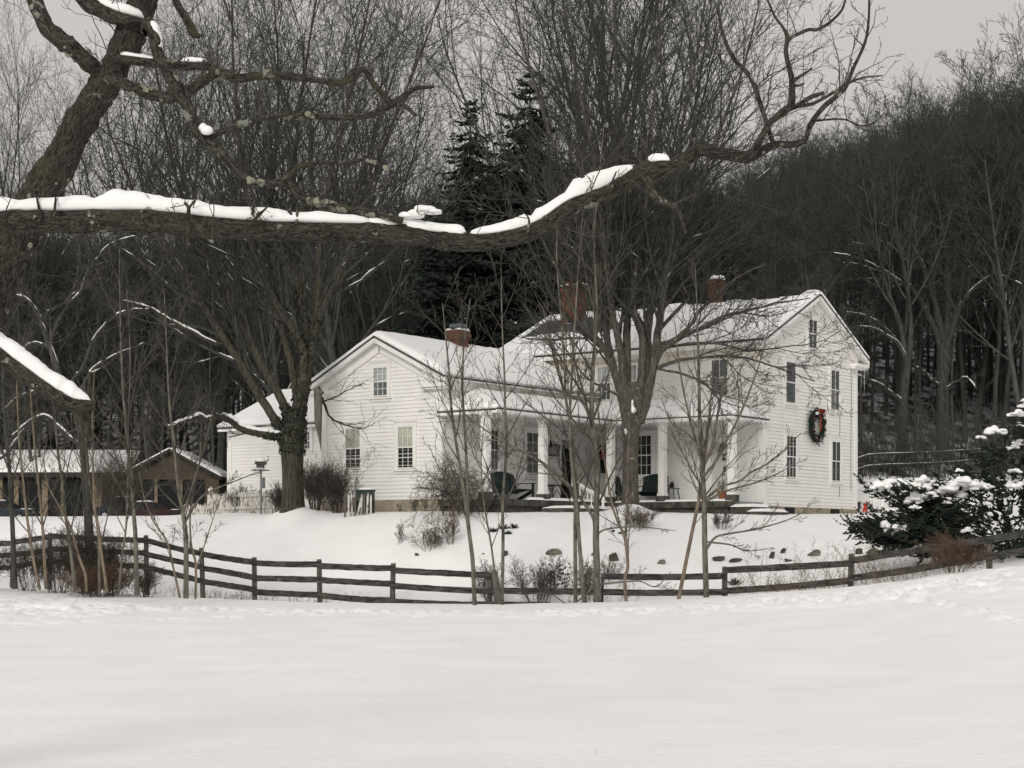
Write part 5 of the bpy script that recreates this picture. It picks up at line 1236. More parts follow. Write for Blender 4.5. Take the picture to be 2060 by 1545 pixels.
for px, d, a, sc, rot, lab in [(1968, 88, 2, .66, 2.0, 'snow flecked tree right of the thick trunked snow lined tree'), (2075, 90, 0, .66, 1.2, 'tall bare tree at the right edge of the picture'), (2015, 100, 1, .62, 5.1, 'tall bare tree behind the snow flecked one at right')]:
    put_tree('bare_tree', px, d, a, sc, rot, lab, GD, 2, .03)
SN2 = dict(SBIG, n=[0, 9, 6, 4, 2, 0], rmin=.0075)
WIDE = [
 (0, [(1899, 935, 40), (1897, 900, 30), (1897, 800, 25), (1897, 756, 25), (1899, 715, 30), (1900, 690, 24)], 0, 0),
 (1, [(1896, 715, 17), (1884, 670, 13), (1868, 636, 11), (1851, 603, 9), (1829, 575, 8), (1812, 567, 7), (1774, 542, 5), (1725, 519, 3.5), (1667, 507, 2)], 7, -2.0),
 (1, [(1838, 580, 6), (1820, 575, 5), (1800, 575, 4), (1785, 588, 3), (1772, 591, 2)], 2, -.8),
 (1, [(1898, 700, 17), (1885, 625, 13), (1866, 562, 11), (1840, 506, 9), (1800, 466, 6), (1767, 449, 4), (1742, 446, 2)], 9, -1.0),
 (1, [(1852, 545, 6), (1829, 529, 5.5), (1812, 516, 5), (1793, 495, 4), (1767, 485, 3.5), (1735, 491, 3), (1703, 485, 2)], 4, -1.5),
 (1, [(1816, 570, 5), (1790, 556, 4), (1756, 542, 3.4), (1722, 531, 2.4), (1690, 528, 1.6)], 3, -1.2),
 (1, [(1902, 705, 15), (1920, 650, 11), (1935, 610, 9), (1960, 580, 7), (1998, 553, 5), (2030, 560, 4), (2065, 578, 3)], 8, -1.5),
 (1, [(1903, 700, 17), (1908, 600, 13), (1903, 500, 10), (1890, 430, 8), (1880, 350, 5), (1870, 265, 3)], 14, .5),
 (1, [(1906, 690, 14), (1930, 600, 10), (1950, 500, 8), (1975, 420, 6), (2000, 330, 4), (2010, 240, 2.5)], 14, 1.0),
 (1, [(1893, 690, 12), (1880, 600, 10), (1868, 500, 8), (1850, 400, 6), (1830, 310, 4), (1815, 240, 2.5)], 13, 1.6),
 (1, [(1896, 778, 9), (1885, 772, 7), (1871, 762, 6), (1861, 749, 5), (1838, 735, 3)], 3, -1.2),
 (1, [(1898, 800, 9), (1906, 782, 7), (1925, 768, 6), (1942, 759, 5), (1955, 770, 4), (1967, 786, 2)], 3, -1.4)]
CURVED = [
 (0, [(1813, 940, 34), (1815, 900, 24), (1816, 850, 20), (1818, 800, 19), (1824, 740, 16)], 0, 0),
 (1, [(1816, 815, 11), (1805, 800, 10), (1786, 786, 8), (1767, 772, 7), (1735, 759, 5), (1712, 752, 3)], 5, -1.6),
 (1, [(1824, 750, 10), (1822, 725, 9), (1806, 691, 8), (1783, 675, 7), (1761, 662, 6), (1735, 657, 4.5), (1705, 662, 3)], 5, -1.6),
 (1, [(1806, 690, 7), (1793, 672, 6), (1767, 649, 5), (1735, 633, 4), (1693, 627, 2.5)], 5, -1.2),
 (1, [(1824, 745, 14), (1832, 680, 11), (1828, 600, 9), (1815, 520, 7), (1800, 430, 5), (1790, 340, 3), (1785, 260, 2)], 14, .8),
 (1, [(1824, 745, 13), (1812, 660, 10), (1785, 580, 8), (1760, 480, 6), (1740, 380, 4), (1725, 290, 2.5)], 14, 1.2)]
for nm_, st_, d_, x_, sd_, rs in (('thick trunked tree with long snow lined limbs reaching left behind the house corner', WIDE, 80, 1897, 41, ((1, .25, .98, .05), (2, .1, .95, .05), (3, .3, .95, .04), (4, .1, .95, .045), (5, .1, .95, .04), (6, .25, .95, .045), (10, .15, .95, .055), (11, .15, .95, .06))), ('tree close behind the house corner with snow lined limbs curving down to the left', CURVED, 78, 1813, 42, ((1, .1, .95, .07), (2, .2, .95, .06), (3, .1, .95, .05)))):
    rt_, t_, _c = traced('bare_tree', nm_, 'tree', GD, st_, d_, SN2, (M['bark'], M['farbark']), at(x_, d_), snow=(.10, .03, .7), seed=sd_)
    sn = []
    for idx, u0, u1, h in rs:
        lv, pp, rr_ = t_[idx]; B = np.array([(*p, max(r, .032)) for p, r in zip(pp, rr_)]); sn += broken_ridge(B, u0, u1, h * .75, .95, idx)
    mesh_obj('snow', *join(sn), M['snow'], rt_)

# ---------------------------------------------------------------- the wood on the hillside
FOR = []
for k in range(7):
    br = archetype(300 + k, 17.0, .115 + .022 * (k % 4), SFOR, .03)
    me = raw_mesh('forest_tree', *tubes_levels(br, (7, 5, 3, 3, 3))); me.materials.append(M['farbark']); FOR.append(me)
rf = random.Random(77); cnt = 0; spots = []
def hill_px(d): return None
def inside(px, d): return d > np.interp(px, HS[:, 0], HS[:, 1]) + (12 if px > 1500 else 3)
SKY = np.array([(-900, 400), (0, 400), (300, 430), (650, 430), (900, 390), (1300, 350), (1500, 335), (1570, 305), (1650, 272), (1720, 245), (1850, 225), (1900, 195), (1960, 145), (2060, 110), (2300, 80), (3500, 60)], float)
def fit(px, d, want, j=90):
    """scale of a 17 m tree so that the wood keeps its skyline"""
    y = np.interp(px, SKY[:, 0], SKY[:, 1]) + rf.gauss(.5 * j, .5 * j); top = EYE + (HZ - y) * d / F
    return min(want, (top - gz((px - CX) * d / F, d)) / 19.5)
tries = 0
while cnt < 230 and tries < 9000:
    tries += 1
    z = rf.random()
    if z < .45: px, d = rf.uniform(1560, 2260), rf.uniform(78, 165)
    elif z < .75: px, d = rf.uniform(-250, 620), rf.uniform(112, 175)
    else: px, d = rf.uniform(600, 1580), rf.uniform(88, 140)
    if not inside(px, d): continue
    x = (px - CX) * d / F
    if any((x - a) ** 2 + (d - b_) ** 2 < 2.2 for a, b_ in spots): continue
    sc = fit(px, d, rf.uniform(.85, 1.2))
    if sc < .62: continue
    spots.append((x, d)); o = bpy.data.objects.new('forest_tree', FOR[cnt % 7]); COL.objects.link(o)
    o.location = (x, d, gz(x, d)); w_ = rf.uniform(.8, 1.15); o.scale = (sc * w_, sc * w_, sc); o.rotation_euler = (rf.uniform(-.04, .04), rf.uniform(-.04, .04), rf.uniform(0, 6.28))
    side = 'bare forest tree of the dense wood on the right hillside' if px > 1500 else ('bare forest tree of the wood behind the garage on the left' if px < 620 else 'bare forest tree of the wood behind the house')
    tag(o, side, 'tree', 'forest trees right of the house' if px > 1500 else ('forest trees behind the garage' if px < 620 else 'forest trees behind the house')); cnt += 1

# the far rest of the wood, one mass, scattered from the same trees
def scatter(name, pts, src, sizes, seed):
    me = bpy.data.meshes.new(name); me.from_pydata([tuple(p) for p in pts], [], [])
    me.attributes.new('size', 'FLOAT', 'POINT').data.foreach_set('value', np.array(sizes, np.float32))
    o = bpy.data.objects.new(name, me); COL.objects.link(o); tag(o, kind='stuff')
    ng = bpy.data.node_groups.new(name, 'GeometryNodeTree'); ng.interface.new_socket('Geometry', in_out='INPUT', socket_type='NodeSocketGeometry'); ng.interface.new_socket('Geometry', in_out='OUTPUT', socket_type='NodeSocketGeometry')
    N = ng.nodes; L = ng.links; gi = N.new('NodeGroupInput'); go = N.new('NodeGroupOutput'); jn = N.new('GeometryNodeJoinGeometry')
    prev = gi.outputs[0]
    for k, s in enumerate(src):
        oi = N.new('GeometryNodeObjectInfo'); oi.inputs['Object'].default_value = s; oi.inputs['As Instance'].default_value = True; oi.transform_space = 'ORIGINAL'
        ip = N.new('GeometryNodeInstanceOnPoints'); L.new(gi.outputs[0], ip.inputs['Points']); L.new(oi.outputs['Geometry'], ip.inputs['Instance'])
        ix = N.new('GeometryNodeInputIndex'); md = N.new('ShaderNodeMath'); md.operation = 'MODULO'; md.inputs[1].default_value = len(src); L.new(ix.outputs[0], md.inputs[0])
        cp = N.new('FunctionNodeCompare'); cp.data_type = 'FLOAT'; cp.operation = 'EQUAL'; L.new(md.outputs[0], cp.inputs[0]); cp.inputs[1].default_value = float(k); cp.inputs['Epsilon'].default_value = .1
        L.new(cp.outputs[0], ip.inputs['Selection'])
        rr = N.new('FunctionNodeRandomValue'); rr.data_type = 'FLOAT_VECTOR'; rr.inputs['Min'].default_value = (-.05, -.05, 0); rr.inputs['Max'].default_value = (.05, .05, 6.28); rr.inputs['Seed'].default_value = seed; L.new(rr.outputs['Value'], ip.inputs['Rotation'])
        rs = N.new('GeometryNodeInputNamedAttribute'); rs.data_type = 'FLOAT'; rs.inputs['Name'].default_value = 'size'; L.new(rs.outputs[0], ip.inputs['Scale'])
        L.new(ip.outputs[0], jn.inputs[0])
    L.new(jn.outputs[0], go.inputs[0])
    m = o.modifiers.new('scatter', 'NODES'); m.node_group = ng
    return o
srcs = []
seen = set()
for o in list(COL.objects):
    if o.name.startswith('forest_tree') and o.data.name not in seen: seen.add(o.data.name); srcs.append(o)
pts = []; sizes = []
while len(pts) < 1250:
    z = rf.random()
    if z < .38: px, d = rf.uniform(1500, 2700), rf.uniform(80, 230)
    elif z < .75: px, d = rf.uniform(-700, 640), rf.uniform(120, 230)
    else: px, d = rf.uniform(640, 1500), rf.uniform(95, 150)
    sc = fit(px, d, rf.uniform(.75, 1.15), 110)
    if inside(px, d) and sc > .55: x = (px - CX) * d / F; pts.append((x, d, gz(x, d))); sizes.append(sc)
scatter('far_wood', pts, srcs, sizes, 3)

# undergrowth below the wood: a mass of thin upright stems
def stems_mesh(pts, hmin, hmax, r, seed, lean=.25, forks=2):
    rg = random.Random(seed); out = []
    S = dict(seg=[4, 3, 3], wan=[.12, .16, .2], up=[.05, .04, .03], n=[forks, 1, 0], start=[.3, .3, 0], ang=[(20, 45), (20, 45)], len=[(.35, .6), (.4, .6)], rmin=r * .5, rr=.7, slim=.02, tip=.4)
    for p in pts: grow(out, rg, p, (rg.gauss(0, lean), rg.gauss(0, lean), 1), rg.uniform(hmin, hmax), r * rg.uniform(.7, 1.3), 0, S)
    return tubes_levels(out, (3, 3, 3))
pts = []
while len(pts) < 4200:
    z = rf.random()
    if z < .4: px, d = rf.uniform(1640, 2500), 74 + (4 * rf.random() if rf.random() < .7 else 45 * rf.random())
    elif z < .8: px, d = rf.uniform(-300, 600), 118 + 30 * rf.random() ** 1.5
    else: px, d = rf.uniform(600, 1640), 88 + 30 * rf.random()
    if d > np.interp(px, HS[:, 0], HS[:, 1]) + (11 if px > 1500 else 1): x = (px - CX) * d / F; pts.append((x, d, gz(x, d) - .1))
v, f = stems_mesh(pts, .8, 3.2, .014, 5)
tag(mesh_obj('undergrowth', v, f, M['farbark']), kind='stuff')
# ================================================================ shrubs, conifers, rocks, fences
def d_ground(px, py, lo=None):
    """distance at which the ground shows at this spot of the view"""
    lo = lo or float(np.interp(px, FP[:, 0], FP[:, 1])) + .3
    ds = np.arange(lo, 75, .1); z = ground((px - CX) * ds / F, ds, False)
    yy = HZ - (z - EYE) * F / ds; k = np.nonzero(yy <= py)[0]
    return float(ds[k[0]]) if len(k) else 60.0

SBUSH = dict(seg=[5, 4, 3, 2], wan=[.12, .18, .22, .25], up=[.03, .06, .05, .04], n=[7, 5, 3, 0], start=[.2, .2, .25, 0], ang=[(18, 42), (20, 48), (25, 55)], len=[(.3, .6), (.35, .65), (.4, .7)], rmin=.0028, rr=.55, slim=.012, tip=.35)
BL = 'bare shrubs on the snowy bank'
def bush(label, px, d, h, w, n, mt, group=None, seed=0, S=SBUSH, r=.009, name='shrub', spread=None, cat='shrub'):
    p = at(px, d); root = thing(name, p, label, cat, group); rg = random.Random(seed); out = []; n = int(n * .55) if group == BL else n; r = r * .8
    for k in range(n):
        a = rg.uniform(0, 6.28); q = rg.uniform(.15, 1.0) ** .7
        tilt = q * (w / 2) / h
        grow(out, rg, (p[0] + .16 * w * q * math.cos(a), p[1] + .16 * w * q * math.sin(a), p[2] - .06), (tilt * math.cos(a) * .9, tilt * math.sin(a) * .9, 1), h * rg.uniform(.65, 1.0) * math.sqrt(1 + tilt * tilt) * .9, r * rg.uniform(.7, 1.3), 0, S)
    branch_obj('stems', [b for b in out if b[0] == 0], (0,), [5], M[mt], root)
    branch_obj('twigs', [b for b in out if b[0] > 0], (1, 2, 3), [3, 3, 3, 3], M[mt], root)
    return root
BL = 'bare shrubs on the snowy bank'
bush('airy reddish bare shrub high on the snowy bank below the weeping bush', 905, d_ground(905, 1100), .95, .95, 26, 'brush', BL, 1, r=.008)
bush('low dense brown shrub on the bank, in front of the airy reddish one', 862, d_ground(862, 1116), .68, .85, 30, 'brush', BL, 2, r=.007)
bush('sparse thin shrub furthest left on the snowy bank', 803, d_ground(803, 1100), .72, .55, 9, 'brush', BL, 3, r=.007)
bush('rounded brown shrub at the foot of the maple mound', 1287, d_ground(1287, 1066), .70, 1.15, 40, 'brush', BL, 4, r=.008)
bush('small grey shrub right of the maple, below the flower pot', 1450, d_ground(1450, 1066), .58, .72, 22, 'darkbrush', BL, 5, r=.007)
bush('dense dark shrub spreading behind the middle fence rail', 1083, 44.9, 1.22, 1.45, 44, 'darkbrush', BL, 6, r=.010)
bush('brown shrub around the broken fence post in the middle', 988, 45.2, 1.15, .95, 26, 'brush', BL, 7, r=.008)
bush('rusty shrub beside the stout brown sapling behind the fence', 1182, 44.9, 1.2, .95, 24, 'brush', BL, 8, r=.008)
bush('pale wispy shrub right of the stout brown sapling', 1222, 46.0, .8, .7, 18, 'weed', BL, 9, r=.006)
bush('rusty tangled shrub in front of the fence at the right', 1922, 37.6, .85, 1.15, 60, 'rust', BL, 10, r=.007)
HG = 'brush against the house wall'
bush('tall dark brush just right of the ivy covered tree trunk', 634, 54.0, 1.45, 1.05, 60, 'darkbrush', HG, 11, r=.010)
bush('brown brush between the dark brush and the grey pickets', 678, 53.6, 1.5, .95, 40, 'darkbrush', HG, 12, r=.010)
bush('thin high branched shrub in front of the left lower window', 690, 53.4, 2.3, 1.3, 3, 'brush', HG, 13, r=.010)
bush('grey brush left of the ivy covered tree, growing through the white pickets', 558, 57.4, 1.1, .75, 18, 'darkbrush', HG, 14, r=.009)
bush('vine thicket tangled in the middle of the white picket fence', 482, 61.5, 1.05, 1.0, 20, 'darkbrush', HG, 15, r=.008)
# weeping bush in front of the porch
SWEEP = dict(seg=[7, 7, 5, 3], wan=[.10, .16, .22, .25], up=[-.02, -.13, -.10, -.05], n=[9, 8, 5, 0], start=[.35, .15, .15, 0], ang=[(40, 80), (25, 55), (25, 60)], len=[(.55, .95), (.35, .65), (.35, .7)], rmin=.0042, rr=.6, slim=.014, tip=.3)
p = at(908, 51.2); wb = thing('weeping_shrub', p, 'tangled weeping bush on tan stems before the left end of the porch', 'shrub'); rg = random.Random(31); out = []
for k in range(7):
    a = rg.uniform(0, 6.28); grow(out, rg, (p[0] + .2 * math.cos(a), p[1] + .2 * math.sin(a), p[2] - .1), (.35 * math.cos(a) + .1, .35 * math.sin(a), 1), rg.uniform(1.15, 1.6), .026, 0, SWEEP)
branch_obj('stems', [b for b in out if b[0] == 0], (0,), [6], M['saptan'], wb); branch_obj('twigs', [b for b in out if b[0] > 0], (1, 2, 3), [4, 4, 3, 3], M['darkbrush'], wb)
# bramble thicket on the left
GT = 'dark brambles of the thicket behind the left saplings'
for k, (px, d, h, w, n) in enumerate(((-40, 47.5, 1.5, 2.2, 46), (55, 48.0, 1.5, 1.6, 44), (118, 47.6, 1.7, 1.7, 60), (178, 47.2, 1.9, 1.7, 70), (232, 46.8, 1.6, 1.5, 56), (292, 46.2, .9, 1.2, 34))):
    bush(('dark bramble bush at the left picture edge', 'dark bramble bush behind the two pale stems', 'dark bramble bush in front of the first fence panel', 'densest dark bramble bush in the middle of the thicket', 'dark bramble bush left of the stout sapling', 'low bramble bush below the fence rails at the bend')[k], px, d, h, w, int(n * .65), 'darkbrush', GT, 40 + k, r=.008)
bush('tall dark tangled shrub before the left wall of the garage', 238, 100, 4.2, 3.0, 60, 'darkbrush', None, 55, r=.022)
bush('rust brown undergrowth at the foot of the bramble thicket', 200, 45.6, .75, 2.0, 60, 'rust', GT, 50, r=.008)
# small evergreen tufts in the snow
def tuft(label, px, py, w, seed):
    d = d_ground(px, py); p = at(px, d); g = np.random.RandomState(seed); mb = MB()
    for k in range(70):
        a = g.uniform(0, 6.28); el = g.uniform(.2, 1.3); l = g.uniform(.5, 1.0) * w; t = np.array([math.cos(a) * math.cos(el), math.sin(a) * math.cos(el), math.sin(el)])
        q = p + np.array([g.uniform(-.3, .3) * w, g.uniform(-.2, .2) * w, -.02]); sd = np.cross(t, g.randn(3)); sd /= np.linalg.norm(sd); mb.quad(q - sd * .006, q + sd * .006, q + t * l * .6 + sd * .012, q + t * l, q + t * l * .6 - sd * .012)
    tag(mb.build('evergreen_tuft', M['needle'], None, False, p), label, 'plant', 'small green plants poking through the snow')
for a in (('small evergreen tuft left of the straight slim sapling', 992, 1073, .2, 1), ('upright evergreen tuft behind the straight slim sapling', 1013, 1066, .24, 2), ('low evergreen tuft right of the straight slim sapling', 1022, 1076, .16, 3), ('furthest right evergreen tuft of the four near the slim sapling', 1033, 1066, .2, 4), ('evergreen tuft under the lower rail right of the post', 1478, 1178, .28, 5)): tuft(*a)
# dry weeds poking through the snow along the fence
rw = random.Random(8); out = []
S2 = dict(seg=[5, 3, 2], wan=[.07, .2, .25], up=[-.01, .03, 0], n=[5, 2, 0], start=[.45, .3, 0], ang=[(20, 50), (25, 60)], len=[(.12, .32), (.3, .6)], rmin=.0026, rr=.6, slim=.012, tip=.4)
def weeds(px0, px1, off0, off1, n, h0, h1, lean, S=S2):
    for k in range(n):
        px = rw.uniform(px0, px1); fd = float(np.interp(px, FP[:, 0], FP[:, 1])); d = fd + rw.uniform(off0, off1); p = at(px, d)
        grow(out, rw, (p[0], p[1], p[2] - .03), (rw.gauss(lean, .25), rw.gauss(0, .2), 1), rw.uniform(h0, h1), .0038, 0, S)
weeds(1460, 1800, -1.4, .8, 110, .3, .85, .05); weeds(1560, 1680, -1.2, .4, 60, .2, .6, -.2); weeds(1600, 1800, -1.2, .5, 24, .8, 1.5, -.45)
weeds(410, 800, -1.2, .4, 80, .15, .5, .1); weeds(420, 500, -1.4, 0, 30, .2, .5, 0); weeds(940, 990, -1.4, 0, 20, .1, .3, 0); weeds(1195, 1260, -.5, 1, 22, .25, .6, 0); weeds(1760, 1900, -1.5, .5, 50, .3, 1.0, -.3); weeds(1500, 1760, 2, 6, 40, .25, .6, 0)
weeds(1140, 1170, .3, 1.5, 14, .3, .6, .2); weeds(1240, 1285, .6, 2, 14, .2, .5, 0); weeds(-200, 420, -1.6, 0, 120, .2, .6, 0)
for px, d in ((565, 17.8), (1196, 12.9), (930, 27)):
    p = at(px, d); grow(out, rw, tuple(p - [0, 0, .02]), (.3, 0, 1), .07, .0015, 0, dict(S2, n=[1, 0, 0], rmin=.001))
v, f = tubes_levels(out, (3, 3, 3)); tag(mesh_obj('dry_weeds', v, f, M['weed']), kind='stuff')
# plant with dead brown leaves
p = at(1140, 45.6); dl = thing('dead_leaf_plant', p, 'weed with curled dead brown leaves behind the fence left of the twin saplings', 'plant'); out = []; rg = random.Random(3); mb = MB(); g = np.random.RandomState(5)
for k in range(16):
    grow(out, rg, (p[0] + rg.uniform(-.45, .4), p[1] + rg.uniform(-.2, .2), p[2] - .02), (rg.gauss(0, .25), rg.gauss(0, .2), 1), rg.uniform(.5, .95), .005, 0, dict(S2, n=[0, 0, 0]))
for lv, pts_, rr_ in out:
    for q in pts_[2:]:
        for m in range(3):
            c = np.array(q) + g.randn(3) * .03; a = g.randn(3); a /= np.linalg.norm(a); b_ = np.cross(a, g.randn(3)); b_ /= np.linalg.norm(b_); mb.quad(c, c + a * .04 + b_ * .025, c + a * .10, c + a * .04 - b_ * .025)
branch_obj('stems', out, (0,), [4], M['weed'], dl); mb.build('leaves', M['deadleaf'], dl)

# ---------------------------------------------------------------- stones in the bank
def rock(label, px, py, w, h, mt, seed, flat=False):
    d = d_ground(px, py); p = at(px, d); k = d / F; g = np.random.RandomState(seed); mb = MB()
    V, Fc = ico(3); rx, rz = w * k / 2, h * k
    q = V.copy()
    for i in range(13):
        nn = g.randn(3); nn /= np.linalg.norm(nn); lim = g.uniform(.35, .75); dp = q @ nn; q = q - np.clip(dp - lim, 0, None)[:, None] * nn
    q = q / np.abs(q).max(0) * np.array([rx, rx * g.uniform(.6, .9), rz * .75]); a = g.uniform(-.25, .25)
    q = np.stack([q[:, 0] + .25 * q[:, 2], q[:, 1], q[:, 2] + a * q[:, 0] * .5], 1)
    mb.mesh(q + p + np.array([0, 0, rz * .22]), Fc)
    root = thing('rock', p, label, 'rock', 'stones showing through the snow of the bank'); mb.build('stone', M[mt], root)
    mb = MB(); mb.ball(p + np.array([.1 * rx, .12, rz * .85]), (rx * .8, rx * .5, rz * .22), seed, .2, 2, .3); mb.build('snow_cap', M['snow'], root, True)
for k, a in enumerate((('large flat tan stone on the bank right of the slim sapling', 1112, 1119, 38, 13, 'rock'), ('dark wedge shaped stone between the stout brown and the forked pale sapling', 1236, 1128, 24, 16, 'rockdark'), ('small tan stone left of the stout brown sapling', 1194, 1122, 10, 6, 'rock'), ('rounded grey stone alone between the forked and the leaning sapling', 1331, 1135, 20, 11, 'rock'),
    ('dark stone at the foot of the straight slim sapling', 1016, 1122, 14, 11, 'rockdark'), ('dark slanting slab just right of the furthest right sapling', 1446, 1129, 28, 9, 'rockdark'), ('flat dark stone above the fence post right of the porch', 1481, 1130, 30, 8, 'rockdark'), ('small upright dark stone above the right fence panel', 1554, 1124, 14, 14, 'rockdark'),
    ('round dark stone highest on the right bank', 1575, 1113, 12, 11, 'rockdark'), ('flat tan edged slab above the right fence panel', 1641, 1119, 34, 15, 'rock'), ('low dark stone under the dry weeds of the right panel', 1586, 1130, 22, 6, 'rockdark'), ('dark stone beside the fence post at the foot of the evergreen', 1728, 1117, 16, 12, 'rockdark'),
    ('stack of flat stones under the left edge of the evergreen', 1760, 1117, 52, 17, 'rock'), ('small black stone on the left bank below the low shrub', 838, 1124, 13, 5, 'rockdark'), ('small dark stone left of the maple shrub', 1234, 1072, 9, 5, 'rockdark'), ('tiny tan stone on the bank left of the slim sapling', 972, 1119, 8, 4, 'rock'), ('small dark stone below the maple shrub', 1248, 1076, 12, 5, 'rockdark'))): rock(*a, seed=k + 3)

# ---------------------------------------------------------------- rail fence
POSTS = [(-300, 54, 1088), (25, 52, 1083), (100, 51.5, 1072), (295, 50, 1077), (407, 49, 1102), (512, 47.5, 1121), (643, 46, 1125), (790, 45, 1133), (985, 44.5, 1154), (1212, 44, 1158), (1458, 43, 1140), (1712, 41, 1114), (1990, 39, 1082), (2160, 38, 1048)]
RAILS = [((1098, 1093), (1122, 1117), (1147, 1142)), ((1091, 1080), (1115, 1106), (1140, 1130)), ((1078, 1087), (1104, 1113), (1130, 1140)), ((1087, 1114), (1115, 1141), (1141, 1169)), ((1115, 1131), (1143, 1162), (1170, 1186)), ((1132, 1135), (1163, 1166), (1191, 1197)),
         ((1138, 1143), (1167, 1175), (1198, 1208)), ((1147, 1157), (1178, 1189), (1210, 1216)), ((1188, 1190), (1216, 1219)), ((1159, 1158), (1191, 1191)), ((1147, 1133), (1189, 1168)), ((1128, 1085), (1163, 1118)), ((1085, 1055), (1118, 1090))]
fence = thing('rail_fence', at(790, 45), 'long weathered dark board fence of two and three rails along the foot of the bank', 'fence')
rfn = random.Random(12)
def board(mb, a, b_, h, th, seed):
    """a weathered plank with a slightly uneven edge"""
    n = 14; g = np.random.RandomState(seed); t = (b_ - a) / np.linalg.norm(b_ - a); sd = np.cross(t, (0, 0, 1.0)); sd /= np.linalg.norm(sd)
    rows = []
    sag = g.uniform(-.01, .03)
    for i in range(n + 1):
        u = i / n; c = a + (b_ - a) * u - np.array([0, 0, sag * 4 * u * (1 - u)]); hu = h / 2 + g.uniform(-.008, .006); hl = h / 2 + g.uniform(-.008, .006)
        rows.append([c - sd * th / 2 - [0, 0, hl], c + sd * th / 2 - [0, 0, hl], c + sd * th / 2 + [0, 0, hu], c - sd * th / 2 + [0, 0, hu]])
    V = [q for r_ in rows for q in r_]; fs = [(0, 1, 2, 3), tuple(n * 4 + q for q in (3, 2, 1, 0))]
    for i in range(n):
        for q in range(4): fs.append((i * 4 + q, i * 4 + (q + 1) % 4, i * 4 + 4 + (q + 1) % 4, i * 4 + 4 + q))
    mb.mesh(V, [f[::-1] for f in fs])
for k, (px, d, ty) in enumerate(POSTS):
    p = at(px, d); zt_ = EYE + (HZ - ty) * d / F; mb = MB()
    tl_ = rfn.uniform(-.03, .03); w = .075 if px != 1212 else .035
    mb.tube([(p[0] - tl_, p[1], p[2] - .5), (p[0], p[1], (p[2] + zt_) / 2), (p[0] + tl_, p[1], zt_ - .02), (p[0] + tl_, p[1], zt_)], [w, w * .97, w * .93, w * .7], 9)
    mb.build('post', M['post'] if px != 1212 else M['black'], fence, True)
    mb = MB(); mb.ball((p[0] + tl_, p[1], zt_ + .005), (w * .8, w * .8, .03), k, .2, 2, .3); mb.build('snow', M['snow'], fence, True)
for k, sec in enumerate(RAILS):
    (xa, da, _), (xb, db, _) = POSTS[k], POSTS[k + 1]
    for m, (ya, yb) in enumerate(sec):
        xb2, yb2, db2 = (xb, yb, db)
        if k == 8 and m == 1: xb2, yb2, db2 = 1105, 1217, 44.3
        a = P(xa, ya, da - .11 + .012 * (k % 2)); b_ = P(xb2, yb2, db2 - .11 + .012 * (k % 2)); mb = MB(); t = (b_ - a) / np.linalg.norm(b_ - a)
        board(mb, a - t * .03, b_ + t * .03, .165, .035, k * 5 + m); mb.build('rail', M['fence'], fence)
mb = MB(); mb.tube([P(1004, 1222, 44.3), P(1000, 1190, 44.35), P(994, 1150, 44.4), P(991, 1146, 44.4)], [.11, .10, .08, .04], 9); tag(mb.build('fallen_log', M['greywood'], None, True, at(1000, 44.35)), 'short dark log leaning against the broken fence post', 'log')
# second fence far right, before the wood
f2 = thing('rail_fence', at(1850, 74), 'distant snow topped rail fence before the woods at right of the house', 'fence')
mb0, mbs = MB(), MB()
for px in (1700, 1790, 1862, 1935, 2010, 2090):
    d = 74 + (px - 1700) * .01; p = at(px, d); mb = MB(); mb.tube([p - [0, 0, .3], p + [0, 0, 1.15]], [.08, .07], 7); mb.build('post', M['bark'], f2)
for zz in (.5, .98):
    pts_ = [at(px, 74 + (px - 1700) * .01) + [0, -.08, zz] for px in range(1640, 2110, 15)]
    mb = MB(); mb.tube(pts_, .05, 6); mb.build('rail', M['bark'], f2); mb = MB(); mb.tube([q + [0, 0, .05] for q in pts_], [.012 + .012 * rfn.random() for q in pts_], 5); mb.build('snow', M['snow'], f2, True)

# ---------------------------------------------------------------- white picket fence, gate post, grey pickets
pk = thing('picket_fence', at(470, 61.6), 'white picket fence with a taller turned post left of the ivy covered tree', 'fence')
mb = MB(); xs = np.arange(366, 578, 4.6)
def pkd(px): return 66 - (px - 366) * .042
for px in xs:
    d = pkd(px); p = at(px, d); low = px < 420; top = EYE + (HZ - (1017 - (px - 366) * .1 if low else 991 - (px - 430) * .05)) * d / F; top += rfn.uniform(-.04, .04); w = .04
    for (za, zb, wb) in ((p[2] - .2, top - .08, w),): mb.hexa([(p[0] - w, d, za), (p[0] + w, d, za), (p[0] + w, d + .025, za), (p[0] - w, d + .025, za), (p[0] - w, d, zb), (p[0] + w, d, zb), (p[0] + w, d + .025, zb), (p[0] - w, d + .025, zb)])
    mb.mesh([(p[0] - w, d, top - .08), (p[0] + w, d, top - .08), (p[0] + w, d + .025, top - .08), (p[0] - w, d + .025, top - .08), (p[0], d + .012, top)], [(0, 1, 4), (1, 2, 4), (2, 3, 4), (3, 0, 4)])
mb.build('pickets', M['chippedpaint'], pk)
for (xa, xb, ya, yb) in ((366, 420, 1024, 1020), (366, 420, 1036, 1031), (428, 578, 1000, 993), (428, 578, 1024, 1018)):
    mb = MB(); mb.bar(P(xa, ya, pkd(xa) + .06), P(xb, yb, pkd(xb) + .06), .04, .09); mb.build('rail', M['chippedpaint'], pk)
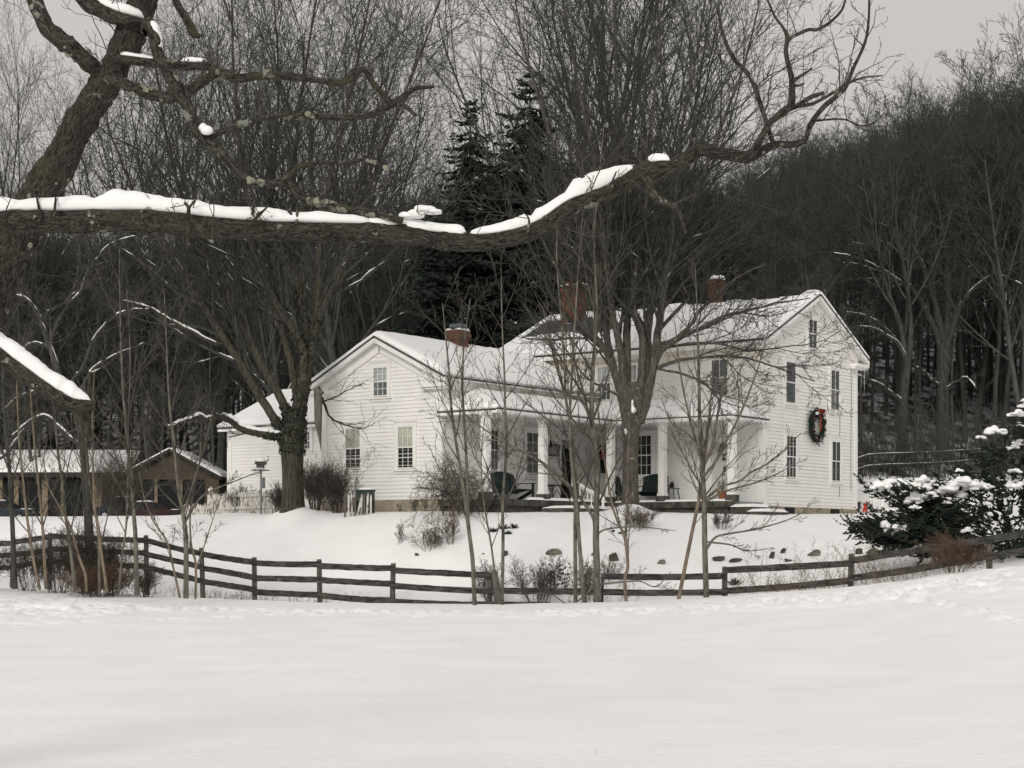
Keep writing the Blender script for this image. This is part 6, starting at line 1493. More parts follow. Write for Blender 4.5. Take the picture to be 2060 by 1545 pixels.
for px, ty, w in ((424, 979, .11), (372, 1014, .09), (578, 990, .07)):
    d = pkd(px); p = at(px, d); zt_ = EYE + (HZ - ty) * d / F; mb = MB(); mb.box((p[0], d, (p[2] + zt_ - .3) / 2 - .1), (w, 0), (0, w), (zt_ - .1 - p[2]) / 2); mb.tube([(p[0], d, zt_ - .26), (p[0], d, zt_ - .2), (p[0], d, zt_ - .1), (p[0], d, zt_)], [w * 1.2, w * .7, w * 1.0, .02], 10); mb.build('post', M['chippedpaint'], pk, True)
gp = thing('picket_fence', at(722, 52.9), 'short piece of grey weathered pickets beside the wing foundation', 'fence')
for k, px in enumerate((694, 701, 708, 715, 722, 727, 733, 739, 746)):
    p = at(px, 52.6 + .02 * k); ln = (0, .02, -.03, .01, .16, .02, -.02, .03, 0)[k]; top = EYE + (HZ - (990 + (k * 5) % 7)) * 52.6 / F; mb = MB()
    mb.bar((p[0] - ln * .5, p[1], p[2] - .15), (p[0] + ln * .5, p[1], top - .05), .055, .02, (0, 1, 0)); mb.bar((p[0] + ln * .47, p[1], top - .06), (p[0] + ln * .5, p[1], top), .03, .018, (0, 1, 0)); mb.build('picket', M['chippedpaint'] if k % 3 else M['greywood'], gp)
for y in (1004, 1024):
    mb = MB(); mb.bar(P(690, y, 52.72), P(750, y, 52.85), .03, .07); mb.build('rail', M['greywood'], gp)
gb = thing('storage_box', at(735, 53.3), 'dark green box half hidden behind the grey pickets', 'box'); mb = MB(); p = at(735, 53.3); mb.box(p + [0, 0, .28], (.28, .0), (0, .2), .38); mb.build('box', M['green'], gb); mb = MB(); mb.box(p + [0, -.01, .69], (.3, 0), (0, .22), .03); mb.build('lid', M['green'], gb); mb = MB(); mb.ball(p + [0, 0, .72], (.27, .2, .07), 3, .2, 2, .2); mb.build('snow', M['snow'], gb, True)

# ---------------------------------------------------------------- conifers
def spray_fan(mb, a, b_, nsub, wl, g, droop=.25, thick=.035):
    """a bough from a to b with side shoots carrying needles"""
    t = b_ - a; L = np.linalg.norm(t); t = t / L; sd = np.cross(t, (0, 0, 1.0)); n_ = np.linalg.norm(sd); sd = sd / n_ if n_ > .05 else np.array([1.0, 0, 0]); upv = np.cross(sd, t)
    for i in range(nsub):
        u = (i + g.rand()) / nsub; p = a + t * L * u + np.array([0, 0, -.18 * L * math.sin(u * 2.6)])
        for s in (-1, 1):
            l = wl * (1.05 - .75 * u) * g.uniform(.7, 1.2); dr = t * g.uniform(.5, .9) + sd * s * g.uniform(.5, 1.0) + upv * g.uniform(-.25, .25) - np.array([0, 0, droop * g.uniform(.3, 1.2)]); dr /= np.linalg.norm(dr)
            w2 = np.cross(dr, g.randn(3)); w2 /= np.linalg.norm(w2) + 1e-9; w2 = w2 * thick * g.uniform(.7, 1.4)
            mb.quad(p - w2 * .5, p + dr * l * .5 - w2, p + dr * l, p + dr * l * .5 + w2, p + w2 * .5)
def spruce(label, px, d, topy, halfw, seed, base_y=None):
    g = np.random.RandomState(seed); p = at(px, d); zt_ = EYE + (HZ - topy) * d / F; h = zt_ - p[2]; root = thing('spruce', p, label, 'tree', 'dark spruces behind the house'); mb = MB(); ms = MB(); mt_ = MB()
    mt_.tube([p - [0, 0, .3], p + [0, 0, h * .5], p + [0, 0, h * .99]], [.3, .18, .02], 8); mt_.build('trunk', M['bark'], root)
    z = .10
    while z < .995:
        R_ = halfw * (1 - z) ** .62 * d / F
        nb = 5 if z > .9 else 9
        for k in range(nb):
            a = g.uniform(0, 6.28); L = max(.25, R_ * g.uniform(.5, 1.25)); r_ = np.array([math.cos(a), math.sin(a), -.12 - .42 * (1 - z) + (.7 if z > .93 else 0)])
            c = p + np.array([0, 0, h * z]); e = c + r_ * L + np.array([0, 0, .1 * L])
            spray_fan(mb, c, e, max(6, int(L * 8)), min(1.0, .32 * L + .2), g, .45, .055)
            if g.rand() < .14 and z < .58 and L > 1.2:
                for uu in np.arange(.7, .95, .06): q = c + (e - c) * uu + np.array([0, 0, -.18 * L * math.sin(uu * 2.6) + .02]); ms.ball(q, (g.uniform(.05, .13), g.uniform(.05, .13), g.uniform(.03, .055)), g.randint(99), .5, 1, .5)
        z += .0135 + .006 * g.rand()
    mb.build('crown', M['spruce'], root); ms.build('snow', M['snow'], root, True)
spruce('tallest dark spruce behind the left chimney of the main roof', 1066, 79, 148, 270, 1); spruce('lower pointed spruce left of the tallest one', 946, 81, 200, 200, 2); spruce('broad snow flecked spruce above the small chimney of the wing', 872, 77, 425, 135, 3); spruce('spruce between the two pointed ones, filling the gap lower down', 1005, 84, 330, 170, 4)

# ---------------------------------------------------------------- evergreen bush at the right
yb = at(2030, 43.2); yew = thing('evergreen_bush', yb, 'large dark evergreen bush with clumps of snow at the right edge', 'bush')
TOP = np.array([(1700, 1046), (1735, 966), (1800, 958), (1900, 932), (1960, 888), (1990, 858), (2060, 808), (2150, 762), (2260, 775), (2340, 850), (2420, 1000)], float); BOT = np.array([(1700, 1056), (1745, 1082), (1800, 1106), (1900, 1122), (2000, 1150), (2420, 1160)], float)
g = np.random.RandomState(17); mb = MB(); bn = MB()
tips = [(1708, 1050), (1728, 1042), (1722, 964), (1738, 970), (1762, 975), (1745, 1068), (1760, 1088), (1748, 1056), (1775, 1100), (1800, 962)]
def bough(c, e, w=1.0):
    L = np.linalg.norm(e - c); bn.tube([c, (c + e) / 2 - [0, 0, .06 * L], e], [.03, .02, .006], 5, False)
    n = int(L * 7)
    for i in range(n):
        u = .22 + .78 * (i + g.rand()) / n; q = c + (e - c) * u + np.array([0, 0, -.1 * L * u * (1 - u)]) + g.randn(3) * .05
        dr = (e - c) / L + g.randn(3) * .55 + np.array([0, 0, .22]); dr /= np.linalg.norm(dr)
        spray_fan(mb, q, q + dr * g.uniform(.22, .42) * w, 8, .13 * w, g, .05, .022)
for (px, py) in tips:
    bough(P(1950, 1085, 43), P(px, py, 42.6 + g.uniform(-.5, .5)), .9)
k = 0
while k < 520:
    px = g.uniform(1705, 2420); yt, yb2 = np.interp(px, TOP[:, 0], TOP[:, 1]), np.interp(px, BOT[:, 0], BOT[:, 1]); py = yt + (yb2 - yt) * g.rand() ** .9 + 6
    d = 43.2 + g.uniform(-1.7, 1.7) * min(1.0, (yb2 - py + 40) / 90)
    if px < 1800 and 984 < py < 1042 and g.rand() < .92: continue
    e = P(px, py, d); c = np.array([yb[0] + (e[0] - yb[0]) * g.uniform(.35, .6), 43.2 + (d - 43.2) * .4, max(yb[2] + .2, e[2] - g.uniform(.1, .6))]); bough(c, e); k += 1
mb.build('foliage', M['needle'], yew); bn.build('branches', M['bark'], yew)
ms = MB()
SNW = [(1768, 976, 20), (1780, 984, 14), (1798, 968, 22), (1825, 972, 20), (1850, 975, 24), (1862, 962, 20), (1912, 985, 30), (1938, 968, 36), (1955, 975, 26), (1930, 945, 10), (1975, 975, 22), (1995, 982, 18), (1852, 998, 26), (1838, 1006, 18), (1870, 992, 14), (1826, 1000, 12), (1842, 1020, 12), (1796, 1056, 26), (1785, 1066, 16), (1818, 1050, 14), (1850, 1100, 18), (1945, 1064, 14), (2003, 864, 20), (2012, 856, 14), (2046, 888, 20), (2038, 898, 14), (2055, 852, 12), (1965, 923, 12), (1974, 878, 10), (2045, 830, 16), (2042, 975, 20), (2055, 985, 14), (1983, 1012, 14), (2000, 1000, 12), (2028, 1000, 10), (1982, 1030, 8), (2060, 815, 16), (2085, 800, 24), (2120, 790, 26), (2150, 850, 30), (2110, 900, 24), (2200, 950, 30), (2180, 1020, 24), (2090, 1010, 18), (2260, 880, 28), (2040, 945, 12), (1905, 1010, 10), (2015, 905, 9)]
for q, (px, py, w) in enumerate(SNW):
    if q % 4 == 3 and w < 20: continue
    d = 42.1 + g.uniform(-.3, .4); c = P(px, py, d); s = w * d / F * .88
    for m in range(9):
        dx = g.uniform(-1, 1); ms.ball(c + np.array([dx * s, g.uniform(-.3, .5) * s, (g.uniform(-.25, .1) - .35 * dx * dx) * s]), (s * g.uniform(.28, .6), s * g.uniform(.3, .6), s * g.uniform(.20, .42)), q * 11 + m, .5, 3, .55)
ms.build('snow', M['snow'], yew, True)
# ================================================================ things on the porch and about the yard
def frame_xy(s, t, ang):
    """a local frame on the porch: x along, y back (ang from UD)"""
    c, s_ = math.cos(ang), math.sin(ang); fx = UD * c + VD * s_; fy = -UD * s_ + VD * c; return H(s, t, 0), fx, fy
class Loc:
    def __init__(s, o, fx, fy, z): s.o, s.fx, s.fy, s.z = o, fx, fy, z
    def __call__(s, x, y, z): return s.o + s.fx * x + s.fy * y + np.array([0, 0, s.z + z])
    def box(s, mb, x0, x1, y0, y1, z0, z1): mb.hexa([s(x0, y0, z0), s(x1, y0, z0), s(x1, y1, z0), s(x0, y1, z0), s(x0, y0, z1), s(x1, y0, z1), s(x1, y1, z1), s(x0, y1, z1)])
def seat(name, label, cat, s, t, ang, w, legs=True, slats=7, z=DZ + .005, back_h=.62):
    """slatted wooden seat facing -y, with a fan topped back"""
    o, fx, fy = frame_xy(s, t, ang); l = Loc(o, fx, fy, z); root = thing(name, l(0, 0, 0), label, cat)
    mb = MB()
    for k in range(5): y = -.30 + k * .115; l.box(mb, -w / 2, w / 2, y, y + .095, .37 - .02 * k, .40 - .02 * k)
    mb.build('seat', M['green'], root)
    mb = MB()
    for k in range(slats):
        x0 = -w / 2 + w * k / slats; x1 = x0 + w / slats - .012; u = (k + .5) / slats * 2 - 1; top = .36 + back_h * (1.0 - .16 * u * u)
        mb.hexa([l(x0, .26, .26), l(x1, .26, .26), l(x1, .285, .26), l(x0, .285, .26), l(x0, .44, top), l(x1, .44, top), l(x1, .465, top), l(x0, .465, top)])
    for zz, yy in ((.42, .325), (.78, .425)): mb.bar(l(-w / 2, yy, zz), l(w / 2, yy, zz), .03, .06)
    mb.build('backrest', M['green'], root)
    for sg in (-1, 1):
        x = sg * (w / 2 + .035); mb = MB(); l.box(mb, x - .06, x + .06, -.42, .40, .58, .605); l.box(mb, x - .02, x + .02, -.36, -.27, .0 if legs else .3, .58); mb.build('armrest', M['green'], root)
        mb = MB(); mb.bar(l(x, -.33, .36), l(x, .42, .0 if legs else .2), .03, .11); mb.build('leg', M['green'], root)
    return root, l
# green glider at the wing wall
tg = (t_of(1012, 6.0) + t_of(1062, 6.0)) / 2
seat('porch_bench', 'dark green slatted bench on the wing side of the porch, behind the slim sapling', 'bench', 6.05, tg - .1, R(-90), 1.35, True, 11)
tt = t_of(1110, 5.75); o, fx, fy = frame_xy(5.75, tt, R(-90)); l = Loc(o, fx, fy, DZ + .005); tb = thing('side_table', l(0, 0, 0), 'dark twig work table beside the wing bench under the lantern', 'table')
mb = MB(); l.box(mb, -.3, .3, -.25, .25, .54, .58); mb.build('table_top', M['black'], tb)
for a in (-1, 1):
    for b_ in (-1, 1): mb = MB(); mb.tube([l(a * .26, b_ * .21, 0), l(a * .26, b_ * .21, .54)], .022, 6); mb.build('leg', M['black'], tb)
mb = MB()
for b_ in (-1, 1):
    mb.tube([l(-.26 + .52 * k / 10, b_ * .21, .12 + .26 * math.sin(math.pi * k / 10)) for k in range(11)], .014, 5)
    for a in (-1, 1): mb.tube([l(a * .26, b_ * .21, .36), l(a * .12, b_ * .21, .54)], .014, 5)
mb.build('brace', M['black'], tb)
# porch swing seat, rocker-like chair, plant table
s1 = s_of(1304, -1.0); seat('porch_settee', 'dark green two seat settee right of the maple trunk on the porch', 'bench', s1, -.95, 0, .98, True, 9, DZ + .005, .66)
s2 = s_of(1249, -1.3); seat('armchair', 'dark green slatted armchair half hidden by the maple trunk, facing left', 'chair', s2, -1.25, R(-90 + 180 + 200), .56, True, 6, DZ + .005, .62)
s3 = s_of(1350, -1.3); o, fx, fy = frame_xy(s3, -1.3, 0); l = Loc(o, fx, fy, DZ + .005); tb = thing('side_table', l(0, 0, 0), 'small dark table with splayed legs right of the settee', 'table'); mb = MB(); l.box(mb, -.24, .24, -.2, .2, .46, .49); mb.build('table_top', M['bluemetal'], tb)
for a in (-1, 1):
    for b_ in (-1, 1): mb = MB(); mb.tube([l(a * .24, b_ * .2, 0), l(a * .17, b_ * .14, .46)], .017, 6); mb.build('leg', M['black'], tb)
pl = thing('plant', l(-.02, 0, .49), 'dark potted plant on the small table right of the settee', 'plant'); mb = MB(); mb.tube([l(-.02, 0, .49), l(-.02, 0, .58)], [.07, .1], 10); mb.build('pot', M['black'], pl); mb = MB(); g = np.random.RandomState(2)
for k in range(40):
    a = g.uniform(0, 6.28); e = g.uniform(.1, 1.2); q = l(-.02, 0, .57); t_ = np.array([math.cos(a) * math.cos(e), math.sin(a) * math.cos(e), math.sin(e)]) * g.uniform(.1, .2); sd = np.cross(t_, (0, 0, 1.0)); sd = sd / (np.linalg.norm(sd) + 1e-6) * .02; mb.quad(q, q + t_ * .6 + sd, q + t_, q + t_ * .6 - sd)
mb.build('leaves', M['needle'], pl)
# terracotta pot with a hook
s4 = s_of(1456, -2.12); pp = H(s4 + .02, -2.16, DZ + .07); pt = thing('flower_pot', pp, 'terracotta pot of dried stems on the porch edge by the right post', 'pot')
mb = MB(); mb.tube([pp, pp + [0, 0, .2], pp + [0, 0, .2], pp + [0, 0, .26], pp + [0, 0, .26]], [.11, .155, .175, .175, .1], 14); mb.build('pot', M['terracotta'], pt, False)
out = []; rg = random.Random(6)
for k in range(14): grow(out, rg, tuple(pp + [0, 0, .22]), (rg.gauss(0, .5), rg.gauss(0, .5), 1), rg.uniform(.25, .5), .006, 0, dict(SBUSH, n=[4, 3, 0, 0]))
branch_obj('stems', out, (0, 1, 2), [3, 3, 3], M['darkbrush'], pt); mb = MB(); mb.tube([pp + [0, 0, .1], pp + [0, 0, .85], pp + UD * -.05 + [0, 0, 1.05], pp + UD * -.17 + [0, 0, 1.1], pp + UD * -.25 + [0, 0, 1.0], pp + UD * -.33 + [0, 0, .98], pp + UD * -.36 + [0, 0, 1.04]], .010, 6); mb.build('hook', M['black'], pt)
# wind chime
tc_ = t_of(1136, 5.3); q = H(5.3, tc_, z_of(868, 5.3, tc_)); wc = thing('wind_chime', q, 'silver tube wind chime hanging from the porch ceiling before the dark door', 'wind chime'); mb = MB(); mb.tube([q, q + [0, 0, .03]], [.1, .1], 12); mb.tube([q, q + [0, 0, 5.64 - q[2]]], .006, 4); mb.build('top', M['black'], wc)
for k in range(5): a = k * 1.2566; c = q + UD * .075 * math.cos(a) + VD * .075 * math.sin(a); mb = MB(); mb.tube([c - [0, 0, .05], c - [0, 0, .42 + .05 * k]], .011, 6); mb.build('tube', M['greymetal'], wc)
# ---------------------------------------------------------------- wreaths, bows, garlands
def bow(mb, c, fx, fz, nn, s):
    for sg in (-1, 1):
        for k in range(8):
            a0, a1 = k / 8 * 6.283, (k + 1) / 8 * 6.283
            f_ = lambda a: c + fx * sg * s * (.55 - .5 * math.cos(a)) + fz * s * .34 * math.sin(a) * (1.0) + nn * s * .1
            g_ = lambda a: f_(a) + nn * s * .45
            mb.quad(f_(a0), f_(a1), g_(a1), g_(a0))
    mb.ball(c + nn * s * .3, (s * .16, s * .16, s * .16), 1, .1, 1)
def ribbon(mb, a, b_, w, nn, seed):
    n = 8; g = np.random.RandomState(seed); sd = np.cross((b_ - a) / np.linalg.norm(b_ - a), nn)
    P_ = [(a + (b_ - a) * k / n + nn * (.02 + .02 * math.sin(k * 2 + seed)) + sd * .02 * math.sin(k + seed)) for k in range(n + 1)]
    for k in range(n): mb.quad(P_[k] - sd * w / 2, P_[k] + sd * w / 2, P_[k + 1] + sd * w / 2, P_[k + 1] - sd * w / 2)
tw = t_of(1639, -.06); wcn = H(-.09, tw, z_of(857, 0, tw)); wr = thing('wreath', wcn, 'large evergreen wreath with a red bow hung on the gable end', 'wreath'); g = np.random.RandomState(9); mb = MB(); nn = -UD
for k in range(520):
    a = g.uniform(0, 6.28); r_ = g.uniform(.34, .60); c = wcn + VD * r_ * math.cos(a) + np.array([0, 0, r_ * 1.02 * math.sin(a)]) + nn * g.uniform(0, .12); dr = VD * (-math.sin(a) * .8 + g.uniform(-.6, .6)) + np.array([0, 0, math.cos(a) * .8 + g.uniform(-.6, .6)]) + nn * g.uniform(-.1, .6); dr /= np.linalg.norm(dr)
    spray_fan(mb, c, c + dr * g.uniform(.08, .18), 5, .07, g, .05, .012)
mb.build('greenery', M['needle'], wr)
mb = MB(); n_ = 24; mb.tube([wcn + VD * .47 * math.cos(k / n_ * 6.283) + np.array([0, 0, .48 * math.sin(k / n_ * 6.283)]) + nn * .05 for k in range(n_ + 1)], .085, 8, False); mb.build('ring', M['needle'], wr)
bc = wcn + np.array([0, 0, .52]) + VD * .06 + nn * .14; mb = MB(); bow(mb, bc, VD, np.array([0, 0, 1.0]), nn, .21); mb.build('bow', M['darkred'], wr)
for k, dx in enumerate((-.02, .10)): mb = MB(); ribbon(mb, bc, bc + VD * dx + np.array([0, 0, -.74 + .1 * k]), .085, nn, k); mb.build('ribbon', M['darkred'], wr)
mb = MB()
for k in range(8): a = g.uniform(3.3, 6.0); r_ = g.uniform(.4, .56); mb.ball(wcn + VD * r_ * math.cos(a) + np.array([0, 0, r_ * math.sin(a) + .03]) + nn * .13, g.uniform(.015, .03) * np.array([1, 1, .7]), k, .2, 1)
mb.ball(wcn + VD * -.22 + np.array([0, 0, .42]) + nn * .14, (.10, .08, .06), 4, .3, 2); mb.build('snow', M['snow'], wr, True)
for k in range(3): a = 2.6 + k * .9; mb = MB(); mb.ball(wcn + VD * .47 * math.cos(a) + np.array([0, 0, .48 * math.sin(a)]) + nn * .14, (.026, .026, .026), k, 0, 2); mb.build('bauble', M['red'], wr, True)
sg_ = (s_of(1444, -.08) + s_of(1460, -.08)) / 2; wc2 = H(sg_ - .1, -.10, z_of(905, sg_, 0)); gw = thing('grapevine_wreath', wc2, 'small bare vine wreath on the pale porch door', 'wreath'); mb = MB()
for k in range(5): mb.tube([wc2 + UD * (.17 + .012 * math.sin(3 * a + k)) * math.cos(a) + np.array([0, 0, (.17 + .015 * math.cos(2 * a + k)) * math.sin(a)]) - VD * (.01 * k) for a in np.linspace(0, 6.283, 25)], .011, 5, False)
mb.build('vine', M['twigvine'], gw); mb = MB()
for k in range(30): a = g.uniform(-.5, .5); q = wc2 + np.array([0, 0, -.15]) - VD * .03; mb.quad(q, q + UD * .02 + np.array([0, 0, -.1]), q + UD * a * .2 + np.array([0, 0, -.22]), q - UD * .01 + np.array([0, 0, -.1]))
mb.build('sprig', M['darkbrush'], gw)
# red swag on the half glazed door
sr = s_r; q = H(sr - .02, -.11, z_of(905, sr, 0)); sw = thing('door_swag', q, 'red bow swag on the glazed door in the porch corner', 'bow'); mb = MB(); bow(mb, q, UD, np.array([0, 0, 1.0]), -VD, .24); mb.build('bow', M['red'], sw)
for k in (-1, 1): mb = MB(); ribbon(mb, q, q + UD * .08 * k + np.array([0, 0, -.34]), .09, -VD, k + 2); mb.build('ribbon', M['red'], sw)
# garland and bow on the hand rail
hg = thing('garland', pa + [0, 0, za - .2], 'drooping evergreen garland with a red bow at the foot of the porch handrail', 'garland'); mb = MB()
for k in range(160):
    u = g.rand(); c = pa * (1 - u) + pb * u + np.array([0, 0, za - .14 + (zb_ - za) * u - .22 * math.sin(math.pi * u)]) + g.randn(3) * .04; dr = g.randn(3) - [0, 0, .8]; dr /= np.linalg.norm(dr); spray_fan(mb, c, c + dr * .16, 5, .07, g, .2, .012)
mb.build('greenery', M['brush'], hg); bq = pa + np.array([.05, -.1, za - .18]); mb = MB(); bow(mb, bq, np.array([1.0, 0, 0]), np.array([0, 0, 1.0]), np.array([0, -1.0, 0]), .16); mb.build('bow', M['red'], hg)
for k in (-1, 1): mb = MB(); ribbon(mb, bq, bq + np.array([.04 * k - .04, 0, -.36]), .08, np.array([0, -1.0, 0]), k + 6); mb.build('ribbon', M['red'], hg)
mb = MB(); mb.ball(bq + [0, 0, .09], (.13, .1, .05), 3, .3, 2); mb.build('snow', M['snow'], hg, True)
# garlanded white fence panel right of the house
gf = thing('garden_fence', at(1755, 64), 'white fence panel with an evergreen garland and red bow behind the house corner', 'fence'); xs = (1727, 1741, 1758, 1775, 1792)
for k, px in enumerate(xs): p = at(px, 64); mb = MB(); mb.bar(p - [0, 0, .2], p + [0, 0, .62 - .03 * k], .09, .05, (0, 1, 0)); mb.build('post', M['paint2'], gf)
for zz in (.2, .5): a, b_ = at(1722, 64.05), at(1800, 64.05); mb = MB(); mb.bar(a + [0, 0, zz], b_ + [0, 0, zz - .1], .04, .08); mb.build('rail', M['paint2'], gf)
ga = thing('garland', at(1745, 63.8), 'evergreen swag with a bright red bow on the white fence panel behind the house corner', 'garland'); mb = MB()
for k in range(220):
    u = g.rand(); x = 1742 + 46 * u; y = 1012 + 26 * (1 - (1 - u) ** 2); c = P(x, y, 63.7) + g.randn(3) * .05
    if k > 180: c = P(1727 + g.uniform(-2, 2), g.uniform(1008, 1028), 63.7)
    dr = g.randn(3); dr /= np.linalg.norm(dr); spray_fan(mb, c, c + dr * .15, 5, .07, g, .2, .014)
mb.build('greenery', M['needle'], ga); bq = P(1740, 1014, 63.5); mb = MB(); bow(mb, bq, np.array([1.0, 0, 0]), np.array([0, 0, 1.0]), np.array([0, -1.0, 0]), .17); mb.build('bow', M['red'], ga)
for k in (-1, 1): mb = MB(); ribbon(mb, bq, bq + np.array([.05 * k, 0, -.3]), .08, np.array([0, -1.0, 0]), k + 9); mb.build('ribbon', M['red'], ga)
# ---------------------------------------------------------------- bird feeder
p = at(525, 58.6); FD = float(p[1]); zz = EYE + (HZ - 946) * FD / F; bf = thing('bird_feeder', p, 'snow topped bird feeder on a pole with a grey baffle before the left annex', 'bird feeder')
mb = MB(); mb.tube([p - [0, 0, .2], [p[0], FD, zz]], .035, 8); mb.build('pole', M['greymetal'], bf); mb = MB(); mb.tube([[p[0] + .06, FD, zz - .62], [p[0] + .06, FD, zz - .25]], [.085, .085], 12); mb.build('baffle', M['greymetal'], bf); mb = MB(); mb.box([p[0] - .02, FD, zz], (.29, .04), (0, .22), .015); mb.build('tray', M['bluemetal'], bf)
mb = MB(); mb.box([p[0] - .02, FD, zz + .14], (.13, .04), (-.02, .10), .09); mb.build('house', M['greywood'], bf); mb = MB()
for sg in (-1, 1): mb.quad([p[0] - .2, FD + sg * .17, zz + .20], [p[0] + .17, FD + .05 + sg * .17, zz + .20], [p[0] + .17, FD + .05, zz + .32], [p[0] - .2, FD, zz + .32])
mb.build('roof', M['greywood'], bf); mb = MB(); mb.ball([p[0] + .0, FD, zz + .31], (.17, .16, .09), 2, .2, 2, .4); mb.ball([p[0] - .05, FD - .08, zz + .04], (.2, .1, .05), 3, .3, 2, .2); mb.build('snow', M['snow'], bf, True)
# ---------------------------------------------------------------- garage on the left
GD_ = 117.0; k_ = GD_ / F
gar = thing('garage', at(300, 118), 'long low brown garage with a snow covered roof and a front gable at far left', 'garage'); gx = lambda px, d=GD_: (px - CX) * d / F; zy = lambda py, d=GD_: EYE + (HZ - py) * d / F
zb0, ze, zp = 3.3, zy(961), zy(907); x0, x1 = gx(247), gx(441); xm = (x0 + x1) / 2
mb = MB(); n_ = 14
for i in range(n_):                                   # plank gable
    za_ = ze - .12 + (zp - ze) * i / n_; zc_ = ze - .12 + (zp - ze) * (i + 1) / n_; h0 = (x1 - x0) / 2 * (1 - i / n_); h1 = (x1 - x0) / 2 * (1 - (i + 1) / n_)
    mb.quad((xm - h0, GD_ - .03, za_), (xm + h0, GD_ - .03, za_), (xm + h1, GD_, zc_), (xm - h1, GD_, zc_))
mb.build('gable', M['wood'], gar)
mb = MB(); mb.box((xm, GD_ + 3.2, (zb0 + ze) / 2 - .2), ((x1 - x0) / 2 - .05, 0), (0, 3.1), (ze - zb0) / 2); mb.build('wall', M['dark'], gar)
for (a, b_) in ((247, 257), (311, 317), (362, 367), (413, 441)): mb = MB(); mb.box(((gx(a) + gx(b_)) / 2, GD_, (zb0 + ze) / 2 - .2), ((gx(b_) - gx(a)) / 2, 0), (0, .06), (ze - zb0) / 2 + .1); mb.build('wall_panel', M['tan'] if a != 413 else M['wood'], gar)
for (a, b_, m_) in ((318, 361, 'bluemetal'), (368, 412, 'brownroof')):
    mb = MB()
    for q in range(4): za_ = zb0 + (ze - .3 - zb0) * q / 4; mb.box(((gx(a) + gx(b_)) / 2, GD_ + .25, za_ + .28), ((gx(b_) - gx(a)) / 2, 0), (0, .03), .27)
    mb.build('garage_door', M['dark' if m_ == 'bluemetal' else 'brownroof'], gar)
mb = MB()
for sg, xe in ((-1, gx(240)), (1, gx(446))): mb.hexa([(xe, GD_ - .5, ze - .18), (xm, GD_ - .5, zp - .10), (xm, GD_ + 7, zp - .10), (xe, GD_ + 7, ze - .18), (xe, GD_ - .5, ze + .05), (xm, GD_ - .5, zp + .13), (xm, GD_ + 7, zp + .13), (xe, GD_ + 7, ze + .05)] if sg < 0 else [(xm, GD_ - .5, zp - .10), (xe, GD_ - .5, ze - .18), (xe, GD_ + 7, ze - .18), (xm, GD_ + 7, zp - .10), (xm, GD_ - .5, zp + .13), (xe, GD_ - .5, ze + .05), (xe, GD_ + 7, ze + .05), (xm, GD_ + 7, zp + .13)])
mb.build('roof', M['brownroof'], gar)
def slope_snow(a, b_, c, d_, parent, seed): snow_slab('roof_snow', [a, b_, c, d_], .24, parent, seed, (24, 12))
slope_snow((gx(238), GD_ - .55, ze + .055), (xm, GD_ - .55, zp + .135), (xm, GD_ + 7, zp + .135), (gx(238), GD_ + 7, ze + .055), gar, 1); slope_snow((xm, GD_ - .55, zp + .135), (gx(448), GD_ - .55, ze + .055), (gx(448), GD_ + 7, ze + .055), (xm, GD_ + 7, zp + .135), gar, 2)
LD = 120.0; xl, xr = gx(-260, LD), gx(262, LD); ze2, zp2 = zy(953, LD), zy(909, 123.5)
mb = MB(); mb.box(((xl + xr) / 2, LD + 2.6, (zb0 + ze2) / 2 - .2), ((xr - xl) / 2, 0), (0, 2.4), (ze2 - zb0) / 2); mb.build('wall', M['dark'], gar)
for (a, b_) in ((-240, -190), (-120, -90), (-20, 5), (28, 37), (84, 96), (122, 127), (167, 182), (186, 205), (232, 247)): mb = MB(); mb.box(((gx(a, LD) + gx(b_, LD)) / 2, LD + .1, (zb0 + ze2) / 2 - .2), ((gx(b_, LD) - gx(a, LD)) / 2, 0), (0, .08), (ze2 - zb0) / 2 + .1); mb.build('wall_panel', M['tan'], gar)
mb = MB(); mb.hexa([(xl - .3, LD - .5, ze2 - .1), (xr, LD - .5, ze2 - .1), (xr, 123.5, zp2 - .1), (xl - .3, 123.5, zp2 - .1), (xl - .3, LD - .5, ze2 + .08), (xr, LD - .5, ze2 + .08), (xr, 123.5, zp2 + .08), (xl - .3, 123.5, zp2 + .08)]); mb.hexa([(xl - .3, 123.5, zp2 - .1), (xr, 123.5, zp2 - .1), (xr, 128, ze2 - .1), (xl - .3, 128, ze2 - .1), (xl - .3, 123.5, zp2 + .08), (xr, 123.5, zp2 + .08), (xr, 128, ze2 + .08), (xl - .3, 128, ze2 + .08)]); mb.build('roof', M['brownroof'], gar)
mb = MB(); mb.bar((xl, LD - .52, ze2 - .15), (xr, LD - .52, ze2 - .15), .05, .22); mb.build('fascia', M['brownroof'], gar)
slope_snow((xl - .3, LD - .52, ze2 + .084), (xr, LD - .52, ze2 + .084), (xr, 123.5, zp2 + .084), (xl - .3, 123.5, zp2 + .084), gar, 3)
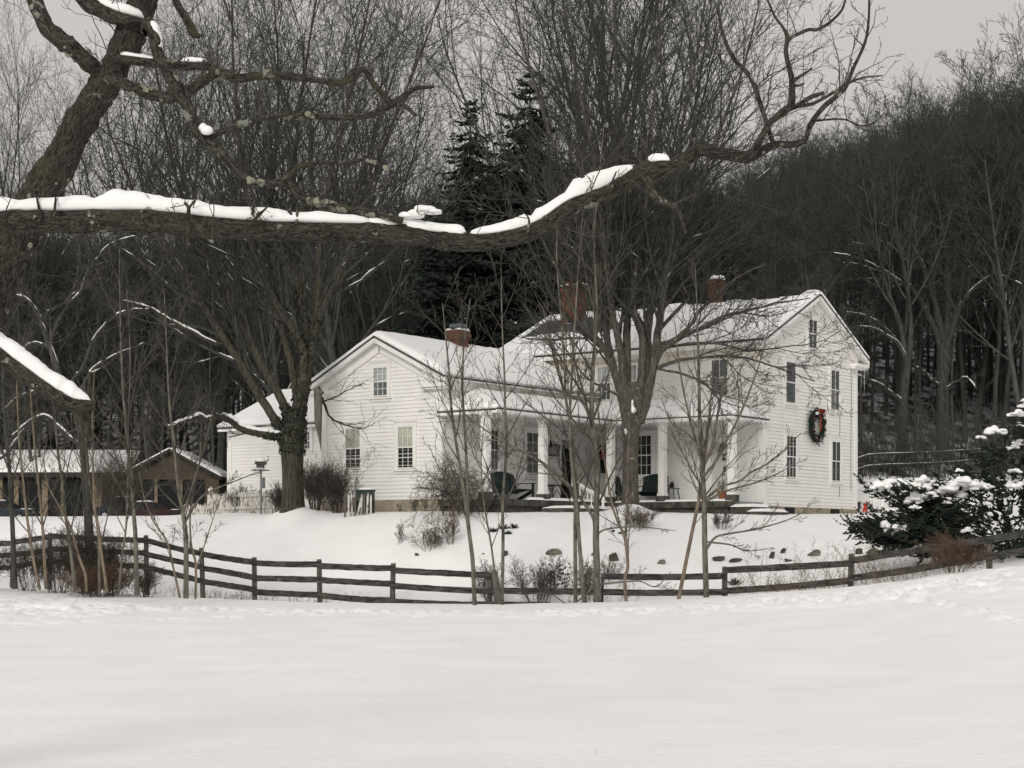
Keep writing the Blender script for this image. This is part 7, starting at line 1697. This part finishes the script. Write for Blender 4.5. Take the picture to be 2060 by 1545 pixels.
# ---------------------------------------------------------------- cars
def car(label, px, d, ang, paint, L=4.4, hh=1.42, sink=.12, snowy=.05):
    p = at(px, d) - np.array([0, 0, sink]); root = thing('parked_car', p, label, 'car', 'cars parked by the garage'); c, s_ = math.cos(ang), math.sin(ang); fx = np.array([c, s_, 0]); fy = np.array([-s_, c, 0])
    e = lambda x, y, z: p + fx * x + fy * y + np.array([0, 0, z])
    prof = [(-L / 2, .35), (-L / 2, .72), (-L / 2 + .15, .86), (-L * .30, .92), (L * .20, .93), (L / 2 - .25, .80), (L / 2, .62), (L / 2, .35)]; roof = [(-L * .40, .90), (-L * .24, hh - .05), (-L * .10, hh), (L * .06, hh - .02), (L * .24, .92)]
    def loft(pr, w0, w1, zt0, zt1):
        mb = MB(); n = len(pr); rows = []
        for sg in (-1, 1): rows.append([e(x, sg * (w0 + (w1 - w0) * np.clip((z - zt0) / (zt1 - zt0), 0, 1)), z) for x, z in pr])
        mb.mesh(rows[0] + rows[1], [tuple(range(n))[::-1], tuple(range(n, 2 * n))] + [(i, (i + 1) % n, (i + 1) % n + n, i + n) for i in range(n)]); return mb
    loft(prof, .86, .80, .35, .93).build('body', M[paint], root); loft(roof, .74, .60, .9, hh).build('cabin', M[paint], root)
    for sg in (-1, 1):
        mb = MB(); q = [e(x, sg * (y + .006), z) for x, y, z in ((-L * .34, .735, .96), (-.02 * L, .72, .96), (-.04 * L, .625, hh - .1), (-L * .235, .635, hh - .12))]; mb.quad(*q); mb.build('side_window', M['dark'], root); mb = MB(); q = [e(x, sg * (y + .006), z) for x, y, z in ((.005 * L, .72, .96), (L * .19, .73, .96), (L * .075, .635, hh - .12), (-.015 * L, .625, hh - .1))]; mb.quad(*q); mb.build('side_window', M['dark'], root)
    mb = MB(); mb.quad(e(L * .225, -.66, .97), e(L * .225, .66, .97), e(L * .085, .57, hh - .06), e(L * .085, -.57, hh - .06)); mb.build('windscreen', M['dark'], root)
    for a in (-.32, .31):
        for sg in (-1, 1): mb = MB(); mb.tube([e(L * a, sg * .70, .32), e(L * a, sg * .88, .32)], [.32, .32], 18); w = mb.build('wheel', M['rubber'], root); mb = MB(); mb.tube([e(L * a, sg * .87, .32), e(L * a, sg * .89, .32)], [.19, .17], 12); mb.build('rim', M['greymetal'], w)
    for sg in (-1, 1): mb = MB(); mb.box(e(L / 2, sg * .58, .66), fx * .02, fy * .16, .06); mb.build('headlight', M['greymetal'], root); mb = MB(); mb.box(e(-L / 2, sg * .62, .74), fx * .02, fy * .14, .06); mb.build('tail_light', M['darkred'], root)
    mb = MB(); mb.ball(e(-L * .09, 0, hh), (.62, .55, snowy + .04), 4, .15, 2, .2); mb.ball(e(L * .35, 0, .86), (.5, .6, snowy), 5, .15, 2, .2); mb.build('snow', M['snow'], root, True)
car('dark red car dusted with snow before the garage door', 305, 111, R(8), 'carred', 4.3, 1.38, .30, .06); car('dark car behind the red one, against the tan garage wall', 258, 114, R(4), 'cardark', 4.4, 1.55, .1, .02); car('dark blue car with snow on its bonnet at the left edge before the garage', 8, 113, R(-6), 'cardark', 4.5, 1.42, .2, .07)
